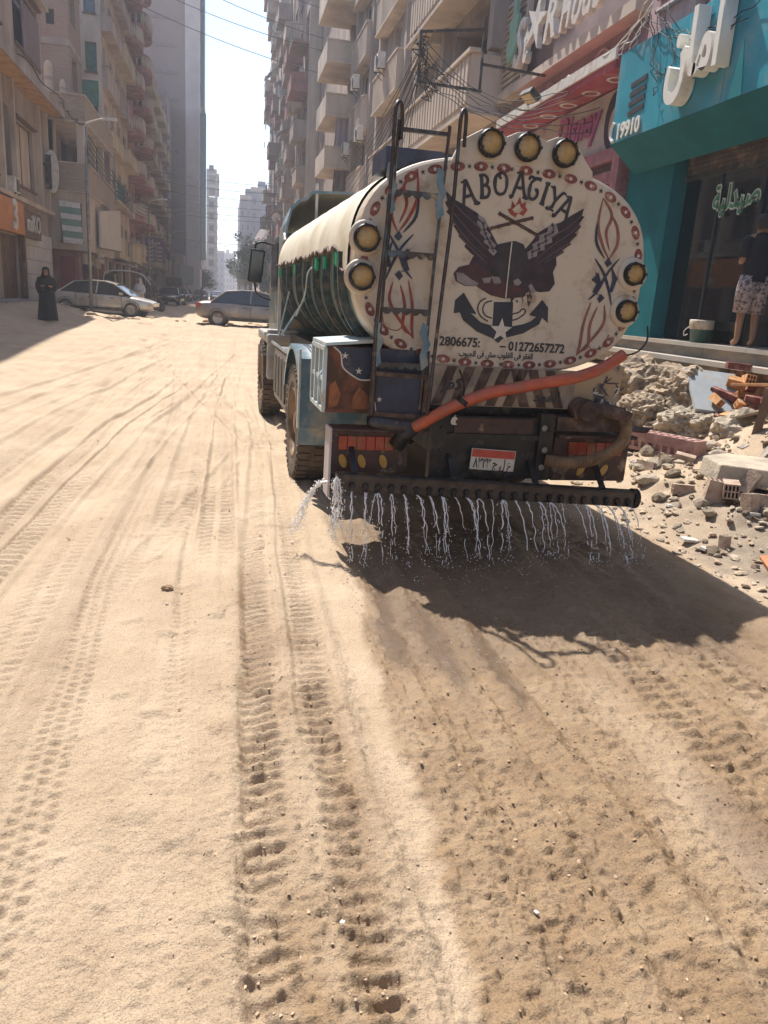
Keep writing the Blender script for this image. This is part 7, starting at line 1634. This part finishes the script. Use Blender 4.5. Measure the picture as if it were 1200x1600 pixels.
# long pinkish perforated block
t = root('perforated_block', 'long pinkish concrete strip with rows of holes behind the right tail light', 'block', (4.80, 7.75, .40), R(24))
mb = MB(); ops = [(-.56 + .094 * k, -.50 + .094 * k, -.05, .05, .03) for k in range(12)]
PKB = mat('pink_block', (.40, .22, .19), .9, var=.2, vs=8, dust=.25, dust_rgb=(.45, .33, .26), ds=7, bump=.5, bs=30)
grid_wall(mb, lambda u, v, d: (v * .9, u, .11 - d), -.6, .6, -.12, .12, [(a, b, c, d_, e) for a, b, c, d_, e in [(o[0], o[1], -.09, -.02, .03) for o in ops] + [(o[0], o[1], .02, .09, .03) for o in ops]], .03)
grid_wall(mb, lambda u, v, d: (-.108 + d, u, v), -.6, .6, -.11, .11, [(o[0], o[1], -.07, .0, .03) for o in ops], .03)
mb.add([(.108, -.6, -.11), (.108, .6, -.11), (.108, .6, .11), (.108, -.6, .11), (-.108, -.6, -.11), (-.108, .6, -.11), (-.108, .6, .11), (-.108, -.6, .11)], [(0, 1, 2, 3), (4, 0, 3, 7), (1, 5, 6, 2)])
mb.build('strip', PKB, t)
# concrete lump with bricks in front
t = root('concrete_block', 'broken slab of concrete lying behind the nearest hollow bricks', 'block', zz(4.72, 6.1, .06), R(-20))
mb = MB(); mb.prism([(-.28, -.30, 0), (.22, -.36, -.02), (.40, -.05, 0), (.32, .30, .0), (-.05, .38, 0), (-.33, .12, 0)], (.03, .02, .17)); bevel(mb.build('slab', mat('sandy_concrete', (.43, .36, .28), .95, var=.2, vs=5, dust=.4, dust_rgb=(.5, .4, .28), ds=4, bump=.8, bs=18), t), .015)
put(HB, 'hollow_brick', zz(4.22, 5.74, .075), (R(90), R(8), R(-25)), 'hollow brick standing on end in front of the concrete slab', 'brick', None, 1.12)
put(HBL, 'hollow_brick', zz(4.33, 5.66, .14), (R(4), R(88), R(-28)), 'hollow brick with its holes upward, leaning on the standing brick', 'brick', None, 1.0)
put(HB, 'hollow_brick', zz(4.36, 5.42, .055), (R(80), 0, R(12)), 'dark hollow brick nearest the front of the plaster heap', 'brick', None, .88)
put(HB, 'hollow_brick', zz(4.53, 5.45, .055), (R(4), R(8), R(80)), 'reddish brick lying flat beside the front hollow brick', 'brick', None, .88)
put(HBL, 'hollow_brick', zz(4.62, 5.80, .10), (R(70), R(20), R(-60)), 'hollow brick tilted on top of the plaster shards', 'brick', None, .88)
put(HB, 'hollow_brick', zz(4.92, 5.75, .12), (R(20), R(10), R(-35)), 'pinkish hollow brick at the right edge of the heap', 'brick', None, .88)
put(HB, 'hollow_brick', zz(4.70, 4.98, .06), (R(80), R(0), R(20)), 'hollow brick at the right edge above the orange board', 'brick', None, .88)
put(HBL, 'hollow_brick', zz(3.90, 5.05, .03), (R(85), 0, R(15)), 'single hollow brick standing alone on the grey sand', 'brick', None, .5)
put(HB, 'hollow_brick', zz(4.27, 6.25, .03), (0, R(6), R(70)), 'small brown brick half sunk in the sand, left of the concrete slab', 'brick', None, .75)
put(HB, 'hollow_brick', zz(4.33, 7.02, .03), (0, R(15), R(30)), 'weathered brick on the sand behind the spray bar end', 'brick', None, .8)
put(HB, 'hollow_brick', zz(4.85, 7.15, .03), (R(8), R(-10), R(50)), 'pinkish brick below the long perforated strip', 'brick', None, .8)
for k in range(26):
    x, y = rs.uniform(5.75, 6.5), rs.uniform(7.0, 8.4); me_ = rs.choice([HBO, HBO, HB]); o = put(me_, 'hollow_brick', zz(x, y, rs.uniform(.03, .22)), (rs.uniform(-.5, .5), rs.uniform(-.5, .5), rs.uniform(0, 6)), ('orange' if me_ is HBO else 'reddish') + ' hollow brick in the heap between the slab and the boards', 'brick', 'orange bricks in the heap' if me_ is HBO else 'reddish bricks in the heap', rs.uniform(.7, 1.0))
SB = MB().box((0, 0, 0), (.12, .25, .07)).mesh('solid_brick', M['rbrick'])
for k in range(16):
    x, y = rs.uniform(5.6, 6.45), rs.uniform(7.1, 8.7); put(SB, 'solid_brick', zz(x, y, rs.uniform(.02, .2)), (rs.uniform(-.5, .5), rs.uniform(-.5, .5), rs.uniform(0, 6)), 'dark red brick in the heap between the slab and the boards', 'brick', 'dark red bricks in the heap')
put(SB, 'solid_brick', (6.62, 8.95, 1.22), (.05, .0, 1.2), 'red brick resting on the lower marble step', 'brick', None, 1.2)
# boards and panels at the right edge
PLY = mat('old_board', (.36, .27, .18), .75, var=.25, vs=4, dust=.2, ds=4, stretch=(3, .4, 1))
for k, (a, b, w, th, l, m) in enumerate((((6.1, 8.15, 1.05), (6.3, 6.4, 1.24), .30, .035, 'pale plank lying across the orange bricks', M['obrick']), ((5.75, 7.6, .72), (6.25, 6.5, 1.18), .42, .03, 'brown sheet leaning over the rubble at the right edge', PLY), ((5.30, 6.62, .42), (5.75, 6.35, 1.12), .34, .04, 'grey-brown door leaf leaning upright at the right edge', M['shutter_wood']), ((5.55, 7.05, .45), (5.6, 7.0, 1.12), .10, .08, 'rough wooden post standing in the rubble', M['wood']), ((3.93, 4.62, .05), (4.7, 4.25, .26), .30, .03, 'orange-brown board poking in from the right edge, low down', mat('orange_ply', (.42, .17, .07), .7, var=.2, vs=3, dust=.15, ds=4)), ((5.98, 7.35, .95), (6.6, 6.6, 1.2), .14, .09, 'wooden beam with a pale top beside the marble step', M['plaster_light']))):
    tag(bevel(MB().bar(a, b, w, th).build('board', m), .004), l, 'board')
for k, (x, y, s, rz) in enumerate(((5.1, 6.72, .11, .3), (4.0, 6.0, .08, 1.2), (3.72, 5.25, .09, .2), (3.74, 5.05, .07, .5), (4.35, 7.3, .10, .9), (4.3, 5.3, .06, 2), (4.52, 5.18, .05, 1))):
    tag(MB().prism([(-s, -s * .4, 0), (s * .9, -s * .5, 0), (s, s * .3, 0), (-s * .2, s * .5, 0), (-s * .9, s * .3, 0)], (0, 0, .02)).build('litter_scrap', M['white_metal'], None, False, zz(x, y, .012), (.1, .15, rz)), ['white polystyrene scrap on the sand below the boards', 'flat pale scrap left of the concrete slab', 'white scrap lying nearest the tanker shadow', 'small pale scrap beside the nearest white one', 'white scrap under the right tail light', 'white scrap beside the hollow bricks', 'tiny white scrap at the foot of the plaster heap'][k], 'scrap')
for k, (x, y) in enumerate(((.52, 5.3), (.35, 1.75), (.93, 1.72), (-.29, 4.2))):
    tag(MB().prism([(-.009, -.006, 0), (.009, -.005, 0), (.007, .006, 0), (-.008, .007, 0)], (0, 0, .004)).build('pale_chip', M['white_metal'], None, False, zz(x, y, .004), (.2, .1, k)), ['white chip at the end of the smooth tyre strip', 'white pebble in the lower middle of the photo', 'pale chip in the damp sand near the bottom', 'white chip left of the lug track'][k], 'chip')
# big clod left of the track
rock(zz(-.30, 4.42, .012), .024, 60, M['damp_clod'], 'clod', 'dark crumbly clod in the sand between the thin and the wide track', 'clod', (1.3, .9, .8), 3)
# heap ridge by the cars
for k in range(26):
    x, y = rs.uniform(-6.5, 3.0), rs.uniform(31.5, 35); x -= .2 * (y - 33)
    rock(zz(x, y, .02), rs.uniform(.05, .16), 70 + k, M['clod'], 'clod', 'lump of dug-up sand lying near the parked cars', 'clod', (1.4, 1, .6), 1, 'lumps of sand by the parked cars')

# ---------------------------------------------------------------- tree on the right, far down the street
def leaf_tree(loc, h, rad, label, seed, n=2600, m=None, name='tree'):
    r = random.Random(seed); t = root(name, label, 'tree', loc)
    tr = MB(); tr.tube([(0, 0, 0), (.1, 0, h * .3), (-.1, .1, h * .6), (.05, 0, h * .85)], [.22, .18, .11, .04], 8)
    tips = []
    for k in range(11):
        a = r.uniform(0, 6.3); z0 = h * r.uniform(.25, .7); q = Vector((rad * .75 * math.cos(a) * r.uniform(.5, 1), rad * .75 * math.sin(a) * r.uniform(.5, 1), z0 + h * r.uniform(.1, .28))); tips.append(q)
        tr.tube([(0, 0, z0), tuple(q * .5 + Vector((0, 0, z0 * .5))), tuple(q)], [.08, .05, .02], 5)
    tr.build('trunk', M['wood'], t)
    cl = MB(); cs = [(q, r.uniform(.5, 1.15)) for q in tips] + [(Vector((r.gauss(0, rad * .45), r.gauss(0, rad * .45), h * r.uniform(.35, 1.02))), r.uniform(.5, 1.1)) for _ in range(18)]
    for _ in range(n):
        c, s = r.choice(cs); d = Vector((r.gauss(0, 1), r.gauss(0, 1), r.gauss(0, .8))).normalized() * s * r.random() ** .4; p_ = c + d
        u = Vector((r.gauss(0, 1), r.gauss(0, 1), r.gauss(0, .6))).normalized(); v = u.orthogonal().normalized(); l = r.uniform(.12, .26)
        cl.add([p_ - u * l, p_ + v * l * .4, p_ + u * l, p_ - v * l * .4], [(0, 1, 2, 3)], r.randrange(3))
    cl.build('crown', m, t)
    return t
LF = [mat('leaf_a', (.05, .085, .03), .7, var=.3), mat('leaf_b', (.075, .11, .04), .7, var=.3), mat('leaf_c', (.035, .06, .025), .7, var=.3)]
for k, (x, y, h, rad, l) in enumerate(((4.2, 118, 8.3, 2.2, 'green street tree right of the distant gap, tallest of the row'), (5.1, 104, 7.6, 1.9, 'nearer green street tree partly behind the tanker mirror'), (3.9, 134, 7.0, 1.9, 'farther hazy street tree behind the tallest one'), (4.6, 90, 5.2, 1.3, 'slim small tree nearest the tanker mirror'), (-3.0, 128, 3.6, 1.2, 'small dark green tree left of the street gap'), (3.4, 155, 6.4, 2.0, 'faintest street tree, farthest down the right side'))):
    leaf_tree((x, y, .4), h * 1.12, rad * 1.15, l, 30 + k, m=LF)
# street wall continued behind the camera and beyond the right edge, for light and reflections
K1 = root('corner_house', 'plain tan house on the left outside the frame', 'building', (-8.6, -2, 0)); block(K1, -8.6, 1, -18, -22, 15.5, -.5, 13, [(y, y + 1.6, z, z + 1.5) for y in (-18, -12, -6, 0, 6, 11) for z in (1.2, 4.4, 7.6, 10.4)], (), 'plaster')
K2 = root('corner_house', 'plain grey house on the right behind the camera', 'building', (7.4, -2, 0)); block(K2, 7.4, -1, 18, -22, 2.9, -.5, 14, [(y, y + 1.6, z, z + 1.5) for y in (-18, -12, -6, 0) for z in (1.6, 4.8, 8, 11)], (), 'plaster_grey')

# shop-level clutter and washing on the left side
rc = random.Random(17)
for k, (y, w, h_, z, c, l) in enumerate(((46.0, 1.6, .5, 3.1, (.5, .42, .3), 'cream shop board above the garage of the brick building'), (54.2, 2.0, .7, 3.7, (.12, .07, .06), 'dark brown shop board under the first yellow balcony'), (57.5, 1.6, .6, 3.6, (.45, .10, .08), 'red shop board beside the dark brown one'), (61.5, 2.2, .7, 3.8, (.5, .5, .46), 'white shop board under the plaster balconies'), (68.5, 2.2, .8, 3.6, (.10, .16, .30), 'blue shop board under the red balconies'), (73.0, 2.0, .7, 3.7, (.5, .45, .35), 'pale shop board left of the purple sign'), (83.0, 2.4, .9, 3.7, (.35, .30, .10), 'yellowish shop board under the beige flats'), (90.0, 2.4, .8, 3.6, (.42, .42, .40), 'grey shop board under the beige flats'))):
    X_ = -6.4 if y < 53 else (-6.9 if y < 66 else -7.3)
    t = root('shop_board', l, 'shop board', (X_, y, z)); MB().b2(-.06, .06, -w / 2, w / 2, -h_ / 2, h_ / 2).build('board', mat('board_paint', c, .6, var=.15, dust=.15), t)
    MB().b2(.061, .075, -w * .35, w * .35, -h_ * .12, h_ * .12).build('lettering_band', M['white_metal'] if sum(c) < .8 else M['wood'], t)
for k, (y, z, x) in enumerate(((50.5, 9.0, -6.2), (54.5, 7.6, -6.0), (56.5, 4.6, -6.1), (61, 7.9, -6.3), (68, 8.0, -5.8), (69, 11.1, -5.8), (76, 5.0, -5.8), (82, 8.1, -6.0), (88.5, 5.2, -6.0), (95, 8.0, -6.0), (76, 14.0, -5.8), (60.5, 13.9, -6.2))):
    c = rc.choice([(.5, .46, .42), (.36, .12, .14), (.12, .16, .28), (.45, .35, .2), (.2, .2, .2)]); w = rc.uniform(.7, 1.5); n = 6
    mb = MB(); vs = []
    for i in range(n + 1): vs += [(.03 * math.sin(i * 2.1 + k), w * i / n, 0), (.05 * math.sin(i * 1.7 + k), w * i / n + .03 * math.sin(i), -rc.uniform(.75, 1.0))]
    mb.add(vs, [(2 * i, 2 * i + 2, 2 * i + 3, 2 * i + 1) for i in range(n)])
    tag(mb.build('laundry', mat('washing', c, .9, var=.2), None, True, (x, y, z)), 'washing hung over the balcony of the ' + ('brick building' if y < 53 else 'plaster building' if y < 66 else 'red balcony building' if y < 80 else 'beige flats') + ', ' + ORD[max(1, int((z - 1) / 3.1))] + ' floor, ' + ('near' if int(y) % 2 else 'far') + ' part', 'laundry')
t = root('shop_awning', 'sagging dark cloth awning over the shops behind the three-wheeler', 'awning', (-6.2, 56, 3.2))
MB().add([(-.8, -2.5, .4), (-.8, 2.5, .4), (.6, 2.3, -.25), (.1, 0, -.2), (.6, -2.6, -.3)], [(0, 1, 2, 3, 4)]).build('cloth', M['wood'], t)
for y in (-2.4, 2.2): MB().bar((.55, y, -.3), (.55, y, -2.5), .05).build('pole', M['dark_metal'], t)

# ---------------------------------------------------------------- dusty air
hzb = MB().b2(-430, 430, -32, 1560, -1.2, 64)
hm = bpy.data.materials.new('haze'); hm.use_nodes = True; hn = hm.node_tree.nodes
hn.remove(hn['Principled BSDF']); pv = hn.new('ShaderNodeVolumePrincipled'); hm.node_tree.links.new(pv.outputs[0], hn['Material Output'].inputs['Volume'])
pv.inputs['Color'].default_value = (.80, .87, 1.0, 1); pv.inputs['Density'].default_value = 0.0013; pv.inputs['Anisotropy'].default_value = 0.25

tag(hzb.build('haze', hm), kind='stuff')

SPLIT = {'tail_post', 'ladder_flange', 'bar_bracket', 'bolt', 'locker_door', 'lamp_bracket', 'hatch', 'bracket', 'side_rack', 'wheel_arch', 'lamp_clip', 'side_rail'}
# every loose piece of these parts becomes a part of its own
def split_islands(o):
    me = o.data; n = len(me.vertices); par = list(range(n))
    def f(a):
        while par[a] != a: par[a] = par[par[a]]; a = par[a]
        return a
    for e in me.edges:
        a, b = f(e.vertices[0]), f(e.vertices[1])
        if a != b: par[a] = b
    gr = {}
    for p_ in me.polygons: gr.setdefault(f(p_.vertices[0]), []).append(p_)
    if len(gr) < 2: return
    base = o.name.split('.')[0]
    for k, (g, ps) in enumerate(gr.items()):
        ids = sorted({v for p_ in ps for v in p_.vertices}); mp = {v: i for i, v in enumerate(ids)}
        m2 = bpy.data.meshes.new(base); m2.from_pydata([tuple(me.vertices[v].co) for v in ids], [], [[mp[v] for v in p_.vertices] for p_ in ps])
        for m_ in me.materials: m2.materials.append(m_)
        m2.polygons.foreach_set('material_index', [p_.material_index for p_ in ps]); m2.polygons.foreach_set('use_smooth', [p_.use_smooth for p_ in ps])
        if k == 0: first = m2
        else:
            c = o.copy(); c.data = m2; COL.objects.link(c)
    o.data = first
for o in list(sc.objects):
    if o.type == 'MESH' and o.name.split('.')[0] in SPLIT: split_islands(o)
